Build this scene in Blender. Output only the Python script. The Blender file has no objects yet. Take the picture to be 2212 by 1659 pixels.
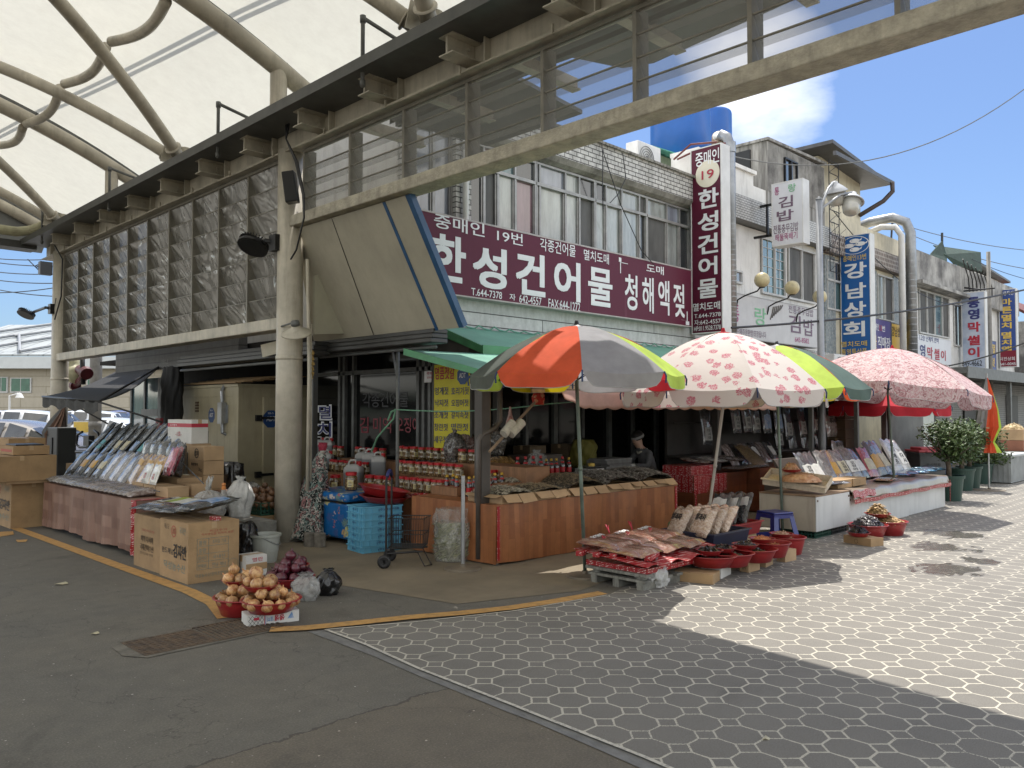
import bpy,math,random
from mathutils import Vector,Matrix,noise
random.seed(7)
R=math.radians
C=bpy.context.scene.collection
SC=bpy.context.scene
# ------------------------------------------------------------------ camera
F,CX,CY,EYE,PITCH=1755.0,1106.0,829.5,1.6,R(1.974)
cam=bpy.data.cameras.new('camera');camo=bpy.data.objects.new('camera',cam);C.objects.link(camo)
cam.sensor_width=36;cam.lens=36*F/2212;cam.clip_start=0.05;cam.clip_end=3000
camo.location=(0,0,EYE);camo.rotation_euler=(R(90)+PITCH,0,R(-45))
SC.camera=camo
# ------------------------------------------------------------------ sky, sun, exposure
SUN=Vector((0.69,0.43,1.9)).normalized()
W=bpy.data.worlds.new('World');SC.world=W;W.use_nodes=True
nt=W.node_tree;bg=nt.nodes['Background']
sky=nt.nodes.new('ShaderNodeTexSky');sky.sky_type='NISHITA';sky.sun_disc=False
sky.sun_elevation=math.asin(SUN.z);sky.sun_rotation=math.atan2(SUN.x,SUN.y)
sky.air_density=1.0;sky.dust_density=1.2;sky.ozone_density=1.5
tc=nt.nodes.new('ShaderNodeTexCoord');mp=nt.nodes.new('ShaderNodeMapping')
mp.inputs['Scale'].default_value=(2.2,2.2,5.0);mp.inputs['Location'].default_value=(0.35,0.1,0.2)
nz=nt.nodes.new('ShaderNodeTexNoise');nz.inputs['Scale'].default_value=1.0;nz.inputs['Detail'].default_value=9;nz.inputs['Roughness'].default_value=0.55
rp=nt.nodes.new('ShaderNodeValToRGB');rp.color_ramp.elements[0].position=0.42;rp.color_ramp.elements[1].position=0.72
mx=nt.nodes.new('ShaderNodeMixRGB');mx.inputs['Color2'].default_value=(6.6,6.35,5.9,1)
def wmath(op,a,b):
 x=nt.nodes.new('ShaderNodeMath');x.operation=op
 for i,v in enumerate((a,b)):
  if isinstance(v,(int,float)):x.inputs[i].default_value=v
  else:nt.links.new(v,x.inputs[i])
 return x.outputs[0]
def toward(d):
 x=nt.nodes.new('ShaderNodeVectorMath');x.operation='DOT_PRODUCT';x.inputs[1].default_value=Vector(d).normalized();nt.links.new(tc.outputs['Generated'],x.inputs[0]);return x.outputs['Value']
# sky darkened to open blue towards the street, a bright cumulus over the blue tanks, unseen white cloud added overhead and behind for fill light
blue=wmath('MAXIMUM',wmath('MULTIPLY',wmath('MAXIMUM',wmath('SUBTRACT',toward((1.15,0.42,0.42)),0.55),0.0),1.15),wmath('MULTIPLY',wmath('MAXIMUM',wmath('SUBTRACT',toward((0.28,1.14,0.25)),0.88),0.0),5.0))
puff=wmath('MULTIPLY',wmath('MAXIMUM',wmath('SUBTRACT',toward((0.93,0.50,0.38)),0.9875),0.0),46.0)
L=nt.links
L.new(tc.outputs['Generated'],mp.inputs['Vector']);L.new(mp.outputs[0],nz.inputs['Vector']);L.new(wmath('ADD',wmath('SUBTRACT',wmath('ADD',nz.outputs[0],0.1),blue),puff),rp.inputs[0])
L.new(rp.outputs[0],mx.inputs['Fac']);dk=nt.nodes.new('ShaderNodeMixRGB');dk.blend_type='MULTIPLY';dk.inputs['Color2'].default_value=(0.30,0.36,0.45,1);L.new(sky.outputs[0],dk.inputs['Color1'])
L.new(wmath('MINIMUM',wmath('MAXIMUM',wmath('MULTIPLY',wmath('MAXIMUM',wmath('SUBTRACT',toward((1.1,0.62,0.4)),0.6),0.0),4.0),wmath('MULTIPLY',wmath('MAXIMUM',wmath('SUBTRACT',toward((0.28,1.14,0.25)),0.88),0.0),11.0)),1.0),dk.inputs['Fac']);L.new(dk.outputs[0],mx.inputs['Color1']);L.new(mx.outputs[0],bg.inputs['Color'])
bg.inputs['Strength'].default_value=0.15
sl=bpy.data.lights.new('sun','SUN');sl.energy=2.9;sl.angle=R(0.53);sl.color=(1.0,0.95,0.87)
slo=bpy.data.objects.new('sun',sl);C.objects.link(slo);slo.location=(20,10,40)
slo.rotation_euler=(-SUN).to_track_quat('-Z','Y').to_euler()
SC.view_settings.view_transform='Standard';SC.view_settings.look='None';SC.view_settings.gamma=1
SC.view_settings.exposure=1.15
SC.render.engine='CYCLES'
SC.cycles.max_bounces=8;SC.cycles.diffuse_bounces=4;SC.cycles.glossy_bounces=3;SC.cycles.transmission_bounces=6;SC.cycles.transparent_max_bounces=10
SC.cycles.caustics_reflective=False;SC.cycles.caustics_refractive=False
try:SC.cycles.use_denoising=True
except Exception:pass
# ------------------------------------------------------------------ pixel -> point on a known plane
_f=Vector((1,1,0)).normalized();_r=Vector((1,-1,0)).normalized();_z=Vector((0,0,1))
_fw=_f*math.cos(PITCH)+_z*math.sin(PITCH);_up=_z*math.cos(PITCH)-_f*math.sin(PITCH)
def at(px,py,x=None,y=None,z=None,d=None):
 r=_fw+_r*((px-CX)/F)+_up*((CY-py)/F)
 if x is not None:t=x/r.x
 elif y is not None:t=y/r.y
 elif z is not None:t=(z-EYE)/r.z
 else:t=d/r.dot(_f)
 return Vector((0,0,EYE))+r*t
# ------------------------------------------------------------------ materials
MATS={}
def nodes(name):
 m=bpy.data.materials.new(name);m.use_nodes=True
 n=m.node_tree;return m,n,n.nodes['Principled BSDF'],n.nodes.new,n.links.new
def rgb(c):
 if isinstance(c,str):
  v=[int(c[i:i+2],16)/255 for i in(0,2,4)]
  return tuple((x/12.92 if x<=0.04045 else((x+0.055)/1.055)**2.4)for x in v)+(1,)
 return tuple(c)[:3]+(1,)
def M(name,col='808080',rough=0.6,var=0.12,scale=6.0,bump=0.0,metal=0.0,coat=0.0,col2=None,bscale=None,stretch=(1,1,1),spec=0.5,trans=0.0,rnd=0.0,lo=0.35,hi=0.65,alpha=1.0,dirt=0.0):
 if name in MATS:return MATS[name]
 m,n,b,N,K=nodes(name)
 c=rgb(col);c2=rgb(col2)if col2 else tuple(min(1,x*(1-var*1.6))for x in c[:3])+(1,)
 t=N('ShaderNodeTexCoord');mp=N('ShaderNodeMapping');mp.inputs['Scale'].default_value=stretch
 K(t.outputs['Object'],mp.inputs['Vector'])
 z=N('ShaderNodeTexNoise');z.inputs['Scale'].default_value=scale;z.inputs['Detail'].default_value=7;z.inputs['Roughness'].default_value=0.62
 K(mp.outputs[0],z.inputs['Vector'])
 r=N('ShaderNodeValToRGB');r.color_ramp.elements[0].position=lo;r.color_ramp.elements[1].position=hi
 r.color_ramp.elements[0].color=c2;r.color_ramp.elements[1].color=c
 K(z.outputs[0],r.inputs[0]);out=r.outputs[0]
 if rnd:
  oi=N('ShaderNodeObjectInfo');mr=N('ShaderNodeMapRange');mr.inputs['To Min'].default_value=1-rnd;mr.inputs['To Max'].default_value=1+rnd*0.5
  hs=N('ShaderNodeHueSaturation');K(oi.outputs['Random'],mr.inputs[0]);K(mr.outputs[0],hs.inputs['Value']);K(out,hs.inputs['Color']);out=hs.outputs[0]
 if dirt:
  z3=N('ShaderNodeTexNoise');z3.inputs['Scale'].default_value=1.0;z3.inputs['Detail'].default_value=8;z3.inputs['Roughness'].default_value=0.7
  m3=N('ShaderNodeMapping');m3.inputs['Scale'].default_value=(7,7,0.8);K(t.outputs['Object'],m3.inputs['Vector']);K(m3.outputs[0],z3.inputs['Vector'])
  r3=N('ShaderNodeValToRGB');r3.color_ramp.elements[0].position=0.5;r3.color_ramp.elements[1].position=0.72
  r3.color_ramp.elements[0].color=(0,0,0,1);r3.color_ramp.elements[1].color=(dirt,dirt,dirt,1)
  K(z3.outputs[0],r3.inputs[0]);mm=N('ShaderNodeMixRGB');mm.inputs['Color2'].default_value=(0.05,0.045,0.035,1)
  K(r3.outputs[0],mm.inputs['Fac']);K(out,mm.inputs['Color1']);out=mm.outputs[0]
 K(out,b.inputs['Base Color'])
 b.inputs['Roughness'].default_value=rough;b.inputs['Metallic'].default_value=metal
 b.inputs['Specular IOR Level'].default_value=spec;b.inputs['Coat Weight'].default_value=coat;b.inputs['Coat Roughness'].default_value=0.1
 b.inputs['Transmission Weight'].default_value=trans;b.inputs['Alpha'].default_value=alpha
 if bump:
  z2=N('ShaderNodeTexNoise');z2.inputs['Scale'].default_value=bscale or scale*4;z2.inputs['Detail'].default_value=6
  K(mp.outputs[0],z2.inputs['Vector']);bp=N('ShaderNodeBump');bp.inputs['Strength'].default_value=bump;bp.inputs['Distance'].default_value=0.02
  K(z2.outputs[0],bp.inputs['Height']);K(bp.outputs[0],b.inputs['Normal'])
 MATS[name]=m;return m
def bare(name):
 m=bpy.data.materials.new(name);m.use_nodes=True;n=m.node_tree
 n.nodes.remove(n.nodes['Principled BSDF']);return m,n,n.nodes['Material Output'],n.nodes.new,n.links.new
def math_n(N,K,op,a,b=None,c=None):
 x=N('ShaderNodeMath');x.operation=op
 for i,v in enumerate((a,b,c)):
  if v is None:continue
  if isinstance(v,(int,float)):x.inputs[i].default_value=v
  else:K(v,x.inputs[i])
 return x.outputs[0]
def ramp(N,K,src,stops):
 r=N('ShaderNodeValToRGB');e=r.color_ramp.elements
 while len(e)<len(stops):e.new(0.5)
 for k,(p,c)in zip(e,stops):k.position=p;k.color=rgb(c)
 K(src,r.inputs[0]);return r.outputs[0]
def noise_n(N,K,vec,scale,detail=6,rough=0.6,dist=0.0):
 z=N('ShaderNodeTexNoise');z.inputs['Scale'].default_value=scale;z.inputs['Detail'].default_value=detail;z.inputs['Roughness'].default_value=rough;z.inputs['Distortion'].default_value=dist
 K(vec,z.inputs['Vector']);return z.outputs[0]
def mix(N,K,fac,a,b,mode='MIX'):
 x=N('ShaderNodeMixRGB');x.blend_type=mode
 for i,v in zip(('Fac','Color1','Color2'),(fac,a,b)):
  if isinstance(v,(int,float)):x.inputs[i].default_value=v
  elif isinstance(v,(str,tuple)):x.inputs[i].default_value=rgb(v)
  else:K(v,x.inputs[i])
 return x.outputs[0]
def mapped(N,K,scale=(1,1,1),loc=(0,0,0),rot=(0,0,0),coord='Object'):
 t=N('ShaderNodeTexCoord');mp=N('ShaderNodeMapping');mp.inputs['Scale'].default_value=scale;mp.inputs['Location'].default_value=loc;mp.inputs['Rotation'].default_value=rot
 K(t.outputs[coord],mp.inputs['Vector']);return mp.outputs[0]
def bump_n(N,K,b,h,s=0.3,dist=0.01):
 bp=N('ShaderNodeBump');bp.inputs['Strength'].default_value=s;bp.inputs['Distance'].default_value=dist
 K(h,bp.inputs['Height']);K(bp.outputs[0],b.inputs['Normal'])
def mat_asphalt():
 m,n,b,N,K=nodes('asphalt');v=mapped(N,K)
 big=noise_n(N,K,v,0.55,5,0.6,0.4);fine=noise_n(N,K,v,90,4,0.7);mid=noise_n(N,K,v,6,6,0.65)
 c=ramp(N,K,big,[(0.35,(0.118,0.112,0.099)),(0.52,(0.144,0.132,0.109)),(0.68,(0.168,0.148,0.115))])
 c=mix(N,K,0.4,c,ramp(N,K,fine,[(0.3,(0.04,0.038,0.034)),(0.5,(0.12,0.112,0.098)),(0.75,(0.34,0.325,0.29))]))
 c=mix(N,K,0.3,c,ramp(N,K,mid,[(0.3,(0.07,0.068,0.06)),(0.7,(0.16,0.15,0.125))]))
 vo=N('ShaderNodeTexVoronoi');vo.inputs['Scale'].default_value=9;K(v,vo.inputs['Vector'])
 sp=math_n(N,K,'LESS_THAN',vo.outputs['Distance'],0.055)
 ws=N('ShaderNodeSeparateColor');K(vo.outputs['Color'],ws.inputs[0]);pick=math_n(N,K,'GREATER_THAN',ws.outputs[0],0.6)
 c=mix(N,K,math_n(N,K,'MULTIPLY',sp,pick),c,(0.42,0.4,0.36))
 cr=noise_n(N,K,mapped(N,K,(0.5,0.5,0.5),(3,1,0)),1.0,8,0.55,0.3)
 sx=N('ShaderNodeSeparateXYZ');K(v,sx.inputs[0]);yy=math_n(N,K,'ADD',sx.outputs[1],math_n(N,K,'MULTIPLY',mid,0.16))
 low=math_n(N,K,'LESS_THAN',yy,3.73);c=mix(N,K,math_n(N,K,'MULTIPLY',low,0.55),c,mix(N,K,1.0,c,(1.08,0.96,0.84),'MULTIPLY'))
 seam=math_n(N,K,'LESS_THAN',math_n(N,K,'ABSOLUTE',math_n(N,K,'SUBTRACT',yy,3.73)),math_n(N,K,'MULTIPLY_ADD',big,0.06,-0.022));c=mix(N,K,math_n(N,K,'MULTIPLY',seam,0.55),c,(0.035,0.032,0.028))
 v2=N('ShaderNodeTexVoronoi');v2.inputs['Scale'].default_value=26;K(v,v2.inputs['Vector']);s2=N('ShaderNodeSeparateColor');K(v2.outputs['Color'],s2.inputs[0])
 c=mix(N,K,math_n(N,K,'MULTIPLY',math_n(N,K,'LESS_THAN',v2.outputs['Distance'],0.1),math_n(N,K,'GREATER_THAN',s2.outputs[1],0.8)),c,(0.3,0.28,0.25))
 oil=noise_n(N,K,mapped(N,K,(1,1,1),(7,3,0)),0.9,8,0.7,1.0);c=mix(N,K,ramp(N,K,oil,[(0.58,(0,0,0)),(0.72,(0.5,0.5,0.5))]),c,(0.05,0.047,0.042))
 ck=math_n(N,K,'ABSOLUTE',math_n(N,K,'SUBTRACT',cr,0.5));ckm=math_n(N,K,'LESS_THAN',ck,0.0014)
 c=mix(N,K,math_n(N,K,'MULTIPLY',ckm,math_n(N,K,'MULTIPLY_ADD',fine,1.2,-0.25)),c,(0.03,0.028,0.025))
 K(c,b.inputs['Base Color']);b.inputs['Roughness'].default_value=0.85;b.inputs['Specular IOR Level'].default_value=0.3
 bump_n(N,K,b,fine,0.35,0.006);return m
def mat_paving():
 m,n,b,N,K=nodes('stamped_paving');a=0.2268
 t=N('ShaderNodeTexCoord');wob=N('ShaderNodeTexNoise');wob.inputs['Scale'].default_value=60;wob.inputs['Detail'].default_value=3
 K(t.outputs['Object'],wob.inputs['Vector'])
 sx=N('ShaderNodeSeparateXYZ');K(t.outputs['Object'],sx.inputs[0])
 wc=N('ShaderNodeSeparateColor');K(wob.outputs['Color'],wc.inputs[0])
 def cell(o,w,off):
  p=math_n(N,K,'ADD',o,math_n(N,K,'MULTIPLY',math_n(N,K,'SUBTRACT',w,0.5),0.008))
  p=math_n(N,K,'DIVIDE',math_n(N,K,'SUBTRACT',p,off),a)
  p=math_n(N,K,'FRACT',p)
  return math_n(N,K,'ABSOLUTE',math_n(N,K,'SUBTRACT',p,0.5))
 X=cell(sx.outputs[0],wc.outputs[0],3.78);Y=cell(sx.outputs[1],wc.outputs[1],3.334)
 e1=math_n(N,K,'SUBTRACT',0.5,math_n(N,K,'MAXIMUM',X,Y))
 e2=math_n(N,K,'MULTIPLY',math_n(N,K,'SUBTRACT',0.7071,math_n(N,K,'ADD',X,Y)),0.7071)
 d=math_n(N,K,'MINIMUM',math_n(N,K,'ABSOLUTE',e2),math_n(N,K,'MAXIMUM',e1,math_n(N,K,'MULTIPLY',e2,-20)))
 v=t.outputs['Object']
 wear=noise_n(N,K,v,2.2,5,0.6);width=math_n(N,K,'MULTIPLY_ADD',wear,0.03,0.01)
 line=math_n(N,K,'LESS_THAN',d,width)
 chip=math_n(N,K,'GREATER_THAN',noise_n(N,K,v,120,3,0.6),math_n(N,K,'MULTIPLY_ADD',noise_n(N,K,v,1.1,4,0.6),-0.55,0.66))
 line=math_n(N,K,'MULTIPLY',line,chip)
 fine=noise_n(N,K,v,140,4,0.7);big=noise_n(N,K,v,0.9,7,0.62)
 c=ramp(N,K,big,[(0.3,(0.145,0.135,0.115)),(0.5,(0.18,0.167,0.143)),(0.7,(0.21,0.194,0.165))])
 c=mix(N,K,0.4,c,ramp(N,K,fine,[(0.3,(0.06,0.058,0.055)),(0.7,(0.26,0.25,0.235))]))
 st=noise_n(N,K,mapped(N,K,(0.8,3.0,1),(1,2,0),(0,0,R(30))),0.8,7,0.6,0.5)
 c=mix(N,K,ramp(N,K,st,[(0.6,(0,0,0)),(0.75,(0.4,0.4,0.4))]),c,(0.07,0.065,0.06))
 c=mix(N,K,line,c,(0.46,0.43,0.36))
 wets=None
 for wx,wy,wr in((9.0,2.75,0.55),(9.75,2.65,0.35),(10.4,3.25,0.55),(11.6,3.5,0.6)):
  dd=N('ShaderNodeVectorMath');dd.operation='DISTANCE';K(v,dd.inputs[0]);dd.inputs[1].default_value=(wx,wy,0.008)
  q=math_n(N,K,'SUBTRACT',1.0,math_n(N,K,'DIVIDE',dd.outputs['Value'],wr));wets=q if wets is None else math_n(N,K,'MAXIMUM',wets,q)
 wn=noise_n(N,K,mapped(N,K,(1,2.2,1),(0,0,0),(0,0,R(40))),2.6,7,0.6,0.6)
 wet=ramp(N,K,math_n(N,K,'ADD',math_n(N,K,'MULTIPLY',wets,0.5),wn),[(0.66,(0,0,0)),(0.76,(1,1,1))])
 c=mix(N,K,math_n(N,K,'MULTIPLY',wet,0.68),c,(0.045,0.042,0.038));K(math_n(N,K,'MULTIPLY_ADD',wet,-0.6,0.8),b.inputs['Roughness'])
 K(c,b.inputs['Base Color']);b.inputs['Specular IOR Level'].default_value=0.3
 h=math_n(N,K,'SUBTRACT',math_n(N,K,'MULTIPLY',fine,0.4),line);bump_n(N,K,b,h,0.3,0.004);return m
def mat_cloth(name,stops,scale=3.0,tr=0.35,kind='plain',rough=0.75):
 if name in MATS:return MATS[name]
 m,n,o,N,K=bare(name);v=mapped(N,K)
 if kind=='plain':
  c=ramp(N,K,noise_n(N,K,v,scale,6),[(0.35,tuple(x*0.76 for x in rgb(stops)[:3])),(0.65,stops)])
 elif kind=='flower':
  vo=N('ShaderNodeTexVoronoi');vo.inputs['Scale'].default_value=scale;vo.inputs['Randomness'].default_value=0.75
  w=N('ShaderNodeVectorMath');w.operation='ADD';zz=N('ShaderNodeTexNoise');zz.inputs['Scale'].default_value=scale*4;K(v,zz.inputs['Vector'])
  sc=N('ShaderNodeVectorMath');sc.operation='SCALE';sc.inputs['Scale'].default_value=0.22/scale*2;K(zz.outputs['Color'],sc.inputs[0])
  K(v,w.inputs[0]);K(sc.outputs[0],w.inputs[1]);K(w.outputs[0],vo.inputs['Vector'])
  msk=math_n(N,K,'LESS_THAN',vo.outputs['Distance'],0.37);inner=math_n(N,K,'GREATER_THAN',noise_n(N,K,v,scale*14,2),0.44)
  c=mix(N,K,math_n(N,K,'MULTIPLY',math_n(N,K,'MULTIPLY',msk,inner),0.85),stops[0],stops[1])
 else:
  z=noise_n(N,K,v,scale,3,0.5,2.2);z2=noise_n(N,K,v,scale*2.3,3,0.5,3.0)
  c=ramp(N,K,z,[(0.40,stops[0]),(0.46,stops[1]),(0.52,stops[0]),(0.58,stops[2]),(0.64,stops[0])])
  c=mix(N,K,ramp(N,K,z2,[(0.54,(0,0,0)),(0.58,(0.9,0.9,0.9))]),c,stops[3])
 d=N('ShaderNodeBsdfPrincipled');d.inputs['Roughness'].default_value=rough;d.inputs['Specular IOR Level'].default_value=0.25;K(c,d.inputs['Base Color'])
 wv=noise_n(N,K,v,7,3);bump_n(N,K,d,wv,0.25,0.02)
 t=N('ShaderNodeBsdfTranslucent');K(c,t.inputs['Color']);s=N('ShaderNodeMixShader');s.inputs[0].default_value=tr
 K(d.outputs[0],s.inputs[1]);K(t.outputs[0],s.inputs[2]);K(s.outputs[0],o.inputs[0]);MATS[name]=m;return m
def mat_brick(name,c1,c2,mortar,w,h,ms=0.01,axis='y',rough=0.7,bump=0.4,var=0.3,offset=0.5):
 """brick / plank / tile pattern; axis = the normal of the wall (x or y), 'z' lies flat"""
 if name in MATS:return MATS[name]
 m,n,b,N,K=nodes(name)
 t=N('ShaderNodeTexCoord');sx=N('ShaderNodeSeparateXYZ');K(t.outputs['Object'],sx.inputs[0]);cb=N('ShaderNodeCombineXYZ')
 i,j={'y':(0,2),'x':(1,2),'z':(0,1),'yv':(2,0),'xv':(2,1)}[axis]
 if axis=='y':s=math_n(N,K,'ADD',sx.outputs[0],sx.outputs[1]);K(s,cb.inputs[0])
 elif axis=='x':s=math_n(N,K,'ADD',sx.outputs[0],sx.outputs[1]);K(s,cb.inputs[0])
 elif axis in('yv','xv'):K(sx.outputs[2],cb.inputs[0])
 else:K(sx.outputs[i],cb.inputs[0])
 if axis in('yv','xv'):K(math_n(N,K,'ADD',sx.outputs[0],sx.outputs[1]),cb.inputs[1])
 else:K(sx.outputs[j],cb.inputs[1])
 br=N('ShaderNodeTexBrick');br.inputs['Scale'].default_value=1;br.inputs['Brick Width'].default_value=w;br.inputs['Row Height'].default_value=h
 br.inputs['Mortar Size'].default_value=ms;br.inputs['Mortar Smooth'].default_value=0.1;br.offset=offset;br.inputs['Bias'].default_value=0
 br.inputs['Color1'].default_value=rgb(c1);br.inputs['Color2'].default_value=rgb(c2);br.inputs['Mortar'].default_value=rgb(mortar)
 K(cb.outputs[0],br.inputs['Vector']);v=t.outputs['Object']
 z=noise_n(N,K,v,9,7,0.7);zz=noise_n(N,K,mapped(N,K,(4,4,0.7)),1.3,7,0.7)
 c=mix(N,K,1.0,br.outputs['Color'],ramp(N,K,z,[(0.3,(1-var,)*3),(0.65,(1,1,1))]),'MULTIPLY')
 c=mix(N,K,1.0,c,ramp(N,K,zz,[(0.32,(1-var*1.1,1-var*1.1,1-var*1.15)),(0.55,(1,1,1))]),'MULTIPLY')
 K(c,b.inputs['Base Color']);b.inputs['Roughness'].default_value=rough
 h=math_n(N,K,'SUBTRACT',math_n(N,K,'MULTIPLY',z,0.6),br.outputs['Fac']);bump_n(N,K,b,h,bump,0.01);MATS[name]=m;return m
def mat_film(name,cols,scale=9.0,white=0.35,stretch=(1,1,1),gloss=0.12,bs=22):
 """clear crinkled packing film over goods: patchy colours below a glossy crumpled coat"""
 if name in MATS:return MATS[name]
 m,n,b,N,K=nodes(name);v=mapped(N,K,stretch)
 st=[(0.3+0.4*i/max(1,len(cols)-1),c)for i,c in enumerate(cols)]
 c=ramp(N,K,noise_n(N,K,v,scale,5,0.65,0.8),st)
 oi=N('ShaderNodeObjectInfo');hs=N('ShaderNodeHueSaturation');mr=N('ShaderNodeMapRange');mr.inputs['To Min'].default_value=0.65;mr.inputs['To Max'].default_value=1.25
 K(oi.outputs['Random'],mr.inputs[0]);K(mr.outputs[0],hs.inputs['Value']);K(c,hs.inputs['Color'])
 K(hs.outputs[0],b.inputs['Base Color']);b.inputs['Roughness'].default_value=gloss;b.inputs['Specular IOR Level'].default_value=0.8
 b.inputs['Coat Weight'].default_value=1.0;b.inputs['Coat Roughness'].default_value=0.06
 h=noise_n(N,K,v,bs,4,0.55,1.2);bump_n(N,K,b,h,0.9,0.03);MATS[name]=m;return m
def mat_wrap(name='red_wrap',base='8e0c16',ink='c9b4ae',sx=0.05,sz=0.022):
 """red tape printed with rows of white lettering too small to read"""
 if name in MATS:return MATS[name]
 m,n,b,N,K=nodes(name);t=N('ShaderNodeTexCoord');s=N('ShaderNodeSeparateXYZ');K(t.outputs['Object'],s.inputs[0])
 u=math_n(N,K,'ADD',s.outputs[0],s.outputs[1]);w=math_n(N,K,'ADD',s.outputs[2],math_n(N,K,'MULTIPLY',s.outputs[1],0.35))
 row=math_n(N,K,'LESS_THAN',math_n(N,K,'FRACT',math_n(N,K,'DIVIDE',w,sz)),0.5)
 z=N('ShaderNodeTexNoise');z.inputs['Scale'].default_value=1;cb=N('ShaderNodeCombineXYZ');K(math_n(N,K,'MULTIPLY',u,3.2/sx),cb.inputs[0]);K(math_n(N,K,'MULTIPLY',w,1.4/sz),cb.inputs[1]);K(cb.outputs[0],z.inputs['Vector'])
 g=math_n(N,K,'LESS_THAN',math_n(N,K,'FRACT',math_n(N,K,'DIVIDE',u,sx*2.4)),0.78)
 k=math_n(N,K,'MULTIPLY',math_n(N,K,'MULTIPLY',row,math_n(N,K,'GREATER_THAN',z.outputs[0],0.53)),g)
 K(mix(N,K,k,base,ink),b.inputs['Base Color']);b.inputs['Roughness'].default_value=0.35
 bump_n(N,K,b,noise_n(N,K,t.outputs['Object'],14,4),0.5,0.02);MATS[name]=m;return m
# ------------------------------------------------------------------ mesh builder
TXT={}
def glyphs(s,bold):
 k=(s,bold)
 if k not in TXT:
  c=bpy.data.curves.new('t','FONT');c.body=s;c.offset=bold;c.resolution_u=3
  o=bpy.data.objects.new('t',c);C.objects.link(o)
  me=bpy.data.meshes.new_from_object(o.evaluated_get(bpy.context.evaluated_depsgraph_get()))
  vs=[(v.co.x,v.co.y)for v in me.vertices];fs=[tuple(p.vertices)for p in me.polygons]
  bpy.data.objects.remove(o);bpy.data.curves.remove(c);bpy.data.meshes.remove(me)
  if not vs:TXT[k]=([],[]);return TXT[k]
  x0=min(a for a,b in vs);x1=max(a for a,b in vs);y0=min(b for a,b in vs);y1=max(b for a,b in vs)
  TXT[k]=([((a-x0)/(x1-x0 or 1),(b-y0)/(y1-y0 or 1))for a,b in vs],fs)
 return TXT[k]
class MB:
 def __init__(s):s.v=[];s.f=[];s.m=[]
 def add(s,vs,fs,mi=0):
  o=len(s.v);s.v+=[Vector(p)for p in vs];s.f+=[tuple(i+o for i in f)for f in fs];s.m+=[mi]*len(fs);return s
 def box(s,x0,x1,y0,y1,z0,z1,mi=0,M4=None):
  vs=[Vector(p)for p in((x0,y0,z0),(x1,y0,z0),(x1,y1,z0),(x0,y1,z0),(x0,y0,z1),(x1,y0,z1),(x1,y1,z1),(x0,y1,z1))]
  if M4:vs=[M4@p for p in vs]
  return s.add(vs,[(0,3,2,1),(4,5,6,7),(0,1,5,4),(1,2,6,5),(2,3,7,6),(3,0,4,7)],mi)
 def cyl(s,p0,p1,r0,r1=None,n=12,mi=0,caps=True):
  p0=Vector(p0);p1=Vector(p1);r1=r0 if r1 is None else r1;a=(p1-p0).normalized()
  q=a.orthogonal().normalized();w=a.cross(q);vs=[]
  for p,r in((p0,r0),(p1,r1)):
   for k in range(n):t=2*math.pi*k/n;vs.append(p+(q*math.cos(t)+w*math.sin(t))*r)
  fs=[(k,(k+1)%n,n+(k+1)%n,n+k)for k in range(n)]
  if caps:fs+=[tuple(range(n))[::-1],tuple(range(n,2*n))]
  return s.add(vs,fs,mi)
 def tube(s,pts,r,n=8,mi=0,r1=None):
  pts=[Vector(p)for p in pts];vs=[];q=None
  for i,p in enumerate(pts):
   a=(pts[min(i+1,len(pts)-1)]-pts[max(i-1,0)]).normalized()
   if q is None:q=a.orthogonal().normalized()
   else:q=(q-a*q.dot(a)).normalized()
   w=a.cross(q);rr=r if r1 is None else r+(r1-r)*i/(len(pts)-1)
   for k in range(n):t=2*math.pi*k/n;vs.append(p+(q*math.cos(t)+w*math.sin(t))*rr)
  fs=[(i*n+k,i*n+(k+1)%n,(i+1)*n+(k+1)%n,(i+1)*n+k)for i in range(len(pts)-1)for k in range(n)]
  fs+=[tuple(range(n))[::-1],tuple((len(pts)-1)*n+k for k in range(n))]
  return s.add(vs,fs,mi)
 def lathe(s,prof,c=(0,0,0),n=20,mi=0,sx=1.0,sy=1.0,jit=0.0,M4=None,caps=True):
  vs=[]
  for r,z in prof:
   for k in range(n):
    t=2*math.pi*k/n;j=1+(random.uniform(-jit,jit)if jit else 0);p=Vector((c[0]+r*math.cos(t)*sx*j,c[1]+r*math.sin(t)*sy*j,c[2]+z));vs.append(M4@p if M4 else p)
  fs=[(i*n+k,i*n+(k+1)%n,(i+1)*n+(k+1)%n,(i+1)*n+k)for i in range(len(prof)-1)for k in range(n)]
  if caps and prof[0][0]>1e-5:fs.append(tuple(range(n))[::-1])
  if caps and prof[-1][0]>1e-5:fs.append(tuple((len(prof)-1)*n+k for k in range(n)))
  return s.add(vs,fs,mi)
 def grid(s,fn,nu,nv,mi=0):
  vs=[fn(i/nu,j/nv)for j in range(nv+1)for i in range(nu+1)]
  return s.add(vs,[(j*(nu+1)+i,j*(nu+1)+i+1,(j+1)*(nu+1)+i+1,(j+1)*(nu+1)+i)for j in range(nv)for i in range(nu)],mi)
 def slab(s,pts,th,mi=0):
  """polygon pts extruded by vector th"""
  n=len(pts);pts=[Vector(p)for p in pts];th=Vector(th)
  return s.add(pts+[p+th for p in pts],[tuple(range(n))[::-1],tuple(range(n,2*n))]+[(i,(i+1)%n,n+(i+1)%n,n+i)for i in range(n)],mi)
 def quad(s,*p,mi=0):return s.add(p,[tuple(range(len(p)))],mi)
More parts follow.
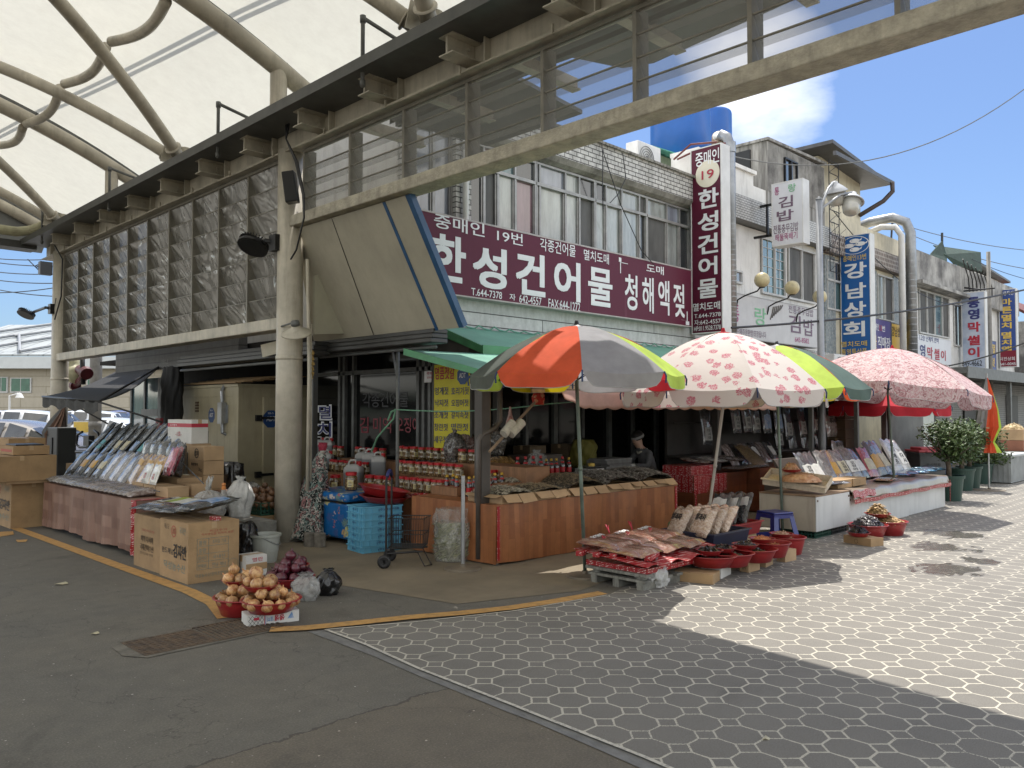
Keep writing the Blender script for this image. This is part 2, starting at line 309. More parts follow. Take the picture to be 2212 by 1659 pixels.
 def text(s,t,o,ex,ey,w,h,bold=0.0,mi=0):
  big=bold>0.012;vs,fs=glyphs(t,0.0 if big else bold);o=Vector(o);ex=Vector(ex).normalized();ey=Vector(ey).normalized();nn=ex.cross(ey)
  if not vs:return s
  dx=bold*0.72*w/max(1,len(t))if big else 0;dy=bold*0.6*h if big else 0;w-=2*dx;h-=2*dy;o=o+ex*dx+ey*dy
  for k,(p,q)in enumerate(((0,0),(-1,-1),(1,-1),(-1,1),(1,1),(-1,0),(1,0))if big else((0,0),)):
   s.add([o+ex*(a*w+p*dx)+ey*(b*h+q*dy)+nn*(0.0004*k)for a,b in vs],fs,mi)
  return s
 def build(s,name,mats,parent=None,smooth=False,bevel=0.0,local=False,sub=0,solid=0.0):
  me=bpy.data.meshes.new(name);off=Vector((0,0,0))
  if parent is None and not local and s.v:
   xs=[p.x for p in s.v];ys=[p.y for p in s.v];off=Vector(((min(xs)+max(xs))/2,(min(ys)+max(ys))/2,min(p.z for p in s.v)))
  me.from_pydata([p-off for p in s.v],[],s.f)
  for mm in(mats if isinstance(mats,(list,tuple))else[mats]):me.materials.append(mm)
  me.polygons.foreach_set('material_index',s.m)
  if smooth:me.polygons.foreach_set('use_smooth',[True]*len(me.polygons))
  me.update();o=bpy.data.objects.new(name,me);C.objects.link(o);o.location=off
  if parent is not None:
   o.parent=parent
   if not local:o.matrix_parent_inverse=WM(parent).inverted()
  if solid:md=o.modifiers.new('solid','SOLIDIFY');md.thickness=solid;md.offset=0
  if bevel:md=o.modifiers.new('bevel','BEVEL');md.width=bevel;md.segments=2;md.limit_method='ANGLE';md.angle_limit=R(40)
  if sub:md=o.modifiers.new('sub','SUBSURF');md.levels=sub;md.render_levels=sub
  return o
def WM(o):
 m=Matrix.Translation(o.location)@o.rotation_euler.to_matrix().to_4x4()
 return(WM(o.parent)@o.matrix_parent_inverse@m)if o.parent else m
def tag(o,label,cat,group=None):
 o['label']=label;o['category']=cat
 if group:o['group']=group
 return o
def thing(name,label,cat,loc=(0,0,0),rz=0.0,group=None):
 o=bpy.data.objects.new(name,None);C.objects.link(o);o.location=loc;o.rotation_euler=(0,0,rz);o.empty_display_size=0.2
 return tag(o,label,cat,group)
def struct(o):o['kind']='structure';return o
def copy_tree(o,parent=None):
 c=o.copy();C.objects.link(c)
 if parent is not None:c.parent=parent;c.matrix_parent_inverse=o.matrix_parent_inverse
 for ch in list(o.children):copy_tree(ch,c)
 return c
USED=set()
def place(proto,loc,rz=0.0,label=None,group=None,scale=None,rot=None):
 """the first call moves the prototype itself, later calls copy it with its parts"""
 o=proto if proto.name not in USED else copy_tree(proto)
 USED.add(proto.name);o.location=loc;o.rotation_euler=rot if rot else(0,0,rz)
 if scale:o.scale=(scale,)*3 if isinstance(scale,(int,float))else scale
 if label:o['label']=label
 if group:o['group']=group
 return o
ORD=['first','second','third','fourth','fifth','sixth','seventh','eighth','ninth','tenth','eleventh','twelfth','thirteenth','fourteenth','fifteenth','sixteenth']
EX={'y':Vector((1,0,0)),'x':Vector((0,-1,0))}
def letters(mb,axis,c,items,mi=0,off=0.005):
 """items: (string, px0, py0, px1, py1, bold) with the corners of the written area in the photo, laid on the plane axis=c"""
 for t,x0,y0,x1,y1,bd in items:
  k={axis:c-off}
  a=at(x0,(y0+y1)/2,**k);b=at(x1,(y0+y1)/2,**k)
  ax=(x0+x1)/2;top=at(ax,y0,**k).z;bot=at(ax,y1,**k).z
  o=Vector((a.x,a.y,bot));w=(b-a).dot(EX[axis])
  mb.text(t,o,EX[axis],(0,0,1),w,top-bot,bd,mi)
def letters_w(mb,axis,c,t,a0,a1,z0,z1,bold=0.0,mi=0,off=0.005):
 o=Vector((a0,c-off,z0))if axis=='y' else Vector((c-off,a0,z0))
 mb.text(t,o,EX[axis],(0,0,1),abs(a1-a0),z1-z0,bold,mi)
# ================================================================== shared materials
ASPH=mat_asphalt();PAVE=mat_paving()
BEIGE=M('beige_steel',(0.52,0.48,0.39),0.5,0.2,3,0.15,bscale=60,dirt=0.4)
BEIGE2=M('beige_steel_rough',(0.47,0.43,0.34),0.6,0.25,7,0.5,bscale=40,dirt=0.35)
TUBE=M('cream_tube',(0.55,0.505,0.415),0.4,0.2,2.5,0.1,dirt=0.35)
GUT=M('dark_grey_gutter',(0.08,0.082,0.078),0.45,0.2,5)
GREYP=M('grey_pipe',(0.13,0.135,0.13),0.5,0.2,8)
ALU=M('aluminium_frame',(0.34,0.335,0.32),0.4,0.2,5,metal=0.3)
WFRAME=M('white_window_frame',(0.55,0.55,0.53),0.5,0.15,5,dirt=0.2)
BLACK=M('black_plastic',(0.012,0.012,0.013),0.45,0.2,8)
BLKM=M('black_metal',(0.02,0.02,0.021),0.4,0.2,8,metal=0.3)
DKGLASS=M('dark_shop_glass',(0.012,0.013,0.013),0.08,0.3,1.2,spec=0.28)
WHITE=M('white_paint',(0.66,0.66,0.64),0.5,0.08,4,dirt=0.12)
INKW=M('white_ink',(0.72,0.73,0.74),0.5,0.05,4);INKK=M('black_ink',(0.015,0.015,0.018),0.5,0.1,5)
INKR=M('red_ink',(0.42,0.02,0.045),0.5,0.1,5);INKB=M('blue_ink',(0.03,0.035,0.16),0.5,0.1,5)
INKY=M('yellow_ink',(0.72,0.5,0.09),0.5,0.1,5);INKG=M('green_ink',(0.2,0.48,0.27),0.5,0.1,5)
INKP=M('purple_ink',(0.16,0.1,0.15),0.5,0.1,5);INKM=M('magenta_ink',(0.36,0.08,0.2),0.5,0.1,5)
WOODG=M('grey_wood',(0.2,0.195,0.175),0.8,0.35,5,0.5,stretch=(1,1,1))
STEELP=M('galvanised_steel',(0.42,0.43,0.44),0.35,0.2,4,metal=0.75)
CONC=M('stained_concrete',(0.36,0.345,0.31),0.85,0.5,1.6,0.4,col2=(0.12,0.115,0.1),bscale=30,dirt=0.6,stretch=(1.4,1.4,0.6))
CONCW=M('weathered_white_wall',(0.8,0.79,0.76),0.8,0.3,1.1,0.25,col2=(0.66,0.65,0.61),bscale=25,dirt=0.3)
CONCG=M('weathered_grey_wall',(0.45,0.44,0.41),0.85,0.5,1.5,0.35,col2=(0.13,0.125,0.12),bscale=25,dirt=0.75)
CREAM=M('cream_wall',(0.72,0.66,0.5),0.75,0.2,1.2,0.2,dirt=0.3)
TREEG=None
# ================================================================== ground and markings
mb=MB();mb.quad((-900,-900,0),(900,-900,0),(900,900,0),(-900,900,0));struct(mb.build('ground',ASPH,local=True))
tip=[(663.6,1365),(803.6,1417),(913.6,1465),(1106,1543),(1150,1559),(1298,1623)]
outer=[at(*p,z=0)for p in tip];far=[Vector((2.93,1.2,0)),Vector((2.9,0,0)),Vector((2.9,-9,0))]
top=[at(884,1350,z=0),at(1106,1327,z=0),at(1308,1291,z=0),Vector((6.6,4.75,0)),Vector((8.2,5.6,0)),Vector((60,5.6,0)),Vector((60,-9,0))]
mb=MB();mb.quad(*[Vector((p.x,p.y,0.004))for p in(outer+far+[Vector((60,-9,0))]+top[:-1][::-1])])
struct(mb.build('paving_border',M('border_concrete',(0.19,0.187,0.178),0.8,0.2,9,0.2,bscale=120),local=True))
inner=[at(703.6,1363,z=0),at(790,1395,z=0),at(903.6,1447,z=0),at(1106,1526,z=0),at(1150,1544,z=0),at(1390,1639,z=0)]
far2=[Vector((3.02,1.2,0)),Vector((3.0,0,0)),Vector((3.0,-9,0))]
top2=[at(900,1346,z=0),at(1106,1323,z=0),at(1312,1288,z=0),Vector((6.65,4.68,0)),Vector((8.25,5.52,0)),Vector((60,5.52,0))]
pp=inner+far2+[Vector((60,-9,0))]+top2[::-1]
mb=MB();mb.quad(*[Vector((p.x,p.y,0.008))for p in pp]);struct(mb.build('paving',PAVE,local=True))
def ribbon(pts,w,z):
 mb=MB();pts=[Vector((p[0],p[1],z))for p in pts];vs=[]
 for i,p in enumerate(pts):
  a=(pts[min(i+1,len(pts)-1)]-pts[max(i-1,0)]).normalized();q=Vector((-a.y,a.x,0));vs+=[p-q*w/2,p+q*w/2]
 return mb.add(vs,[(2*i,2*i+2,2*i+3,2*i+1)for i in range(len(pts)-1)])
LINE=M('worn_line_paint',(0.5,0.47,0.4),0.8,0.5,40,0.2,col2=(0.2,0.19,0.175),lo=0.3,hi=0.5)
struct(ribbon([(p.x,p.y)for p in inner+far2],0.024,0.012).build('painted_edge_line',LINE,local=True))
struct(ribbon([(p.x,p.y)for p in[inner[0]]+top2[:3]],0.02,0.012).build('painted_edge_line',LINE,local=True))
YEL=M('yellow_road_paint',(0.48,0.27,0.085),0.75,0.4,14,0.3,col2=(0.3,0.18,0.07),lo=0.3,hi=0.55,bscale=120)
struct(ribbon([(3.12,19),(3.12,13),(3.12,9),(3.13,7.2),(3.08,6.6),(2.93,6.07)],0.13,0.005).build('yellow_line',YEL,local=True))
struct(ribbon([(2.99,5.49),(3.19,5.35),(3.5,5.22),(3.92,5.06),(4.3,4.87),(4.69,4.72),(5.1,4.62),(5.66,4.53)],0.13,0.013).build('yellow_line',YEL,local=True))
for q in([(-6,1150),(28,1148),(30,1155),(0,1160)],[(34,1167),(60,1166),(56,1171),(38,1172)]):
 mb=MB();mb.quad(*[Vector((p.x,p.y,0.005))for p in[at(*k,z=0)for k in q]][::-1]);struct(mb.build('yellow_line',YEL,local=True))
pad=MB();pad.quad(*[Vector((a,b,0.0035))for a,b in((4.5,5.15),(5.6,4.75),(6.9,5.0),(8.0,5.7),(30,5.75),(30,9),(4.2,9),(4.0,7.5))])
struct(pad.build('brown_pavement',M('brown_ground',(0.215,0.178,0.122),0.85,0.3,1.5,0.3,col2=(0.15,0.125,0.088),bscale=120),local=True))
# drain cover
t=thing('drain_cover','rusty drain cover sunk in the asphalt beside the onion basins','drain cover',(2.6,5.72,0))
RUST=M('rusty_iron',(0.13,0.085,0.05),0.75,0.4,12,0.6,col2=(0.06,0.045,0.033),bscale=90)
mb=MB();mb.box(2.1,2.6,5.5,5.93,-0.02,0.008)
for i in range(9):
 for j in range(9):mb.box(2.12+i*0.053,2.15+i*0.053,5.52+j*0.046,5.54+j*0.046,0.008,0.012)
mb.build('plate',RUST,t)
mb=MB();mb.box(2.604,3.15,5.5,5.93,-0.02,-0.006)
for i in range(15):
 a=2.615+i*0.036;mb.box(a,a+0.017,5.5,5.93,-0.006,0.012)
mb.box(2.604,3.15,5.49,5.505,-0.006,0.0135);mb.box(2.604,3.15,5.925,5.94,-0.006,0.0135);mb.build('grate',RUST,t)
mb=MB();q=[(2.0,5.6),(2.02,5.85),(2.08,5.97),(3.2,5.97),(3.2,5.46),(2.1,5.45)];mb.quad(*[Vector((a,b,0.0045))for a,b in q][::-1]);mb.build('concrete_surround',M('old_cement',(0.17,0.155,0.125),0.9,0.3,8,0.3,bscale=70),t)
# ================================================================== the market arcade
AX=5.23
arc=thing('market_arcade','cream steel market arcade with white membrane roof and louvred screens','arcade',(AX,9.2,0))
for y in(9.19,18.4):
 mb=MB();mb.lathe([(0.162,0),(0.162,2.1),(0.16,4.9)],(AX,y,0),32);mb.lathe([(0.168,2.25),(0.168,2.3)],(AX,y,0),24);mb.build('column',TUBE,arc,smooth=False)
for o in arc.children:
 if o.name.startswith('column'):
  for p in o.data.polygons:p.use_smooth=len(p.vertices)==4
mb=MB();mb.box(5.12,5.36,9.32,18.26,2.64,2.79);mb.build('lower_beam',BEIGE,arc,bevel=0.012)
mb=MB();mb.box(5.14,5.40,-7,9.2,3.91,4.045);mb.build('lower_beam',BEIGE2,arc,bevel=0.012)
mb=MB();mb.box(5.21,5.25,-7,19.4,4.88,5.3);mb.box(5.11,5.37,-7,19.4,4.86,4.882);mb.box(5.13,5.35,-7,19.4,5.301,5.32)
y=-6.5
while y<19:mb.box(5.13,5.2095,y,y+0.015,4.884,5.13);y+=1.333
mb.build('girder',BEIGE,arc,bevel=0.004)
mb=MB();mb.box(4.72,5.206,-7,19.4,5.13,5.15);mb.box(4.70,4.72,-7,19.4,5.12,5.24);mb.build('gutter',GUT,arc)
for k in range(12):
 y=3.06+1.333*k
 mb=MB();mb.box(4.86,5.208,y-0.012,y+0.012,4.952,5.118);mb.box(4.85,5.208,y-0.1,y+0.1,4.94,4.952);mb.box(4.85,5.208,y-0.1,y+0.1,5.118,5.129)
 for zz in(5.0,5.06):mb.cyl((5.12,y-0.035,zz),(5.12,y-0.012,zz),0.016,n=8)
 mb.build('bracket',BEIGE,arc)
for y in(3.3,7.0,10.34,14.4,18.2):
 mb=MB();mb.tube([(4.8,y,4.98),(4.8,y,5.69),(4.815,y,5.71),(5.38,y,5.6),(5.38,y,5.3)],0.022,10);mb.cyl((4.8,y,5.66),(4.8,y,5.735),0.032,n=10);mb.cyl((4.8,y,4.99),(4.8,y,5.05),0.03,n=10);mb.build('overflow_pipe',GREYP,arc,smooth=True)
mb=MB();mb.tube([(5.1,y*0.5-6,4.852+0.006*math.sin(y*1.7))for y in range(51)],0.006,6)
for k in range(20):mb.box(5.09,5.11,-5+k*1.2,-4.98+k*1.2,4.84,4.93)
mb.build('conduit',BEIGE2,arc)
# louvre screens
FR=M('screen_frame',(0.2,0.185,0.15),0.5,0.2,6,dirt=0.2)
def mat_pane(name,base,alpha,bump,rough):
 m,n,b,N,K=nodes(name);v=mapped(N,K,(1,1.5,1))
 b.inputs['Base Color'].default_value=rgb(base);b.inputs['Roughness'].default_value=rough;b.inputs['Alpha'].default_value=alpha;b.inputs['Specular IOR Level'].default_value=0.9
 b.inputs['Coat Weight'].default_value=0.7;b.inputs['Coat Roughness'].default_value=0.03
 z=noise_n(N,K,v,1.5,1.2,0.45,2.2);bump_n(N,K,b,z,bump,0.2);return m
PANEL=mat_pane('wavy_plastic_pane',(0.19,0.185,0.168),0.95,0.7,0.07);PANER=mat_pane('clear_plastic_pane',(0.33,0.33,0.31),0.5,0.06,0.14)
def screen(ys,z0,z1,rows,pm,nm):
 fr=MB()
 for y in ys:fr.box(AX-0.02,AX+0.15,y-0.018,y+0.018,z0,z1)
 fr.box(AX-0.022,AX+0.03,ys[0]+0.019,ys[-1]-0.019,z1-0.035,z1)
 f=fr.build('screen_frame',FR,arc)
 for a,b in zip(ys,ys[1:]):
  mb=MB();sl=MB();h=(z1-0.035-z0)/rows
  for k in range(rows):
   t=z0+h*(k+1);u0=z0+h*k-0.01
   mb.grid(lambda i,j:Vector((AX+0.13*(1-j)+0.010*math.sin(i*3.14)*math.sin(j*3.14),a+0.02+(b-a-0.04)*i,u0+(t-u0)*j)),4,4)
   sl.box(AX-0.005,AX+0.012,a+0.019,b-0.019,t-0.006,t+0.006)
  p=mb.build('louvre_bay',pm,arc,smooth=True);sl.build('glazing_bar',FR,p)
screen([9.42+0.877*k for k in range(11)],2.8,4.84,7,PANEL,'')
screen([-2.2+1.005*k for k in range(12)],4.05,4.84,4,PANER,'')
# ribs, diagonals, purlins
def para(x,zc,k,x0=0.46):return zc-k*(x-x0)**2
XS=[5.62-10.3*i/40 for i in range(41)]
for y in(-2.6,3.3,9.2,15.05,20.4):
 mb=MB();mb.tube([(x,y,para(x,6.98,0.0503))for x in XS],0.118,16);mb.build('roof_rib',TUBE,arc,smooth=True)
 mb=MB()
 for s in(-1,):
  mb.grid(lambda i,j:Vector((5.62-10.3*i,y+0.03+0.05*j,para(5.62-10.3*i,6.98,0.0503)+0.12+0.1*j)),40,1)
  for i in range(28):x=5.5-i*0.33;mb.cyl((x,y+0.0,para(x,6.98,0.0503)+0.15),(x,y+0.035,para(x,6.98,0.0503)+0.16),0.012,n=6)
 mb.build('membrane_rail',GUT,arc)
for y in(3.3,9.2,15.05):mb=MB();mb.lathe([(0.105,5.32),(0.105,para(5.05,6.98,0.0503))],(5.05,y,0),20);mb.build('post',TUBE,arc)
for y in(0.3,6.26,12.22,18.1):
 mb=MB();mb.lathe([(0.1,5.32),(0.1,5.62)],(5.14,y,0),20);mb.slab([(4.78,y-0.006,5.35),(5.1,y-0.006,5.35),(5.1,y-0.006,5.6),(4.85,y-0.006,5.66)],(0,0.012,0));mb.build('node_post',BEIGE,arc)
 for s in(-1,1):
  mb=MB();ps=[]
  for i in range(31):
   x=5.0-4.54*i/30;ps.append((x,y+s*(0.1+2.84*i/30),para(x,7.2,0.0825)-0.03))
  mb.tube(ps,0.088,14);a=Vector(ps[0]);d=(Vector(ps[1])-a).normalized();mb.cyl(a+d*0.12,a+d*0.14,0.125,n=14)
  mb.build('diagonal_rib',TUBE,arc,smooth=True)
ys=[-0.5]
for y in(3.3,9.2,15.05,20.9):ys+=[y-1.96,y,y+1.96]
ys=sorted(ys)
for a,b in zip(ys,ys[1:]):
 def zz(y):
  dn=min(abs(y-q)for q in(3.3,9.2,15.05,20.9));return 6.42-0.1*(dn<0.3)
 mb=MB();mb.tube([(3.68+0.1*math.sin(math.pi*i/14),a+0.1+(b-a-0.2)*i/14,zz(a)+(zz(b)-zz(a))*i/14-0.06*math.sin(math.pi*i/14))for i in range(15)],0.066,12);mb.build('purlin',TUBE,arc,smooth=True)
m,n,o,N,K=bare('white_membrane');v=mapped(N,K)
c=ramp(N,K,noise_n(N,K,v,5,8,0.75),[(0.3,(0.72,0.71,0.64)),(0.6,(0.78,0.775,0.70))])
d=N('ShaderNodeBsdfDiffuse');K(c,d.inputs[0]);tt=N('ShaderNodeBsdfTranslucent');K(c,tt.inputs[0]);s=N('ShaderNodeMixShader');s.inputs[0].default_value=0.3
K(d.outputs[0],s.inputs[1]);K(tt.outputs[0],s.inputs[2]);K(s.outputs[0],o.inputs[0]);MEMB=m
mb=MB();mb.grid(lambda i,j:Vector((5.75-10.6*i,-8+28.6*j,para(5.75-10.6*i,7.28,0.052)-0.06*abs(math.sin((-8+28.6*j-3.3)/5.9*math.pi)))),30,60);mb.build('membrane',MEMB,arc,smooth=True)
mb=MB()
for dx in(0,0.16):mb.tube([(5.5-1.9*(i/20)+dx,2+17*i/20,para(5.5,7.28,0.052)+1.0+dx)for i in range(21)],0.03,6)
mb.build('roof_cable',BLKM,arc)
mb=MB();mb.slab([(5.4,20.45,5.2),(-4.6,20.45,5.2),(-4.6,20.45,5.9)]+[(x,20.45,para(x,7.3,0.052))for x in XS[::-2]],(0,0.05,0));mb.build('gable_panel',M('grey_gable',(0.2,0.205,0.2),0.7,0.2,1),arc)
mb=MB();mb.box(-4,5.0,19.3,19.75,5.05,5.2);mb.build('end_beam',GUT,arc)
mb=MB();mb.tube([(-4,19.2,5.36),(4.6,19.2,5.36),(4.85,19.15,5.42),(5.0,18.9,5.5),(5.05,18.4,5.56)],0.1,14)
for i in range(40):mb.lathe([(0.104,-0.008),(0.104,0.008)],(0,0,0),10,M4=Matrix.Translation((4.6-i*0.12,19.2,5.36))@Matrix.Rotation(R(90),4,'Y'))
mb.build('duct',M('yellowed_duct',(0.42,0.4,0.26),0.6,0.2,5),arc)
# outer eave on the street side
mb=MB();mb.slab([(5.4,-7,5.26),(6.3,-7,5.34),(6.82,2.3,5.34),(7.15,5,5.34),(7.0,5.3,5.33),(6.4,5.5,5.32),(6.35,6.3,5.32),(7.75,6.5,5.34),(7.75,8.25,5.34),(5.4,8.25,5.26)],(0,0,0.05))  # unseen edge notched to let sun onto the first parasol, widened beyond to shade ground
mb.build('outer_eave',GUT,arc)
for k in range(9):
 y=-2.3+1.333*k;mb=MB();e=6.7 if y>2 else 6.3;mb.box(5.27,e,y-0.06,y+0.06,5.1,5.115);mb.box(5.27,e,y-0.012,y+0.012,5.115,5.245);mb.build('eave_bracket',BEIGE,arc)
mb=MB()
for x in(5.75,6.12):mb.box(x,x+0.06,-7,8.2,5.2,5.255)
mb.build('eave_purlin',GUT,arc)
# angled fascia box under the beam, blue trim
fp=thing('angled_fascia','beige fascia panel with blue trim sloping from the arcade beam down to the shop awning','fascia',(5.6,7.9,2.5))
FT=M('beige_panel',(0.41,0.38,0.3),0.55,0.1,2,dirt=0.12);BT=M('blue_trim',(0.02,0.085,0.2),0.4,0.15,6)
a0,a1,b0,b1=Vector((5.25,9.12,3.9)),Vector((5.25,6.86,3.9)),Vector((5.98,9.85,2.56)),Vector((5.98,6.82,2.54))
nrm=(a1-a0).cross(b0-a0).normalized();nrm=nrm if nrm.x>0 else-nrm
mb=MB();mb.slab([a0,a1,b1,b0],nrm*0.05);mb.build('panel',FT,fp)
q=(a1-a0).normalized()
mb=MB();mb.slab([a1+q*0.002,a1+q*0.08,b1+q*0.08,b1+q*0.002],nrm*0.07);mb.slab([a1-q*0.4-nrm*0.006,a1-q*0.35-nrm*0.006,b1-q*0.35-nrm*0.006,b1-q*0.4-nrm*0.006],nrm*0.004);mb.build('trim',BT,fp)
mb=MB();mb.slab([a1-q*1.42-nrm*0.003,a1-q*1.41-nrm*0.003,b1-q*1.6-nrm*0.003,b1-q*1.61-nrm*0.003],nrm*0.003);mb.build('seam',BLACK,fp)
# folded board leaning between column and fascia
mb=MB();mb.slab([at(680,595,y=9.05),at(700,590,y=9.05),at(770,720,y=9.05),at(680,722,y=9.05)],(0,0.04,0));tag(mb.build('leaning_board',M('pale_board',(0.4,0.38,0.29),0.6,0.1,3)),'loose triangular cream board behind the main column under the fascia','board')
# ------------------------------------------------------------------ things fixed to the arcade
def floodlight(px,py,y0,label,sc=1.0):
 p=at(px,py,x=4.95);t=thing('flood_light',label,'flood light',p)
 tl=Matrix.Translation(p)@Vector((0.45,0.2,0.87)).to_track_quat('Z','Y').to_matrix().to_4x4()@Matrix.Scale(sc,4)
 mb=MB();mb.lathe([(0.0,0.03),(0.1,0.03),(0.17,0.01),(0.185,-0.02),(0.185,-0.05),(0.165,-0.055)],n=28,M4=tl)
 for k in range(30):
  t_=2*math.pi*k/30;mb.box(0.1,0.185,-0.005,0.005,0.01,0.04,M4=tl@Matrix.Rotation(t_,4,'Z'))
 mb.build('housing',BLKM,t);mb=MB();mb.lathe([(0.165,-0.05),(0.0,-0.05)],n=28,M4=tl);mb.build('lens',M('lens_glass',(0.6,0.6,0.56),0.3,0.1,5),t)
 e=Vector((AX-0.1,y0,p.z-0.02));mb=MB();mb.tube([tl@Vector((0,0,0.04)),tl@Vector((0,-0.1,0.09)),e+Vector((-0.16,0.08,0.03)),e],0.03,8);mb.box(e.x-0.12,e.x+0.02,e.y-0.08,e.y+0.08,e.z-0.1,e.z+0.1);mb.cyl(e+Vector((-0.05,-0.05,-0.1)),e+Vector((-0.02,-0.1,0.22)),0.012,n=6)
 mb.build('bracket',BLKM,t);return t
floodlight(548,528,9.25,'round black flood light bracketed to the main column',1.05)
floodlight(57,677,18.4,'round black flood light on the far column against the sky',0.95)
p=at(628,405,x=5.03);t=thing('loudspeaker','tall slim black loudspeaker hung on the main column','loudspeaker',p)
T4=Matrix.Translation(p)@Matrix.Rotation(R(-45),4,'Z')@Matrix.Rotation(R(-8),4,'Y')
mb=MB();mb.box(-0.075,0.075,-0.07,0.07,-0.19,0.19,M4=T4);mb.build('cabinet',BLACK,t,bevel=0.012)
mb=MB();mb.box(-0.064,0.064,-0.076,-0.071,-0.175,0.175,M4=T4);mb.build('grille',M('grille',(0.03,0.03,0.031),0.8,0.3,200),t)
mb=MB();mb.box(-0.02,0.02,0.07,0.16,-0.03,0.03,M4=T4);mb.build('bracket',BLKM,t)
p=at(640,716,x=5.02);t=thing('pendant_lamp','round beige lamp shade facing down on the main column','lamp',p)
T4=Matrix.Translation(p)@Matrix.Rotation(R(-45),4,'Z')@Matrix.Rotation(R(28),4,'X')
mb=MB();mb.lathe([(0.05,0.08),(0.06,0.04),(0.175,-0.015),(0.18,-0.03),(0.165,-0.028),(0.05,0.02),(0,0.025)],n=28,M4=T4);mb.build('shade',BEIGE,t,smooth=True)
mb=MB();mb.lathe([(0.0,0.14),(0.05,0.13),(0.055,0.081)],n=16,M4=T4);mb.tube([p+Vector((0,0,0.12)),Vector((AX-0.15,9.12,p.z+0.1))],0.012);mb.build('fitting',GREYP,t,smooth=True)
cab=MB()
for dx,w in((0,0.06),(0.03,0.12),(-0.02,0.09)):
 cab.tube([at(622+dx*200,250,x=5.02),at(618,300,x=5.03),at(640+dx*100,350,x=5.02),at(655+dx*60,420,x=5.03),at(657,470,x=5.03),at(640,540,x=5.04),at(628,560,x=5.04)],0.011,6)
tag(cab.build('power_cable',BLACK,smooth=True),'bundle of black cables drooping past the loudspeaker on the main column','cable')
cab=MB();cab.tube([at(118,530,x=4.95),at(135,560,x=5.0),at(132,640,x=5.05),at(118,690,x=5.05)],0.014,6);tag(cab.build('power_cable',BLACK,smooth=True),'black cable running down the far column to its flood light','cable')
mb=MB();mb.tube([at(664,560,x=5.3),at(668,800,x=5.3),at(664,1060,x=5.3)],0.022,10);mb.tube([at(672,700,x=5.34),at(671,1040,x=5.34)],0.014,8);tag(mb.build('riser_pipe',BEIGE,smooth=True),'thin cream pipes running up beside the main column','pipe')
mb=MB()
for k in range(16):
 f_=k/15;p=at(673+3*math.sin(k*2.1),760+f_*55,x=5.36);mb.lathe([(0,-0.03),(0.022,-0.015),(0.018,0.015),(0,0.03)],p,7,jit=0.4)
tag(mb.build('foam_filler',M('foam',(0.42,0.28,0.09),0.9,0.3,20)),'yellow expanding foam blob oozing by the pipes at the main column','foam')
# ================================================================== buildings along the street
def V3(x,y):return(1415.7+0.36*x,177+0.36*y)
def V8(x,y):return(884.8+0.3*x,398.2+0.3*y)
def bx(mb,axis,a0,a1,c0,c1,z0,z1,mi=0):
 a0,a1=min(a0,a1),max(a0,a1)
 if axis=='y':mb.box(a0,a1,c0,c1,z0,z1,mi)
 else:mb.box(c0,c1,a0,a1,z0,z1,mi)
def mat_glass(name,base,rough=0.08,var=0.25):
 return M(name,base,rough,var,2.2,0.06,spec=0.7,coat=0.5,stretch=(3,3,0.6),bscale=3)
G_SCR=M('insect_screen',(0.105,0.105,0.1),0.7,0.25,2.5,stretch=(2,2,0.5));G_PALE=mat_glass('pale_curtained_glass',(0.36,0.39,0.37));G_TEAL=mat_glass('teal_glass',(0.09,0.17,0.18));G_MAUV=mat_glass('mauve_curtained_glass',(0.24,0.16,0.18));G_DARK=mat_glass('dark_window_glass',(0.05,0.055,0.058));G_BLUE=mat_glass('bluish_glass',(0.28,0.31,0.36))
PM=[G_SCR,G_PALE,G_TEAL,G_MAUV,G_DARK,G_BLUE]
def window(par,axis,c,a0,a1,z0,z1,cols,panes,frame,trans=None,tp=None,fw=0.035,label=None,grid=0):
 """framed window: cols = sash borders 0..1, panes = index into PM, trans = height of a transom bar"""
 a0,a1=min(a0,a1),max(a0,a1);f=MB();p=MB();w=a1-a0;flip=axis=='x'
 bx(f,axis,a0,a1,c-0.03,c+0.06,z0,z0+fw*1.3);bx(f,axis,a0,a1,c-0.03,c+0.06,z1-fw,z1)
 zt=trans or z1
 edges=[0]+list(cols)+[1]
 for i,e in enumerate(edges):
  x=a0+w*e;h=fw/2 if 0<i<len(edges)-1 else fw*0.8
  bx(f,axis,max(a0,x-h),min(a1,x+h),c-0.026,c+0.058,z0+fw*1.3,z1-fw)
 if trans:bx(f,axis,a0+0.01,a1-0.01,c-0.035,c+0.05,zt-fw*0.7,zt+fw*0.7)
 for i in range(len(edges)-1):
  d=0.012*(i%2)
  e0,e1=a0+w*edges[i],a0+w*edges[i+1]
  bx(p,axis,e0,e1,c+0.015+d,c+0.025+d,z0,zt,panes[i%len(panes)])
  bx(f,axis,e0+fw*0.4,e0+fw*1.3,c-0.008,c+0.02,z0+fw,zt-fw);bx(f,axis,e1-fw*1.3,e1-fw*0.4,c-0.008,c+0.02,z0+fw,zt-fw)
  if trans:bx(p,axis,e0,e1,c+0.016,c+0.026,zt,z1,(tp or panes)[i%len(tp or panes)])
  if grid and panes[i%len(panes)]==2:
   for k in range(1,grid):bx(f,axis,e0,e1,c+0.004,c+0.0145,z0+(zt-z0)*k/grid-0.007,z0+(zt-z0)*k/grid+0.007)
   bx(f,axis,(e0+e1)/2-0.007,(e0+e1)/2+0.007,c+0.002,c+0.0138,z0,zt)
 o=f.build('window',frame,par);p.build('pane',PM,o)
 if label:o['label']=label
 return o
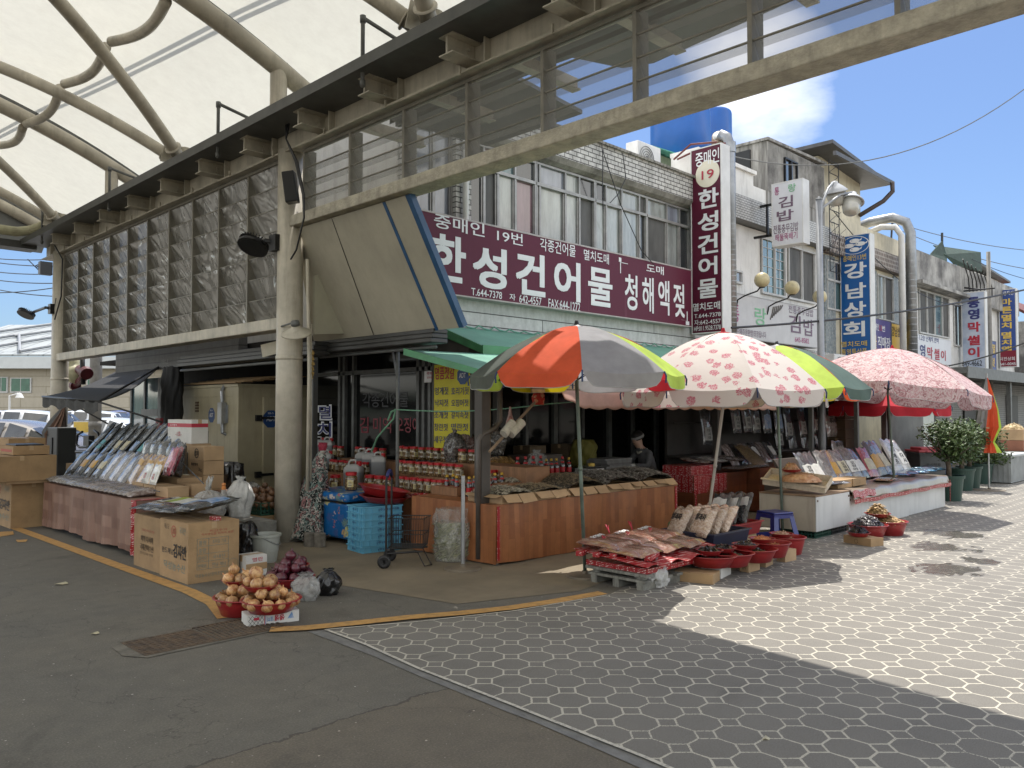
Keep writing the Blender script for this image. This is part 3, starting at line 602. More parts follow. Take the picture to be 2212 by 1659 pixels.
# ---- corner shop building
FY=8.7
b1=thing('shop_building','two storey corner shop with white brick parapet and sliding windows above the maroon sign','building',(10.2,9,0))
WBR=mat_brick('white_split_brick',(0.66,0.655,0.62),(0.56,0.555,0.53),(0.1,0.097,0.09),0.2,0.075,0.008,'y',0.8,0.8,0.3)
SIDING=mat_brick('pale_siding',(0.6,0.61,0.6),(0.56,0.57,0.57),(0.07,0.07,0.065),6.0,0.19,0.008,'y',0.6,0.5,0.25)
mb=MB();mb.box(6.62,13.72,8.55,8.92,5.68,6.13);mb.build('parapet',WBR,b1)
mb=MB();mb.box(6.6,13.74,8.5,9.0,6.131,6.17)
for k in range(70):x=6.65+k*0.1;mb.box(x,x+random.uniform(0.02,0.08),8.49,8.52,6.12,6.165)
mb.build('coping',CONC,b1)
mb=MB();mb.slab([(6.62,8.54,5.679),(6.62,9.0,5.679),(6.62,9.0,5.55),(6.62,8.69,5.56),(6.62,8.6,5.6)],(7.1,0,0));mb.build('soffit',CONC,b1)
mb=MB();mb.box(6.62,13.7,8.82,17,2.62,5.67);mb.box(7.62,13.7,8.83,17,0,2.615);mb.build('wall',CONCW,b1)
mb=MB();mb.box(6.62,13.7,8.66,8.815,2.62,4.32);mb.build('siding',SIDING,b1)
for q in((7.5,7.79),(6.62,6.8)):mb=MB();mb.box(q[0],q[1],8.62,8.815,4.321,5.55);mb.build('pilaster',WBR,b1)
window(b1,'y',8.72,6.8,7.5,4.34,5.55,[0.5],[5,5],ALU)
window(b1,'y',8.72,7.8,9.23,4.34,5.55,[0.22,0.42,0.68],[4,0,1,3],ALU,5.2,[0,3,2,4])
window(b1,'y',8.72,9.235,10.7,4.34,5.55,[0.06,0.48,0.72],[2,1,1,0],ALU,5.2,[5,5,1,4])
window(b1,'y',8.72,10.705,12.19,4.34,5.55,[0.2,0.5,0.85],[1,1,1,4],ALU,5.2,[4,1,1,0])
window(b1,'y',8.72,12.195,13.62,4.34,5.55,[0.45,0.75],[0,1,4],ALU,5.2,[1,5,4])
mb=MB();mb.cyl((7.62,8.55,4.0),(7.62,8.55,5.6),0.045,n=14);mb.cyl((7.62,8.55,4.98),(7.62,8.55,5.06),0.055,n=14);mb.build('drainpipe',WHITE,b1,smooth=False)
# ground floor front: dark glazed doors
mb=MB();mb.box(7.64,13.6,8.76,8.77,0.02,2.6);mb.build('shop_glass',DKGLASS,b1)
mb=MB();k=0
for x in(7.64,8.3,9.0,9.65,10.35,11.05,11.75,12.45,13.15,13.55):mb.box(x,x+(0.09 if k%2 else 0.06),8.7,8.76,0.02,2.56);k+=1
mb.box(7.64,13.62,8.69,8.758,2.1,2.17);mb.box(7.64,13.62,8.69,8.758,0.02,0.14);mb.build('door_frame',GREYP,b1)
# side shopfront facing the arcade
SX=7.45
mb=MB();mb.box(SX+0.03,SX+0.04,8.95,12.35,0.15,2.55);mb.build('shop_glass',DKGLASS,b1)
mb=MB()
for px in(668,735,745,765,905,917,930):y=at(px,900,x=SX).y;mb.box(SX-0.03,SX+0.029,y-0.03,y+0.03,0.1,2.5)
mb.box(SX-0.03,SX+0.028,8.9,12.4,2.2,2.26);mb.box(SX-0.03,SX+0.028,8.9,12.4,0.0,0.4);mb.build('door_frame',GREYP,b1)
mb=MB();mb.box(7.3,7.62,8.12,8.9,0,2.6);mb.build('corner_pier',M('dark_pier',(0.09,0.088,0.085),0.6,0.2,4),b1)
mb=MB();mb.box(SX+0.16,SX+0.3,12.4,19,0,5.2);mb.box(6.2,7.6,9.2,19,2.62,2.7);mb.build('dark_hall',M('unlit_hall_dark',(0.02,0.019,0.018),0.9,0.3,3),b1)  # near-black colour stands in for the unlit depth of the hall
mb=MB();letters(mb,'x',SX+0.03,[('각종건어물',783,847,882,880,0.01)],off=0.004);mb.build('lettering',INKK,b1)
mb=MB();letters(mb,'x',SX+0.03,[('김',777,901,796,935,0.012),('미역',806,901,845,935,0.012),('오징어',855,901,906,935,0.012)],off=0.004);mb.build('lettering',M('window_red',(0.2,0.015,0.03),0.5,0.1,5),b1)
# sign boxes
def sign(name,label,axis,c,px,face,frame,texts=(),th=0.18,parts=None,cat='sign',group=None,rim=0.02,blank=False):
 """px = (x0, y_top, x1, y_bottom): the face in the photo; texts = {ink: [(str,x0,y0,x1,y1,bold)]}"""
 x0,yt,x1,yb=px;k={axis:c};a=at(x0,(yt+yb)/2,**k);b=at(x1,(yt+yb)/2,**k);mx_=(x0+x1)/2
 z1=at(mx_,yt,**k).z;z0=at(mx_,yb,**k).z;i=0 if axis=='y' else 1;a0,a1=sorted((a[i],b[i]))
 t=thing(name,label,cat,((a0+a1)/2,c,z0)if axis=='y' else(c,(a0+a1)/2,z0),group=group)
 m=MB();bx(m,axis,a0+rim,a1-rim,c,c+th,z0+rim,z1-rim);m.build('face',face,t)
 m=MB();e=0.006
 bx(m,axis,a0,a0+rim,c-e,c+th+0.01,z0,z1);bx(m,axis,a1-rim,a1,c-e,c+th+0.01,z0,z1);bx(m,axis,a0+rim,a1-rim,c-e,c+th+0.01,z0,z0+rim);bx(m,axis,a0+rim,a1-rim,c-e,c+th+0.01,z1-rim,z1);m.build('frame',frame,t)
 for ink,items in dict(texts).items():
  m=MB();letters(m,axis,c,items);m.build('lettering',ink,t)
 return t,a0,a1,z0,z1
MAR=M('maroon_sign_sheet',(0.095,0.011,0.03),0.5,0.2,1.2,stretch=(5,5,0.35),col2=(0.16,0.045,0.075),lo=0.22,hi=0.36,spec=0.25)
def t8(s,x0,y0,x1,y1,b=0.02):return(s,*V8(x0,y0),*V8(x1,y1),b)
SGN=8.47
ms,*_=sign('shop_sign','long maroon shop sign with big white letters over the corner shop','y',SGN,(880,514,1494,666),MAR,M('sign_rim',(0.45,0.4,0.38),0.5,0.2,6),{INKW:[t8('중매인',175,245,540,345,0.015),t8('19번',630,340,815,425,0.005),t8('각종건어물',940,412,1195,500,0.008),t8('멸치도매',1255,485,1435,560,0.008),t8('한',150,365,405,700,0.045),t8('성',455,450,700,750,0.045),t8('건',765,495,977,800,0.045),t8('어',1040,552,1230,838,0.045),t8('물',1285,605,1460,878,0.04),t8('청',1550,650,1640,905,0.025),t8('해',1675,668,1757,925,0.025),t8('액',1790,690,1870,940,0.025),t8('젖',1900,715,1980,958,0.025),t8('도매',1705,582,1830,642,0.008),t8('T.644-7378',445,760,665,812,0.004),t8('자',720,788,762,835,0.01),t8('642-4557',790,805,950,862,0.004),t8('FAX:644-1272',1000,838,1228,903,0.004)]})
m=MB()
for(x0,y0,x1,y1)in((1507,525,1525,560),(1516,560,1522,640),(1525,565,1572,571),(1996,915,2002,985),(1958,975,1996,981),(1990,985,2014,1015)):
 a=at(*V8(x0,y0),y=SGN-0.006);b=at(*V8(x1,y1),y=SGN-0.006);m.box(a.x,b.x,SGN-0.006,SGN-0.003,b.z,a.z)
m.build('ornament',INKW,ms)
def t3(s,x0,y0,x1,y1,b=0.02):return(s,*V3(x0,y0),*V3(x1,y1),b)
PX1=13.5
MAR2=M('maroon_box_sheet',(0.095,0.011,0.03),0.45,0.15,3,spec=0.25)
vs,a0,a1,z0,z1=sign('projecting_sign','tall maroon projecting sign with a round cream 19 at the building corner','x',PX1,(1493,316,1560,720),MAR2,WHITE,{INKW:[t3('중매인',240,410,383,497,0.01),t3('한',258,640,380,755,0.04),t3('성',255,780,378,892,0.04),t3('건',255,912,376,1030,0.04),t3('어',258,1050,372,1160,0.04),t3('물',255,1182,375,1296,0.04),t3('멸치도매',225,1322,388,1370,0.012),t3('T.644-7378',233,1387,392,1412,0.004),t3('자:642-4557',233,1422,392,1455,0.004),t3('HP:011.9528.7378',232,1462,392,1490,0.004)]},th=0.3)
cc=at(*V3(313,550),x=PX1);m=MB();m.lathe([(0,0),(0.26,0),(0.26,0.003),(0,0.003)],n=40,M4=Matrix.Translation((PX1-0.004,cc.y,cc.z))@Matrix.Rotation(R(90),4,'Y'));m.build('number_disc',M('cream_disc',(0.68,0.63,0.5),0.4,0.05,4),vs)
m=MB();letters(m,'x',PX1,[t3('19',277,527,350,580,0.02)],off=0.012);m.build('lettering',INKR,vs)
m=MB();m.tube([(PX1+0.15,a1+0.4,z1-0.05),(PX1+0.15,a1,z1+0.02),(PX1+0.15,a0,z1+0.02)],0.02);m.tube([at(1455,345,y=8.9),at(1492,312,x=PX1)],0.02);m.tube([at(1492,312,x=PX1),(PX1,a0+0.1,z1+0.03)],0.02);m.build('bracket',M('red_steel',(0.16,0.04,0.035),0.6,0.2,6),vs)
# exhaust duct right behind the projecting sign
DUCT=M('galvanised_duct',(0.33,0.34,0.35),0.38,0.2,3,0.2,metal=0.75,bscale=9)
t=thing('exhaust_duct','silver exhaust duct rising right behind the maroon projecting sign','duct',(13.95,8.05,3))
p=Vector((13.95,8.0,0));mb=MB();mb.tube([p+Vector((0,0,2.7)),p+Vector((0,0,6.75)),p+Vector((0,0.06,6.92)),p+Vector((0,0.2,7.0))],0.1,20);mb.build('pipe',DUCT,t,smooth=True)
mb=MB()
for k in range(40):mb.lathe([(0.102,0),(0.102,0.012)],p+Vector((0,0,2.8+k*0.1)),20)
mb.lathe([(0.115,6.6),(0.115,6.8)],p,20);mb.build('seam_ring',DUCT,t)
t=thing('flexible_duct','pale ribbed flexible duct sagging from the rooftop behind the projecting sign','duct',(14.5,8.9,6.6));mb=MB();ps=[Vector((14.0,8.25,7.0)).lerp(Vector((15.6,9.3,6.35)),i/16)+Vector((0,0,-0.12*math.sin(i/16*3.14)))for i in range(17)]
for i in range(64):
 a=ps[i//4].lerp(ps[i//4+1],(i%4)/4);d=(ps[i//4+1]-ps[i//4]).normalized();mb.cyl(a,a+d*0.02,0.15,n=14);
mb.build('rib',M('rib_tan',(0.33,0.24,0.17),0.6,0.2,6),t);mb=MB();mb.tube(ps,0.138,14);mb.build('sleeve',WHITE,t,smooth=True)
# roof of the corner shop
TANK=M('blue_tank',(0.012,0.11,0.42),0.35,0.1,2,0.05)
def tank(x,y,r,z0,z1,label):
 t=thing('water_tank',label,'water tank',(x,y,z0));mb=MB();mb.lathe([(r,0),(r,z1-z0-0.1),(r*0.97,z1-z0-0.03),(r*0.9,z1-z0),(0,z1-z0+0.05)],(x,y,z0),40);mb.build('body',TANK,t,smooth=False)
 for pl in t.children[0].data.polygons:pl.use_smooth=True
 mb=MB();mb.lathe([(r+0.012,0),(r+0.012,0.05)],(x,y,z0+0.4),40);mb.build('band',TANK,t)
p=at(1470,330,y=11.5);tank(p.x,11.5,0.76,7.3,9.3,'large blue water tank on the roof above the mossy wall')
p=at(1540,330,y=12.8);tank(p.x,12.8,0.56,7.3,10.6,'darker taller blue water tank behind the maroon projecting sign')
MOSS=M('mossy_wall',(0.16,0.2,0.13),0.9,0.4,2.5,0.3,col2=(0.08,0.1,0.06),dirt=0.6)
t=thing('rooftop_shed','mossy rooftop shed covered with green net under the blue tanks','shed',(15.4,11,6))
mb=MB();mb.box(14.4,16.6,10.2,13.6,5.7,7.25);mb.build('wall',MOSS,t);mb=MB();mb.grid(lambda i,j:Vector((14.2+2.5*i,10.0+3.4*j,7.27+0.08*math.sin(i*9)*math.sin(j*7)+0.12*i)),14,10);mb.build('net_cover',M('green_net',(0.12,0.42,0.33),0.8,0.3,8),t,solid=0.02)
def aircon(x,y,z,label,w=0.78,h=0.62,d=0.3,axis='y',scale=1):
 t=thing('air_conditioner',label,'air conditioner',(x,y,z));mb=MB();a=x if axis=='y' else y;c=y if axis=='y' else x
 bx(mb,axis,a-w/2,a+w/2,c-d/2,c+d/2,z,z+h);mb.build('case',WHITE,t,bevel=0.015)
 mb=MB();rot=Matrix.Rotation(R(90),4,'X')if axis=='y' else Matrix.Rotation(R(-90),4,'Y');o=Matrix.Translation((x-0.1,y-d/2-0.004,z+h/2)if axis=='y' else(x-d/2-0.004,y+0.1,z+h/2))@rot
 for r in(0.08,0.13,0.18,0.23):mb.lathe([(r,0),(r+0.01,0),(r+0.01,0.008),(r,0.008)],n=24,M4=o,caps=False)
 mb.lathe([(0,0.002),(0.05,0.002),(0.05,0.01),(0,0.01)],n=16,M4=o);mb.build('fan_grille',GREYP,t)
 mb=MB()
 for k in range(9):bx(mb,axis,a+w/2+0.0005,a+w/2+0.004,c-d/2+0.04,c+d/2-0.04,z+0.1+k*0.045,z+0.12+k*0.045)
 mb.build('louvre',GREYP,t)
p=at(1390,345,y=9.6);aircon(p.x,9.6,6.35,'white air conditioner on the brick parapet roof')
# hanging wires on the brick front
w=MB()
for x,pts in enumerate(([(1300,310),(1302,345),(1301,400),(1303,452)],[(1345,330),(1352,385),(1335,420),(1318,438)],[(1300,320),(1340,440),(1385,540),(1415,575)])):w.tube([at(*q,y=8.42)for q in pts],0.008,5)
tag(w.build('loose_wire',BLACK),'loose wires dangling down the white brick front past the windows','wire')
# green roof over the shop front, lower lean-to awning, valance
GRN=M('turquoise_sheet',(0.15,0.37,0.28),0.4,0.15,2,0.1,dirt=0.2);GRNE=M('green_fascia',(0.05,0.24,0.1),0.4,0.2,4)
t=thing('green_awning','turquoise sheet metal awning with green edge along the shop front','awning',(10,8,2.3))
mb=MB();mb.slab([(7.2,8.64,2.78),(13.5,8.64,2.78),(13.5,7.72,2.44),(7.2,7.72,2.44)],(0,0,0.02));mb.build('sheet',GRN,t)
mb=MB();mb.box(7.16,13.5,7.69,7.715,2.34,2.47);mb.slab([(7.17,8.64,2.8),(7.17,7.72,2.46),(7.17,7.72,2.36),(7.17,8.64,2.68)],(0.025,0,0));mb.build('edge',GRNE,t)
mb=MB();ex=[7.25+k*0.31 for k in range(20)]
for x in ex:mb.tube([(x,8.63,2.8),(x+0.05,8.6,2.82+random.uniform(0,0.03)),(x+0.16,8.61,2.81),(x+0.3,8.63,2.8)],0.012,5)
mb.build('loose_sealant',GRN,t)
t=thing('lean_to_awning','lower green lean-to awning with pale planks and pink scalloped valance over the anchovy stall','awning',(8.5,7,2))
mb=MB();mb.slab([(5.95,7.7,2.32),(12.6,7.7,2.42),(12.6,6.02,1.96),(5.95,6.02,1.94)],(0,0,0.018));mb.build('sheet',GRN,t)
mb=MB();mb.slab([(5.92,7.75,2.36),(5.92,6.0,1.965),(5.92,6.0,1.9),(5.92,7.75,2.28)],(0.026,0,0));mb.build('edge',GRNE,t)
LINER=mat_brick('old_planks',(0.52,0.36,0.22),(0.44,0.3,0.19),(0.15,0.1,0.07),2.2,0.05,0.005,'y',0.7,0.3,0.35)
mb=MB();mb.slab([(5.97,7.7,2.26),(12.58,7.7,2.36),(12.58,6.06,1.935),(5.97,6.06,1.91)],(0,0,0.012));mb.build('liner',M('tan_liner',(0.33,0.26,0.2),0.7,0.3,3,stretch=(1,6,1)),t)
mb=MB();mb.box(6.3,12.6,5.99,6.015,1.81,1.93);mb.build('front_planks',LINER,t)
mb=MB();mb.tube([(6.2,7.72,2.3),(7.3,7.65,2.31)],0.03,8);mb.build('rolled_shade',M('tan_roll',(0.36,0.28,0.2),0.7,0.2,8),t,smooth=True)
VAL=mat_cloth('pink_valance',(0.66,0.43,0.35),4,0.35)
mb=MB()
def val(i,j):
 x=6.75+4.9*i;dz=0.17+0.025*abs(math.sin(x*math.pi/0.3));s=1 if i>0.08 else i/0.08
 return Vector((x,5.985-0.05*j+0.012*math.sin(x*9)*j,1.84-(0.02+dz*(0.4+0.6*s))*j))
mb.grid(val,160,5);mb.build('valance',VAL,t,smooth=True,solid=0.004)
# dark roller box and poles around the arcade side of the shop
AWN=M('dark_awning_box',(0.04,0.04,0.038),0.45,0.2,5)
t=thing('roller_awning','dark grey roller awning box below the angled fascia','awning',(6.0,8.5,2.45));mb=MB()
for zz,xx in((2.40,0),(2.455,0.02),(2.51,0.04)):mb.box(5.9+xx,6.16,7.22,9.86,zz,zz+0.053)
mb.build('box',AWN,t,bevel=0.01);mb=MB();mb.tube([(6.05,7.3,2.36),(6.05,9.8,2.36)],0.022);mb.build('roller',GREYP,t,smooth=True)
mb=MB();mb.box(5.98,6.06,9.86,9.94,0,2.52);tag(mb.build('steel_post',AWN,bevel=0.006),'dark square steel post just right of the main column','post')
p=at(858,1080,x=6.12);mb=MB();mb.cyl((6.12,p.y,0),(6.12,p.y,2.36),0.022,n=12);mb.tube([(6.12,p.y,2.0),(6.6,p.y+0.75,2.4)],0.016,8);tag(mb.build('awning_pole',GREYP,smooth=True),'thin grey awning pole behind the shopping cart with green twine tied to it','pole')
t=thing('corner_post','brown square post with drain elbow at the corner of the anchovy stall','post',(5.93,6.38,0));mb=MB();mb.box(5.87,5.99,6.32,6.44,0,1.93);mb.build('post',M('brown_post',(0.06,0.052,0.045),0.55,0.2,5),t,bevel=0.005)
mb=MB();mb.tube([(5.86,6.36,0.05),(5.86,6.36,1.3),(5.9,6.34,1.37),(6.08,6.34,1.42),(6.15,6.34,1.5),(6.15,6.34,1.9)],0.032,10);mb.build('drainpipe',M('brown_pipe',(0.09,0.075,0.065),0.4,0.2,8),t,smooth=True)
mb=MB();mb.box(6.0,6.035,6.36,6.42,0,1.9);mb.build('timber',M('post_timber',(0.2,0.14,0.09),0.8,0.3,5,stretch=(6,6,0.6)),t)
tw=MB();a=Vector((6.1,at(858,880,x=6.12).y,1.63));b=at(1190,872,y=6.2)
tw.tube([a.lerp(b,i/12)-Vector((0,0,0.05*math.sin(i/12*3.14)))for i in range(13)]+[b.lerp(Vector((9.6,6.15,1.86)),i/6)for i in range(1,7)],0.007,5)
tw.tube([a,at(850,905,x=6.1),at(832,925,x=6.1),at(815,945,x=6.1),at(803,975,x=6.15)],0.012,5);tw.tube([a,at(845,890,x=6.08),at(838,908,x=6.08)],0.012,5)
tag(tw.build('green_twine',M('green_plastic_twine',(0.16,0.36,0.23),0.5,0.2,6)),'green plastic twine strung from the grey pole across to the planks','twine')
# yellow menu banner, cut-out sign, small notices
YB=M('yellow_banner',(0.62,0.55,0.02),0.5,0.08,3)
def t6(s,x0,y0,x1,y1,b=0.015):return(s,575.1+x0*0.24,707.8+y0*0.24,575.1+x1*0.24,707.8+y1*0.24,b)
bn,*_=sign('menu_banner','tall yellow banner listing salted seafood in dark letters beside the shop corner','x',7.27,(937,785,1016,990),YB,GREYP,{INKB:[t6('멍게젓',1518,535,1640,605),t6('호리기젓',1665,535,1822,605),t6('낙지젓',1518,645,1638,710),t6('오징어젓',1665,645,1820,710),t6('조개젓',1512,752,1636,818),t6('갈치속젓',1665,752,1818,818),t6('창란젓',1512,862,1634,928),t6('명란젓',1665,862,1816,928),t6('새우젓',1510,975,1630,1040)],INKR:[t6('명품젓갈',1520,350,1695,465,0.03)]},th=0.02,rim=0.004)
ADTB=M('security_blue',(0.015,0.06,0.2),0.4,0.1,5)
def adt(par,axis,c,px,py,r,name='security_sticker'):
 p=at(px,py,**{axis:c});m=MB();ex=EX[axis]
 pts=[p+ex*(r*math.cos(R(22.5+45*k)))+Vector((0,0,r*1.05*math.sin(R(22.5+45*k))))for k in range(8)];m.slab(pts,(0,0.003,0)if axis=='y' else(0.003,0,0));o=m.build(name,ADTB,par)
 m=MB();q=p-(Vector((0,0.003,0))if axis=='y' else Vector((0.003,0,0)));m.text('ADT',q-ex*r*0.55-Vector((0,0,r*0.25)),ex,(0,0,1),r*1.1,r*0.55,0.04);m.text('캡스',q-ex*r*0.4+Vector((0,0,r*0.55)),ex,(0,0,1),r*0.8,r*0.2,0.01);m.build('lettering',INKW,o)
adt(bn,'x',7.262,575.1+1768*0.24,707.8+432*0.24,0.12)
m=MB();bx(m,'x',at(920,0,x=7.29).y,at(935,0,x=7.29).y,7.285,7.292,at(928,826,x=7.29).z,at(928,801,x=7.29).z);o=m.build('notice',INKW,bn);m=MB();letters(m,'x',7.284,[('주의',922,803,934,810,0.02),('경비중',922,813,934,818,0.01)],off=0.003);m.build('lettering',INKR,o)
t=thing('cutout_sign','dark blue upright letter sign with white outline inside the shop window','sign',(SX,11.3,1))
m=MB();letters(m,'x',SX-0.05,[('멸',686,874,718,908,0.055),('치',684,910,718,946,0.055)],off=0.002);m.build('outline',INKW,t)
m=MB();letters(m,'x',SX-0.056,[('멸',689,877,715,905,0.01),('치',687,913,715,943,0.01)],off=0.002);m.build('lettering',INKB,t)
# ---- white kimbap house
b2=thing('white_house','white two storey house with tiled cornice band behind the kimbap signs','building',(16.6,9,0))
TIL=mat_brick('small_white_tile',(0.6,0.6,0.58),(0.52,0.52,0.5),(0.16,0.16,0.155),0.12,0.05,0.007,'y',0.5,0.4,0.25)
mb=MB();mb.box(13.74,19.5,8.7,18,0,5.58);mb.build('wall',CONCW,b2)
mb=MB();mb.box(13.73,19.52,8.45,8.699,5.6,6.1);mb.box(13.75,19.48,8.52,8.699,2.2,3.05);mb.build('tile_band',TIL,b2)
mb=MB();mb.box(13.735,16.0,8.62,9.2,6.1,6.72);mb.box(16.001,19.5,8.64,9.3,6.1,6.5);mb.box(13.73,16.05,8.56,9.22,6.721,6.8);mb.build('parapet',CONCW,b2)
mb=MB();mb.box(16.6,19.5,8.6,14,5.9,7.62);mb.slab([(16.55,8.55,7.621),(19.55,8.55,7.7),(19.55,14,7.7),(16.55,14,7.621)],(0,0,0.06))
mb.build('rooftop_room',M('streaked_metal_wall',(0.4,0.39,0.365),0.8,0.5,1.3,0.3,col2=(0.13,0.125,0.115),stretch=(6,6,0.5),dirt=0.7),b2)
mb=MB()
for k in range(58):mb.box(16.6+k*0.05,16.625+k*0.05,8.585,8.599,6.5,7.6)
mb.build('corrugation',CONCG,b2)
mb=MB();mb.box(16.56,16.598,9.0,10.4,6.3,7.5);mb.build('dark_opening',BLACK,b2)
a=at(1693,350,y=8.58).x;b=at(1720,350,y=8.58).x;window(b2,'y',8.56,a,b,6.75,7.4,[0.5],[4,4],BLKM)
a=at(1642,560,y=8.7).x;b=at(1693,560,y=8.7).x;window(b2,'y',8.67,a,b,4.2,5.45,[0.55],[2,2],WFRAME,grid=6)
a=at(1700,560,y=8.7).x;b=at(1757,560,y=8.7).x;window(b2,'y',8.67,a,b,4.2,5.45,[0.5],[0,0],WFRAME)
a=at(1586,605,y=8.7).x;b=at(1601,605,y=8.7).x;window(b2,'y',8.68,a,b,4.3,4.58,[],[5],WFRAME)
KG=M('pale_grey_sign',(0.52,0.52,0.52),0.45,0.06,3,dirt=0.08)
kb,*_=sign('kimbap_sign','wide pale grey sign with green and dark brush letters and a drawn row of rolls','y',8.4,(1587,650,1768,741),KG,M('sign_grey_rim',(0.4,0.4,0.4),0.5,0.1,4),{INKM:[t3('통',462,1335,503,1440,0.02),t3('645-8582',838,1535,922,1565,0.01)],INKG:[t3('랑',597,1355,665,1462,0.02)],INKP:[t3('전통충무김밥',800,1352,948,1398,0.004),t3('김',800,1400,872,1505,0.02),t3('밥',890,1425,950,1525,0.02),t3('단체주문환영/포장됩니다',492,1488,665,1528,0.004)]})
m=MB()
for k in range(6):
 p=at(*V3(690+k*11,1425-k*11),y=8.393);q=at(*V3(708+k*11,1350-k*2),y=8.393);m.tube([p,p.lerp(q,0.5)+Vector((0.02,0,0)),q],0.014,6)
m.build('drawn_rolls',M('ink_grey',(0.12,0.11,0.1),0.6,0.2,20),kb)
kv,a0,a1,z0,z1=sign('kimbap_box_sign','white double sided box sign with brush letters jutting from the white house','x',15.9,(1667,391,1735,529),M('white_sign',(0.62,0.63,0.66),0.4,0.04,3),WHITE,{INKM:[t3('통',715,632,742,680,0.02),t3('해물뚝배기',718,905,852,948,0.008)],INKG:[t3('랑',797,610,843,658,0.02)],INKP:[t3('김',738,685,825,752,0.025),t3('밥',728,768,830,832,0.025),t3('전통충무김밥',708,850,858,902,0.006)]},th=0.28)
m=MB()
for zz in(z0+0.25,z0+0.9):m.box(15.95,16.0,a1,8.6,zz,zz+0.05)
m.box(15.95,16.0,a1+0.12,a1+0.16,z0+0.25,z0+0.95);m.build('bracket',BLKM,kv)
GLB=M('globe_plastic',(0.6,0.52,0.3),0.35,0.2,5,dirt=0.15)
for k,(x,y)in enumerate(((1646,605),(1711,622),(1771,641))):
 p=at(x,y,y=7.95);t=thing('globe_lamp','yellowed globe lamp above the kimbap sign, %s from the maroon projecting sign'%ORD[k],'lamp',p,group='globe lamps over the kimbap sign')
 mb=MB();mb.lathe([(0.155*math.sin(math.pi*i/14),-0.155*math.cos(math.pi*i/14))for i in range(15)],p,24);mb.build('globe',GLB,t,smooth=True)
 mb=MB();mb.tube([p+Vector((0,0.02,-0.12)),p+Vector((-0.05,0.08,-0.22)),p+Vector((-0.15,0.3,-0.3)),p+Vector((-0.22,0.42,-0.38)),p+Vector((-0.24,0.45,-0.55))],0.016,8);mb.cyl(p+Vector((0,0,-0.155)),p+Vector((0,0,-0.11)),0.06,n=12);mb.build('arm',BLKM,t,smooth=True)
# ---- cream house with pavilion
b3=thing('cream_house','cream house with roof pavilion under a dark sloping roof and lattice tile band','building',(22,9,0))
mb=MB();mb.box(19.53,25.4,8.7,17,0,5.55);mb.box(19.54,25.38,8.72,9.1,6.05,6.62);mb.box(19.6,22.2,8.8,15,6.1,8.0);mb.build('wall',CREAM,b3)
LAT=mat_brick('lattice_tile',(0.2,0.155,0.13),(0.17,0.13,0.11),(0.42,0.38,0.34),0.12,0.12,0.022,'y',0.6,0.6,0.3)
mb=MB();mb.box(19.55,25.39,8.52,8.9,5.56,6.049);mb.build('lattice_band',LAT,b3)
mb=MB();mb.slab([(19.1,8.2,8.06),(22.7,8.2,7.75),(22.7,15,7.75),(19.1,15,8.06)],(0,0,0.09));mb.box(19.1,22.78,8.12,8.199,7.76,7.86);mb.build('roof',M('dark_grey_roof',(0.09,0.09,0.092),0.5,0.2,5),b3)
mb=MB();mb.tube([(22.6,8.1,7.8),(22.62,8.1,7.55),(22.5,8.3,7.3),(22.0,8.74,6.9)],0.06,10);mb.build('downpipe',M('brown_pipe2',(0.07,0.05,0.045),0.5,0.2,5),b3,smooth=True)
BLT=mat_brick('blue_pattern_tile',(0.16,0.22,0.25),(0.4,0.43,0.43),(0.3,0.32,0.32),0.06,0.06,0.008,'y',0.5,0.3,0.3)
a=at(1893,640,y=8.7).x;b=at(1927,640,y=8.7).x
for q in((a-0.45,a-0.05,4.1),(b+0.05,b+0.4,4.1),(19.6,20.2,2.9)):mb=MB();mb.box(q[0],q[1],8.66,8.699,q[2],5.5);mb.build('tile_pilaster',BLT,b3)
window(b3,'y',8.67,a,b,4.15,5.42,[0.45],[1,0],WFRAME);window(b3,'y',8.67,b+0.45,b+1.2,3.9,5.4,[],[0],WFRAME)
a=at(1783,600,y=8.7).x;b=at(1815,600,y=8.7).x;window(b3,'y',8.67,a,b,4.15,5.4,[0.5],[0,2],WFRAME,4.9,[4,4])
mb=MB()
for s in(0,0.55):
 for k in range(9):z=5.0+k*0.3;mb.cyl((19.2+s,8.35,z),(19.2+s,8.35,z+0.3),0.012,n=5);
for k in range(10):z=5.0+k*0.3;mb.cyl((19.2,8.35,z),(19.75,8.35,z),0.012,n=5);mb.cyl((19.2,8.35,z),(19.75,8.35,z+0.3 if k<9 else z),0.008,n=5)
for k in range(40):
 z=random.uniform(4.9,6.9);x=random.uniform(19.3,19.9);mb.cyl((x,8.33,z),(x+random.uniform(-0.3,0.35),8.3,z+random.uniform(-0.1,0.3)),0.005,n=4)
tag(mb.build('steel_ladder',BLKM),'black lattice ladder with dry vines on the wall between white and cream houses','ladder')
SBL=M('blue_sign_sheet',(0.01,0.10,0.32),0.35,0.06,3)
kn,a0,a1,z0,z1=sign('blue_projecting_sign','tall blue projecting sign with four white fish in an oval','x',20.5,(1816,507,1881,790),SBL,WHITE,{INKW:[t3('강',1133,1083,1268,1178,0.04),t3('남',1140,1205,1265,1298,0.04),t3('상',1135,1318,1265,1415,0.04),t3('회',1128,1437,1258,1530,0.04)],INKY:[t3('중매인13번',1125,1037,1265,1072,0.015),t3('멸치도매',1115,1555,1270,1588,0.015),t3('통영특산품',1117,1600,1270,1635,0.015)]},th=0.28)
cc=at(*V3(1196,980),x=20.494);m=MB();T4=Matrix.Translation(cc)@Matrix.Rotation(R(-90),4,'Y');m.lathe([(0.345,0),(0.365,0),(0.365,0.004),(0.345,0.004)],n=48,sx=0.62,M4=T4,caps=False)
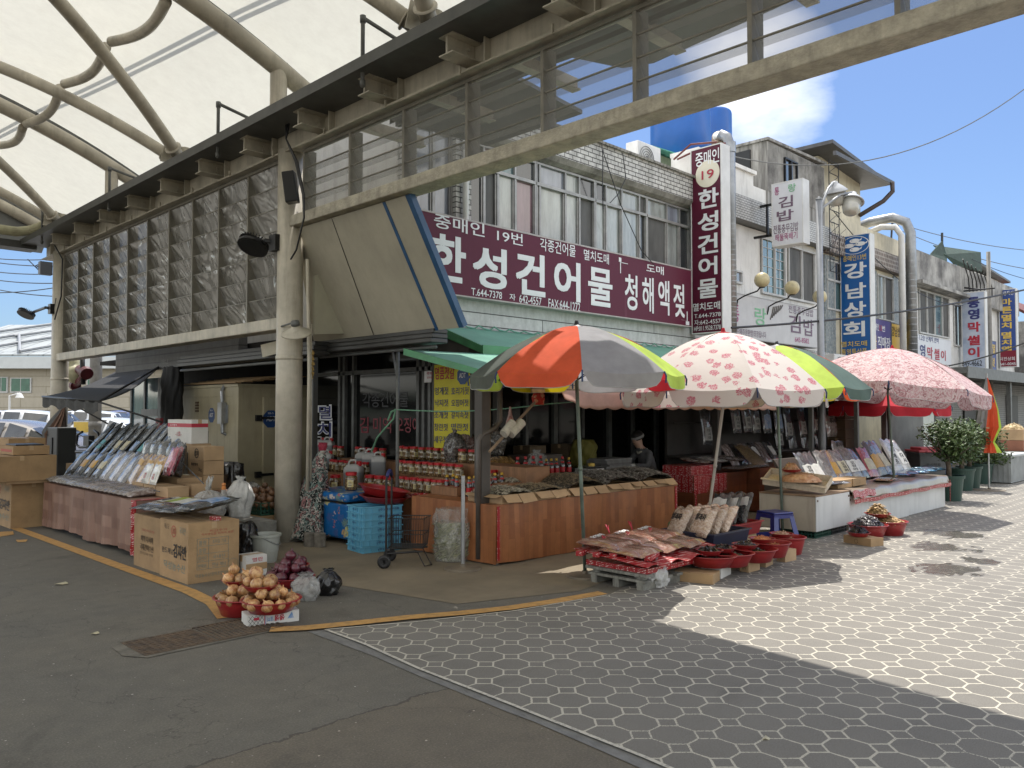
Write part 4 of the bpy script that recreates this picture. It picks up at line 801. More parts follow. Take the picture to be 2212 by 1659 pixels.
for fx,fz in((0,0.11),(0.14,0.02),(-0.14,-0.0),(0,-0.11)):
 pts=[cc+Vector((-0.003,-(fx+0.13*math.cos(t)),fz+0.055*math.sin(t)))for t in[2*math.pi*i/14 for i in range(14)]];m.quad(*pts)
 q=cc+Vector((-0.003,0,0));m.quad(q+Vector((0,-(fx+0.1),fz)),q+Vector((0,-(fx+0.19),fz+0.06)),q+Vector((0,-(fx+0.16),fz-0.01)))
m.build('emblem',INKW,kn)
m=MB()
for fx,fz in((0,0.11),(0.14,0.02),(-0.14,-0.0),(0,-0.11)):m.lathe([(0,0),(0.012,0)],(0,0,0),8,M4=Matrix.Translation(cc+Vector((-0.005,-(fx-0.07),fz+0.01)))@Matrix.Rotation(R(-90),4,'Y'))
m.build('eye',SBL,kn)
sign('purple_sign','purple wall sign with white letters under the cream house window','y',8.5,(1886,690,1925,758),M('purple_sheet',(0.05,0.035,0.18),0.4,0.05,3),GREYP,{INKW:[t3('중매인',1305,1448,1342,1490,0.01),t3('번',1360,1462,1378,1498,0.01),t3('직매장',1335,1530,1410,1600,0.02)],INKR:[t3('13',1344,1460,1358,1492,0.02)],INKY:[t3('물',1303,1520,1328,1598,0.03)]},th=0.1)
sign('yellow_sign','yellow wall sign with black letters beside the purple sign','y',8.5,(1926,700,1953,765),M('yellow_sheet',(0.6,0.36,0.02),0.4,0.05,3),GREYP,{INKK:[t3('강남상회',1418,1470,1485,1530,0.015)]},th=0.1)
p=at(1800,780,y=8.35);aircon(p.x,8.3,p.z-0.45,'white air conditioner on the wall behind the street lamp',0.8,0.6)
t=thing('goose_neck_duct','large silver goose neck exhaust duct climbing over the cream house parapet','duct',(24.3,8.3,2.5));p=Vector((24.2,8.2,0));mb=MB();mb.tube([p+Vector((0,0,2.6)),p+Vector((0,0,6.7)),p+Vector((-0.05,0.1,7.0)),p+Vector((-0.2,0.4,7.15)),p+Vector((-0.3,1.0,7.1)),p+Vector((-0.35,1.8,6.9))],0.14,20);mb.build('pipe',DUCT,t,smooth=True)
mb=MB()
for k in range(22):mb.lathe([(0.144,0),(0.144,0.02)],p+Vector((0,0,2.8+k*0.18)),20)
mb.build('seam_ring',DUCT,t);q=p+Vector((-0.7,0.0,0));mb=MB();mb.tube([q+Vector((0,0,2.6)),q+Vector((0,0,6.5)),q+Vector((-0.02,0.15,6.75)),q+Vector((-0.1,0.5,6.8)),q+Vector((-0.2,0.9,6.65))],0.085,14);tag(mb.build('vent_pipe',WHITE,smooth=True),'thin white vent pipe beside the silver goose neck duct','pipe')
# ---- grey house
b4=thing('grey_house','long streaked grey house with white sliding windows beyond the ducts','building',(31,9,0))
mb=MB();mb.box(25.42,37,8.7,17,0,5.4);mb.build('wall',CONCW,b4);mb=MB();mb.box(25.43,37.02,8.5,8.95,5.401,6.45);mb.box(25.43,32.2,8.3,8.499,5.42,5.52);mb.build('parapet',CONCG,b4)
def px2(x0,x1,y):return at(x0,650,y=8.7).x,at(x1,650,y=8.7).x
a,b=px2(1983,2047,0);window(b4,'y',8.67,a,b,4.0,5.35,[0.25,0.5,0.76],[0,0,2,0],WFRAME);a,b=px2(2058,2072,0);window(b4,'y',8.67,a,b,3.8,5.2,[],[4],WFRAME)
sign('sliced_fish_sign','white wall sign with navy and red letters under the grey house window','y',8.45,(1981,728,2055,785),M('white_sign2',(0.6,0.61,0.63),0.4,0.05,3),WHITE,{INKB:[t3('1.2층 단체석 완비',1585,1520,1700,1560,0.01),t3('영',1588,1575,1620,1650,0.04)],INKR:[t3('막',1632,1590,1665,1660,0.04),t3('썰',1674,1600,1705,1668,0.04),t3('이',1714,1610,1742,1672,0.04)]},th=0.1)
for k,(nm,lb,xx,px,sheet,tx)in enumerate((('vertical_sign','white projecting sign with navy and red outlined letters past the goose neck duct',30.0,(2077,630,2129,797),M('white_sign3',(0.5,0.54,0.62),0.4,0.12,2.5,col2=(0.3,0.37,0.5)),{INKB:[t3('통',1873,1290,1945,1355,0.06),t3('영',1875,1362,1945,1425,0.06)],INKR:[t3('막',1875,1440,1950,1500,0.06),t3('썰',1873,1520,1948,1580,0.06),t3('이',1875,1592,1945,1652,0.06)],INKK:[t3('649-4662',1840,1672,1960,1705,0.015)]}),('anchovy_sign','blue projecting sign with yellow letters farthest down the street',34.7,(2158,624,2196,793),M('navy_sheet',(0.03,0.07,0.26),0.4,0.08,3),{INKY:[t3('마',2077,1300,2138,1340,0.05),t3('른',2077,1348,2138,1388,0.05),t3('멸',2077,1396,2138,1436,0.05),t3('치',2077,1442,2138,1480,0.05),t3('멸',2077,1500,2138,1540,0.05),t3('치',2077,1546,2138,1580,0.05),t3('액',2077,1585,2138,1620,0.05),t3('젓',2077,1624,2138,1655,0.05)],INKW:[t3('통영특산',2065,1255,2150,1280,0.01)]}))):
 s_,a0,a1,z0,z1=sign(nm,lb,'x',xx,px,sheet,WHITE,tx,th=0.25,rim=0.03)
 m=MB()
 if k==1:bx(m,'x',a0+0.031,a1-0.031,xx-0.012,xx-0.001,z0+0.03,z0+0.62);o=m.build('red_panel',M('dark_red_sheet',(0.2,0.012,0.03),0.4,0.05,3),s_);m=MB();letters(m,'x',xx-0.013,[('덕진상회',2160,771,2192,779,0.015),('641-0045',2160,783,2194,789,0.01)],off=0.004);m.build('lettering',INKW,s_)
 else:m.tube([(xx,a0+0.1,z1+0.04),(xx+0.1,8.6,z1+0.2)],0.03);m.tube([(xx,a1+0.9,z1+0.05),(xx,a0-0.3,z1+0.05)],0.025);m.build('bracket',BLKM,s_)
sign('lower_wall_sign','small navy wall sign low behind the white projecting sign','y',8.5,(2126,735,2152,810),M('navy_sheet',(0.03,0.07,0.26)),GREYP,{INKY:[('마른멸',2129,742,2150,762,0.03),('액젓',2130,772,2149,792,0.03)]},th=0.1)
# rooftop clutter
t=thing('rooftop_tent','dark green netted rooftop tent with black tarp over the grey house','tent',(31,9.3,6.4));p0,p1,p2,p3=at(2010,548,y=9.2),at(2035,520,y=9.4),at(2075,570,y=9.2),at(2120,588,y=9.0)
mb=MB();mb.quad(p0,p1,at(2045,556,y=9.2));mb.quad(at(2016,530,y=9.6),at(2118,545,y=9.3),p3,at(2060,570,y=9.2),at(2040,550,y=9.2));mb.quad(p0,at(2045,556,y=9.2),at(2045,575,y=9.0),at(2010,568,y=9.0));mb.build('tarp',M('dark_green_net',(0.03,0.06,0.045),0.9,0.3,6),t,solid=0.03)
mb=MB();mb.cyl(at(2035,545,y=9.4),at(2035,503,y=9.4),0.04,n=6);mb.build('pole',BLKM,t)
p=at(2130,575,y=9.4);mb=MB();mb.box(p.x-1.5,p.x+2.0,9.4,12,6.3,7.0);t=thing('rooftop_hut','small white rooftop hut with grey sloped roof beside the green tent','hut',(p.x,10,6.3));mb.build('wall',CONCW,t);mb=MB();mb.slab([(p.x-1.8,9.1,7.2),(p.x+2.3,9.1,6.95),(p.x+2.3,12.2,6.95),(p.x-1.8,12.2,7.2)],(0,0,0.08));mb.build('roof',GREYP,t)
p=at(1925,520,y=9.5);mb=MB();mb.cyl(p,at(1928,470,y=9.5),0.03,n=6);q=at(1928,475,y=9.5);mb.cyl(q-Vector((0.4,0,-0.1)),q+Vector((0.5,0,-0.1)),0.015,n=5)
for k in range(5):mb.cyl(q+Vector((-0.3+k*0.15,0,0.07-k*0.03)),q+Vector((-0.28+k*0.15,0.3,0.05-k*0.03)),0.01,n=4)
tag(mb.build('antenna',BLKM),'thin television antenna on the cream house roof','antenna')
# far end of the street
b5=thing('red_roof_house','low house with red tiled roof at the far end of the street','building',(44,9,0));mb=MB();mb.box(37.1,52,8.2,16,0,5.2);mb.build('wall',CONCG,b5);mb=MB();mb.slab([(37.05,7.9,5.2),(52,7.9,5.2),(52,10,6.6),(37.05,10,6.6)],(0,0,0.12));mb.build('roof',mat_brick('red_tile',(0.22,0.07,0.05),(0.17,0.05,0.04),(0.08,0.03,0.03),0.3,0.25,0.02,'y'),b5);window(b5,'y',8.17,39,41,3,4.4,[0.5],[4,4],WFRAME)
# low shuttered stalls in front of the grey house
SHUT=mat_brick('grey_shutter',(0.25,0.25,0.245),(0.23,0.23,0.225),(0.1,0.1,0.1),8,0.07,0.008,'y',0.5,0.3,0.2)
mk=thing('market_shed','low shuttered market shed with dark flat roof and grey shutters down the street','shed',(32,8,0));mb=MB()
mb.box(23.5,46,8.2,8.6,0,2.6);mb.build('shutter',SHUT,mk);mb=MB();mb.box(23.4,46,6.6,8.65,2.62,2.78);mb.box(23.4,46,6.56,6.598,2.5,2.8);mb.build('roof',GREYP,mk)
mb=MB()
for x in(25.5,28.0,30.5,33,35.5,38,41):mb.box(x,x+0.12,6.7,6.82,0,2.6)
mb.build('post',GREYP,mk)
for x in(24.5,28.6,33.6):mb=MB();mb.box(x,x+1.4,8.14,8.19,0.05,2.2);mb.build('doorway',BLACK,mk)
mb=MB();mb.box(20.6,23.2,7.35,7.5,0,2.15);pw=tag(mb.build('pale_partition',M('pale_green_board',(0.46,0.5,0.45),0.6,0.1,2,dirt=0.15)),'pale green partition board behind the red parasol','partition')
mb=MB();mb.box(20.62,21.4,7.34,7.3495,1.55,2.1);o=mb.build('notice',M('pink_notice',(0.5,0.22,0.42),0.5,0.1,4),pw)
# street lamp
SLP=M('lamp_grey',(0.27,0.28,0.29),0.45,0.12,4,metal=0.3)
p=at(1775,890,y=6.9);lp=thing('street_lamp','grey street lamp with two bell shaped lanterns before the white house','street lamp',(p.x,6.9,0));X,Y=p.x,6.9;zt=at(1776,432,y=6.9).z
mb=MB();mb.lathe([(0.085,0),(0.07,1.0),(0.06,zt)],(X,Y,0),16);mb.lathe([(0.07,zt-0.02),(0.0,zt+0.05)],(X,Y,0),16);mb.build('pole',SLP,lp,smooth=True)
LGL=M('lamp_diffuser',(0.42,0.41,0.36),0.2,0.1,4,coat=0.5)
for k,(px_,py_,tl)in enumerate(((1806,423,-18),(1839,443,22))):
 q=at(px_,py_,y=6.9-0.25*k);tl4=Matrix.Translation(q)@Matrix.Rotation(R(tl),4,'Y')
 mb=MB();mb.lathe([(0.0,0.3),(0.06,0.29),(0.07,0.25),(0.1,0.22),(0.16,0.17),(0.235,0.09),(0.24,0.07),(0.2,0.08),(0.0,0.1)],n=24,M4=tl4);h=mb.build('lantern_hood',M('lamp_white',(0.42,0.43,0.44),0.4,0.1,4),lp,smooth=True)
 mb=MB();mb.lathe([(0.2,0.08),(0.14,-0.17),(0.11,-0.2),(0,-0.21)],n=24,M4=tl4);mb.build('diffuser',LGL,lp,smooth=True)
 mb=MB();e=tl4@Vector((-0.05,0,0.27));mb.tube([Vector((X,Y,zt-0.9+0.2*k)),Vector((X+0.06,Y,zt-0.4)),Vector((X+0.16,Y,zt-0.05-0.1*k)),e.lerp(Vector((X,Y,zt)),0.35),e],0.024,10);mb.build('arm',SLP,lp,smooth=True)
mb=MB();mb.lathe([(0.09,0),(0.07,2.7),(0.065,7.0)],(at(2140,800,y=7.9).x,7.9,0),12);tag(mb.build('utility_pole',M('concrete_pole',(0.22,0.21,0.19),0.8,0.2,6),smooth=True),'slim concrete utility pole between the two far projecting signs','pole')
# overhead wires
def wire(pts,r,label,n=24,sag=0.0,mat=BLACK):
 mb=MB();a,b=pts;mb.tube([a.lerp(b,i/n)-Vector((0,0,sag*4*(i/n)*(1-i/n)))for i in range(n+1)],r,5);return tag(mb.build('overhead_wire',mat),label,'wire')
wire((at(1535,325,d=17),at(2300,120,d=19)),0.012,'single thin grey wire rising across the blue sky from the maroon projecting sign',sag=1.2,mat=GREYP)
wire((at(1580,708,y=7.5),at(2260,615,d=20)),0.022,'thick black cable crossing low in front of the kimbap signs',sag=0.15)
wire((at(2050,790,d=22),at(2270,715,d=22)),0.02,'black cable passing below the far projecting signs',sag=0.1)
wire((at(1900,470,d=30),at(2300,545,d=34)),0.015,'upper of the wires leaving the cream house roof into the sky',sag=0.3,mat=GREYP)
wire((at(1950,500,d=30),at(2300,590,d=34)),0.015,'lower of the wires leaving the cream house roof into the sky',sag=0.3,mat=GREYP)
wire((at(1800,455,d=20),at(2080,660,d=26)),0.012,'slack wire running down past the blue projecting sign to the grey house',sag=0.6)
wire((at(2100,560,d=30),at(2300,615,d=33)),0.012,'wire leaving the rooftop hut toward the far end',sag=0.2)
w=MB()
for k in range(7):a=at(2080+k*9,560+k*6,y=8.35);b=at(2095+k*8,640,y=8.4);w.tube([a,a.lerp(b,0.4)+Vector((0.3,0,-0.1)),b],0.02,5)
tag(w.build('cable_bundle',BLACK),'bundle of black cables hanging over the grey house parapet','cable')
for k,(y0,y1)in enumerate(((555,560),(562,575),(583,592),(600,612),(632,622),(618,640))):
 wire((at(-40,y0,d=24),at(115,y1,d=22)),0.014,'thin power wire left of the far column, %s from the top'%ORD[k],n=8,sag=0.05)
w=MB()
for k in range(5):w.tube([at(60+k*5,560+k*5,d=22),at(75+k*3,575+k*3,d=22),at(95,565+k*6,d=22),at(105,578,d=22)],0.014,5)
w.box(*(lambda p:(p.x-0.15,p.x+0.15,p.y-0.1,p.y+0.1,p.z-0.2,p.z+0.15))(at(98,578,d=22)));tag(w.build('cable_joint',BLACK),'tangle of cables and joint box left of the far column','cable')
# ---- far left: office building behind the car park
b6=thing('office_building','cream panelled office building with pale ribbed metal roof behind the car park','building',at(40,890,d=48));b6.location.z=0
PANL=mat_brick('cream_panels',(0.42,0.38,0.3),(0.4,0.36,0.285),(0.3,0.27,0.2),3.2,0.62,0.03,'y',0.7,0.2,0.1)
RIB=mat_brick('ribbed_roof',(0.3,0.325,0.33),(0.28,0.305,0.31),(0.16,0.175,0.18),0.9,30,0.06,'z',0.5,0.3,0.1)
b6.rotation_euler=(0,0,R(-45));D=48
def L6(px,py):q=at(px,py,d=D);return((q.x-q.y)/math.sqrt(2),q.z)
BX=(b6.location.x-b6.location.y)/math.sqrt(2)
x0=L6(-160,0)[0]-BX;x1=L6(420,0)[0]-BX;zz=lambda py:L6(0,py)[1]
mb=MB();mb.box(x0,x1,0,12,0,zz(797));mb.build('wall',PANL,b6,local=True)
mb=MB();mb.box(x0-0.2,x1+0.2,-0.7,0.3,zz(797),zz(772));mb.build('eave',M('eave_white',(0.55,0.58,0.58),0.5,0.05,3),b6,local=True)
mb=MB();mb.slab([(x0-0.2,-0.7,zz(771)),(x1+0.2,-0.7,zz(771)),(x1+0.2,9,zz(670)),(x0-0.2,9,zz(670))],(0,0,0.1));mb.build('roof',RIB,b6,local=True)
mb=MB();nn=zz(771);yy=lambda f:-0.7+9.7*f;zr=lambda f:nn+(zz(670)-nn)*f+0.25
for k in range(5):
 xa=x0+k*3.2
 for f0,f1,s in((0.02,0.55,1),(0.55,0.02,1),(0.5,0.95,1)):mb.tube([(xa,yy(f0),zr(f0)),(xa+3.2*s,yy(f1),zr(f1))],0.09,6)
mb.build('roof_truss',SLP,b6,local=True)
wg=M('green_window',(0.06,0.16,0.11),0.15,0.2,3)
for(a,b,c,d)in((10,34,816,845),(43,84,818,845),(205,218,820,842)):
 xa,xb=L6(a,0)[0]-BX,L6(b,0)[0]-BX;f=MB();f.box(xa-0.05,xb+0.05,-0.08,0,zz(d)-0.1,zz(c)+0.05);f=f.build('window',WFRAME,b6,local=True);m=MB();n_=2
 for k in range(n_):m.box(xa+(xb-xa)*k/n_+0.03,xa+(xb-xa)*(k+1)/n_-0.03,-0.1,-0.081,zz(d),zz(c))
 m.build('pane',wg,f,local=True)
m=MB();m.box(L6(5,0)[0]-BX,L6(82,0)[0]-BX,-0.05,0,zz(893),zz(887));m.build('strip_window',BLACK,b6,local=True)
m=MB();m.box(x0,x1,-0.25,-0.01,zz(886),zz(850));m.build('balcony_band',PANL,b6,local=True)
m=MB();m.box(L6(65,0)[0]-BX,L6(92,0)[0]-BX,-0.06,-0.01,0,zz(910));m.build('door',GREYP,b6,local=True)
# ================================================================== goods, left side under the arcade
CARD=M('cardboard',(0.36,0.235,0.12),0.8,0.14,5,0.1,rnd=0.14,bscale=60);CARDL=M('light_cardboard',(0.44,0.3,0.17),0.8,0.12,5,0.1,rnd=0.12);CARDW=M('white_cardboard',(0.6,0.59,0.56),0.7,0.1,5);TAPE=M('tan_tape',(0.42,0.29,0.16),0.3,0.1,5)
def face_text(mb,b,axis,t,f,bold=0.01,mi=0):
 """b=(x0,x1,y0,y1,z0,z1) box; f=(left,bottom,right,top) fractions on the face turned to -axis"""
 x0,x1,y0,y1,z0,z1=b
 if axis=='y':o=Vector((x0+(x1-x0)*f[0],y0-0.0025,z0+(z1-z0)*f[1]));w=(x1-x0)*(f[2]-f[0])
 else:o=Vector((x0-0.0025,y1-(y1-y0)*f[0],z0+(z1-z0)*f[1]));w=(y1-y0)*(f[2]-f[0])
 mb.text(t,o,EX[axis],(0,0,1),w,(z1-z0)*(f[3]-f[1]),bold,mi)
def carton(b,label,prints=(),mat=CARD,tape=True,group=None,name='carton',bands=(),rz=0.0,dz=0.0):
 x0,x1,y0,y1,z0,z1=b;c=Vector(((x0+x1)/2,(y0+y1)/2,z0));t=thing(name,label,'carton',c,group=group)
 mb=MB();mb.box(x0,x1,y0,y1,z0,z1-0.004);long_x=(x1-x0)>(y1-y0)
 if long_x:ym=(y0+y1)/2;mb.box(x0,x1,y0,ym-0.002,z1-0.0039,z1);mb.box(x0,x1,ym+0.002,y1,z1-0.0039,z1)
 else:xm=(x0+x1)/2;mb.box(x0,xm-0.002,y0,y1,z1-0.0039,z1);mb.box(xm+0.002,x1,y0,y1,z1-0.0039,z1)
 mb.build('box',mat,t,bevel=0.004)
 if tape:
  mb=MB();w=0.025
  if long_x:mb.box(x0-0.001,x1+0.001,ym-w,ym+w,z1,z1+0.0012);mb.box(x0-0.0012,x0,ym-w,ym+w,z1-0.06,z1)
  else:mb.box(xm-w,xm+w,y0-0.001,y1+0.001,z1,z1+0.0012);mb.box(xm-w,xm+w,y0-0.0012,y0,z1-0.06,z1)
  mb.build('tape',TAPE,t)
 for axis,f,ink in bands:
  mb=MB()
  if axis=='y':mb.box(x0+(x1-x0)*f[0],x0+(x1-x0)*f[2],y0-0.0016,y0-0.0004,z0+(z1-z0)*f[1],z0+(z1-z0)*f[3])
  else:mb.box(x0-0.0016,x0-0.0004,y1-(y1-y0)*f[2],y1-(y1-y0)*f[0],z0+(z1-z0)*f[1],z0+(z1-z0)*f[3])
  mb.build('print_band',ink,t)
 inks={}
 for axis,s,f,ink,bd in prints:inks.setdefault(ink,[]).append((axis,s,f,bd))
 for ink,its in inks.items():
  mb=MB()
  for axis,s,f,bd in its:
   if s in '○□':
    x=(f[0]+f[2])/2;z=(f[1]+f[3])/2;ctr=Vector((x0-0.002,y1-(y1-y0)*x,z0+(z1-z0)*z))if axis=='x' else Vector((x0+(x1-x0)*x,y0-0.002,z0+(z1-z0)*z));r=(z1-z0)*(f[3]-f[1])/2
    mb.lathe([(r,0),(r*0.82,0)],n=28,M4=Matrix.Translation(ctr)@(Matrix.Rotation(R(-90),4,'Y')if axis=='x' else Matrix.Rotation(R(90),4,'X')),caps=False)
   else:face_text(mb,b,axis,s,f,bd)
  mb.build('print',ink,t)
 if rz:t.rotation_euler=(0,0,rz)
 return t
BRN=M('brown_ink',(0.1,0.06,0.03),0.6,0.1,6);GRI=M('grey_green_ink',(0.16,0.2,0.17),0.6,0.1,6);REDI=M('faded_red_ink',(0.35,0.07,0.04),0.6,0.1,6)
SEAW=[('x','김자반',(0.5,0.38,0.95,0.62),INKK,0.035),('x','완도해남',(0.08,0.42,0.5,0.52),INKK,0.005),('x','덕성농수산',(0.16,0.16,0.92,0.3),GRI,0.01),('x','해남군',(0.16,0.84,0.34,0.93),BRN,0.0),('x','○',(0.4,0.72,0.6,0.92),REDI,0),('x','김',(0.45,0.78,0.55,0.87),REDI,0.02),('x','국내산',(0.7,0.8,0.92,0.92),GRI,0)]
tbl=[('y','품명',(0.2,0.62,0.34,0.7),GRI,0),('y','조미김 가공',(0.46,0.63,0.74,0.7),GRI,0),('y','중량',(0.2,0.49,0.34,0.57),GRI,0),('y','원산지',(0.19,0.36,0.35,0.44),GRI,0),('y','국내산',(0.47,0.37,0.72,0.44),GRI,0),('y','판매원',(0.19,0.24,0.35,0.31),GRI,0),('y','전남 해남',(0.46,0.24,0.74,0.31),GRI,0),('y','취급주의',(0.4,0.83,0.75,0.87),REDI,0),('y','직사광선을 피하여 보관',(0.25,0.78,0.88,0.82),REDI,0),('y','덕성농수산영어조합법인',(0.14,0.09,0.8,0.15),GRI,0)]
t=carton((3.24,3.74,7.49,8.14,0,0.56),'large brown seaweed carton with brush lettering and a printed table, nearest to the onions',SEAW+tbl)
mb=MB();X0,X1,Z0,Z1=3.24+0.5*0.17,3.24+0.5*0.78,0.56*0.22,0.56*0.73
for k in range(5):z=Z0+(Z1-Z0)*k/4;mb.box(X0,X1,7.4868,7.4884,z-0.0015,z+0.0015)
for x in(X0,X0+0.11,X1):mb.box(x-0.0015,x+0.0015,7.4865,7.488,Z0,Z1)
mb.lathe([(0.052,0),(0.049,0)],n=24,M4=Matrix.Translation((3.68,7.487,0.14))@Matrix.Rotation(R(90),4,'X'),caps=False);mb.build('table_print',GRI,t)
carton((3.26,3.76,8.16,8.87,0,0.54),'large brown kelp carton squeezed between the draped table and the seaweed carton',[('x','미역 다시마',(0.28,0.5,0.72,0.62),BRN,0.015),('x','국제건어수산',(0.24,0.34,0.74,0.46),BRN,0.015),('x','통영시 동호동 건어물',(0.24,0.26,0.72,0.31),BRN,0),('x','건강한 바다의 선물',(0.3,0.7,0.76,0.75),REDI,0)])
for b,lb,pr in(((3.05,3.6,12.75,13.9,0,0.62),'big seaweed carton standing left of the draped table',SEAW),((3.05,3.65,13.93,15.1,0,0.62),'plain big carton at the far left edge of the goods',()),((2.7,3.55,12.55,13.55,0.66,1.0),'long blank carton lying on the seaweed carton',()),((2.9,3.6,13.62,14.6,0.66,0.95),'short brown carton beside the long blank carton',[('x','주의',(0.7,0.3,0.9,0.55),BRN,0)]),((3.05,3.5,12.7,13.4,1.01,1.13),'flat carton with a red printed strip on the long blank carton',()),((3.3,3.8,14.0,14.8,0.96,1.2),'dark brown carton at the far left top of the pile',())):carton(b,lb,pr,bands=[('x',(0.1,0.3,0.9,0.6),REDI)]if 'red printed' in lb else())
mb=MB();mb.box(3.1,3.45,12.78,13.3,1.132,1.15);tag(mb.build('black_tray',BLACK,bevel=0.004),'flat black tray lid on the carton with the red strip','lid')
mb=MB();mb.box(2.95,3.7,12.6,15.2,0.622,0.658);tag(mb.build('plank_board',CARDL),'long board laid across the big left cartons','board')
# draped display tables
CHK=mat_brick('brown_check_vinyl',(0.15,0.075,0.055),(0.27,0.16,0.12),(0.2,0.11,0.08),0.3,0.13,0.001,'x',0.4,0.15,0.12)
WRAP=mat_wrap()
for k,(ya,yb,lb)in enumerate(((10.9,12.55,'draped brown vinyl display table nearest the far left cartons'),(9.2,10.88,'draped brown vinyl display table with red printed trim beside the kelp carton'))):
 t=thing('display_table',lb,'table',(3.8,(ya+yb)/2,0),group='brown draped display tables')
 mb=MB();mb.box(3.44,4.7,ya+0.02,yb-0.02,0.58,0.615)
 for x in(3.5,4.6):
  for y in(ya+0.08,yb-0.08):mb.box(x-0.02,x+0.02,y-0.02,y+0.02,0,0.58)
 mb.build('frame',WOODG,t);mb=MB()
 mb.grid(lambda i,j:Vector((3.4+0.016*math.sin(i*17+k)*(1-j)+0.01*math.sin(i*41)*(1-j),ya+(yb-ya)*i,0.05+0.02*math.sin(i*5)*(1-j)+(0.575-0.02*math.sin(i*5)*(1-j))*j)),40,8)
 mb.grid(lambda i,j:Vector((3.4+1.3*j,ya+(yb-ya)*i,0.628-0.003*math.sin(i*30))),20,4)
 mb.grid(lambda i,j:Vector((3.4+0.9*i,ya-0.002,0.05+0.58*j)),8,4);mb.build('vinyl_cover',CHK,t,smooth=False,solid=0.004)
 if k:mb=MB();mb.grid(lambda i,j:Vector((3.395-0.012*math.sin(i*8),ya-0.006+0.11*i+0.012*math.sin(j*19),0.03+0.6*j)),5,20);mb.grid(lambda i,j:Vector((3.39+0.5*i,ya-0.02+0.1*j,0.634)),8,2);mb.build('printed_trim',WRAP,t,solid=0.004)
# packages
def axes(w,l):
 w=Vector(w).normalized();l=Vector(l).normalized();n=w.cross(l).normalized();l=n.cross(w)
 return Matrix((w,l,n)).transposed().to_euler()
def pack(name,label,w,l,th,film,lab=None,labbox=(0.1,0.3,0.9,0.6),ink=None,txt=None,seed=0,crimp=True,cat='packet'):
 t=thing(name,label,cat);rnd=random.Random(seed);mb=MB()
 def prof(i,j):a=max(0,1-abs(2*i-1)**3.2);b=max(0,1-abs(2*j-1)**5);return(a*b)**0.7
 def top(i,j):e=1+0.03*math.sin(i*11+seed);return Vector(((i-0.5)*w*(1-0.05*math.sin(j*6.3+seed)),j*l*e,th*(0.5+0.5*prof(i,j))+0.1*th*noise.noise(Vector((i*5,j*5,seed)))))
 def bot(i,j):p=top(1-i,j);p.z=th*0.5*(1-prof(i,j));return p
 mb.grid(top,9,13);mb.grid(bot,9,13);mb.build('film',film,t,smooth=True,local=True)
 if lab:
  m=MB();m.grid(lambda i,j:top(labbox[0]+(labbox[2]-labbox[0])*i,labbox[1]+(labbox[3]-labbox[1])*j)+Vector((0,0,0.0025)),6,6);lo=m.build('label',lab,t,smooth=True,local=True)
  if txt:
   m=MB();ctr=top((labbox[0]+labbox[2])/2,labbox[1]);wd=(labbox[2]-labbox[0])*w*0.7;hh=(labbox[3]-labbox[1])*l
   zmx=max(top(labbox[0]+(labbox[2]-labbox[0])*i/6,labbox[1]+(labbox[3]-labbox[1])*j/6).z for i in range(7)for j in range(7))
   n_=len(txt)
   for k,ch in enumerate(txt):m.text(ch,Vector((ctr.x-wd*0.3,(labbox[1]+(labbox[3]-labbox[1])*(0.92-0.84*(k+1)/n_))*l,zmx+0.002)),(1,0,0),(0,1,0),wd*0.6,hh*0.84/n_*0.85,0.03)
   m.build('print',ink or INKK,lo,local=True)
 return t
F_SEA=mat_film('film_seaweed',[(0.01,0.011,0.012),(0.025,0.027,0.028),(0.09,0.1,0.11),(0.5,0.56,0.64)],6,stretch=(3,1,1));F_SIL=mat_film('film_anchovy',[(0.08,0.07,0.06),(0.2,0.18,0.165),(0.34,0.325,0.32),(0.56,0.56,0.6)],14,stretch=(4,1,1));F_GLD=mat_film('film_squid',[(0.1,0.045,0.015),(0.3,0.16,0.05),(0.42,0.25,0.09),(0.6,0.46,0.24)],12,stretch=(2,1,1));F_BLK=mat_film('film_black',[(0.008,0.008,0.009),(0.02,0.021,0.022),(0.07,0.075,0.078)],8);F_RED=mat_film('film_red',[(0.2,0.012,0.03),(0.32,0.02,0.05),(0.4,0.08,0.1)],6);F_CLR=mat_film('film_clear',[(0.2,0.19,0.17),(0.36,0.35,0.33),(0.52,0.52,0.5)],7);F_RICE=mat_film('film_crackers',[(0.2,0.12,0.08),(0.5,0.36,0.26),(0.62,0.5,0.4),(0.72,0.66,0.62)],22,stretch=(1,2,1),gloss=0.08,bs=14);F_GRY=mat_film('film_flat',[(0.08,0.055,0.045),(0.2,0.15,0.13),(0.5,0.46,0.46)],9,stretch=(3,1,1));F_WHT=mat_film('film_white',[(0.4,0.38,0.33),(0.56,0.54,0.48),(0.65,0.63,0.58)],4)  # pale blue end of the seaweed film paints whitish reflections into its colour
LY=M('yellow_label',(0.5,0.28,0.04),0.4,0.2,30);LC=M('cream_label',(0.5,0.45,0.3),0.4,0.2,20);LW=M('white_label',(0.6,0.6,0.57),0.4,0.15,20);LB=M('blue_label',(0.06,0.2,0.42),0.4,0.3,20,col2=(0.4,0.42,0.5));LT=M('teal_label',(0.1,0.36,0.4),0.4,0.3,20);LG=M('green_label',(0.14,0.3,0.04),0.4,0.3,14,col2=(0.4,0.42,0.05))
VW=Vector((0,-1,0))
def lean(a):return axes(VW,(math.sin(a),0,math.cos(a)))
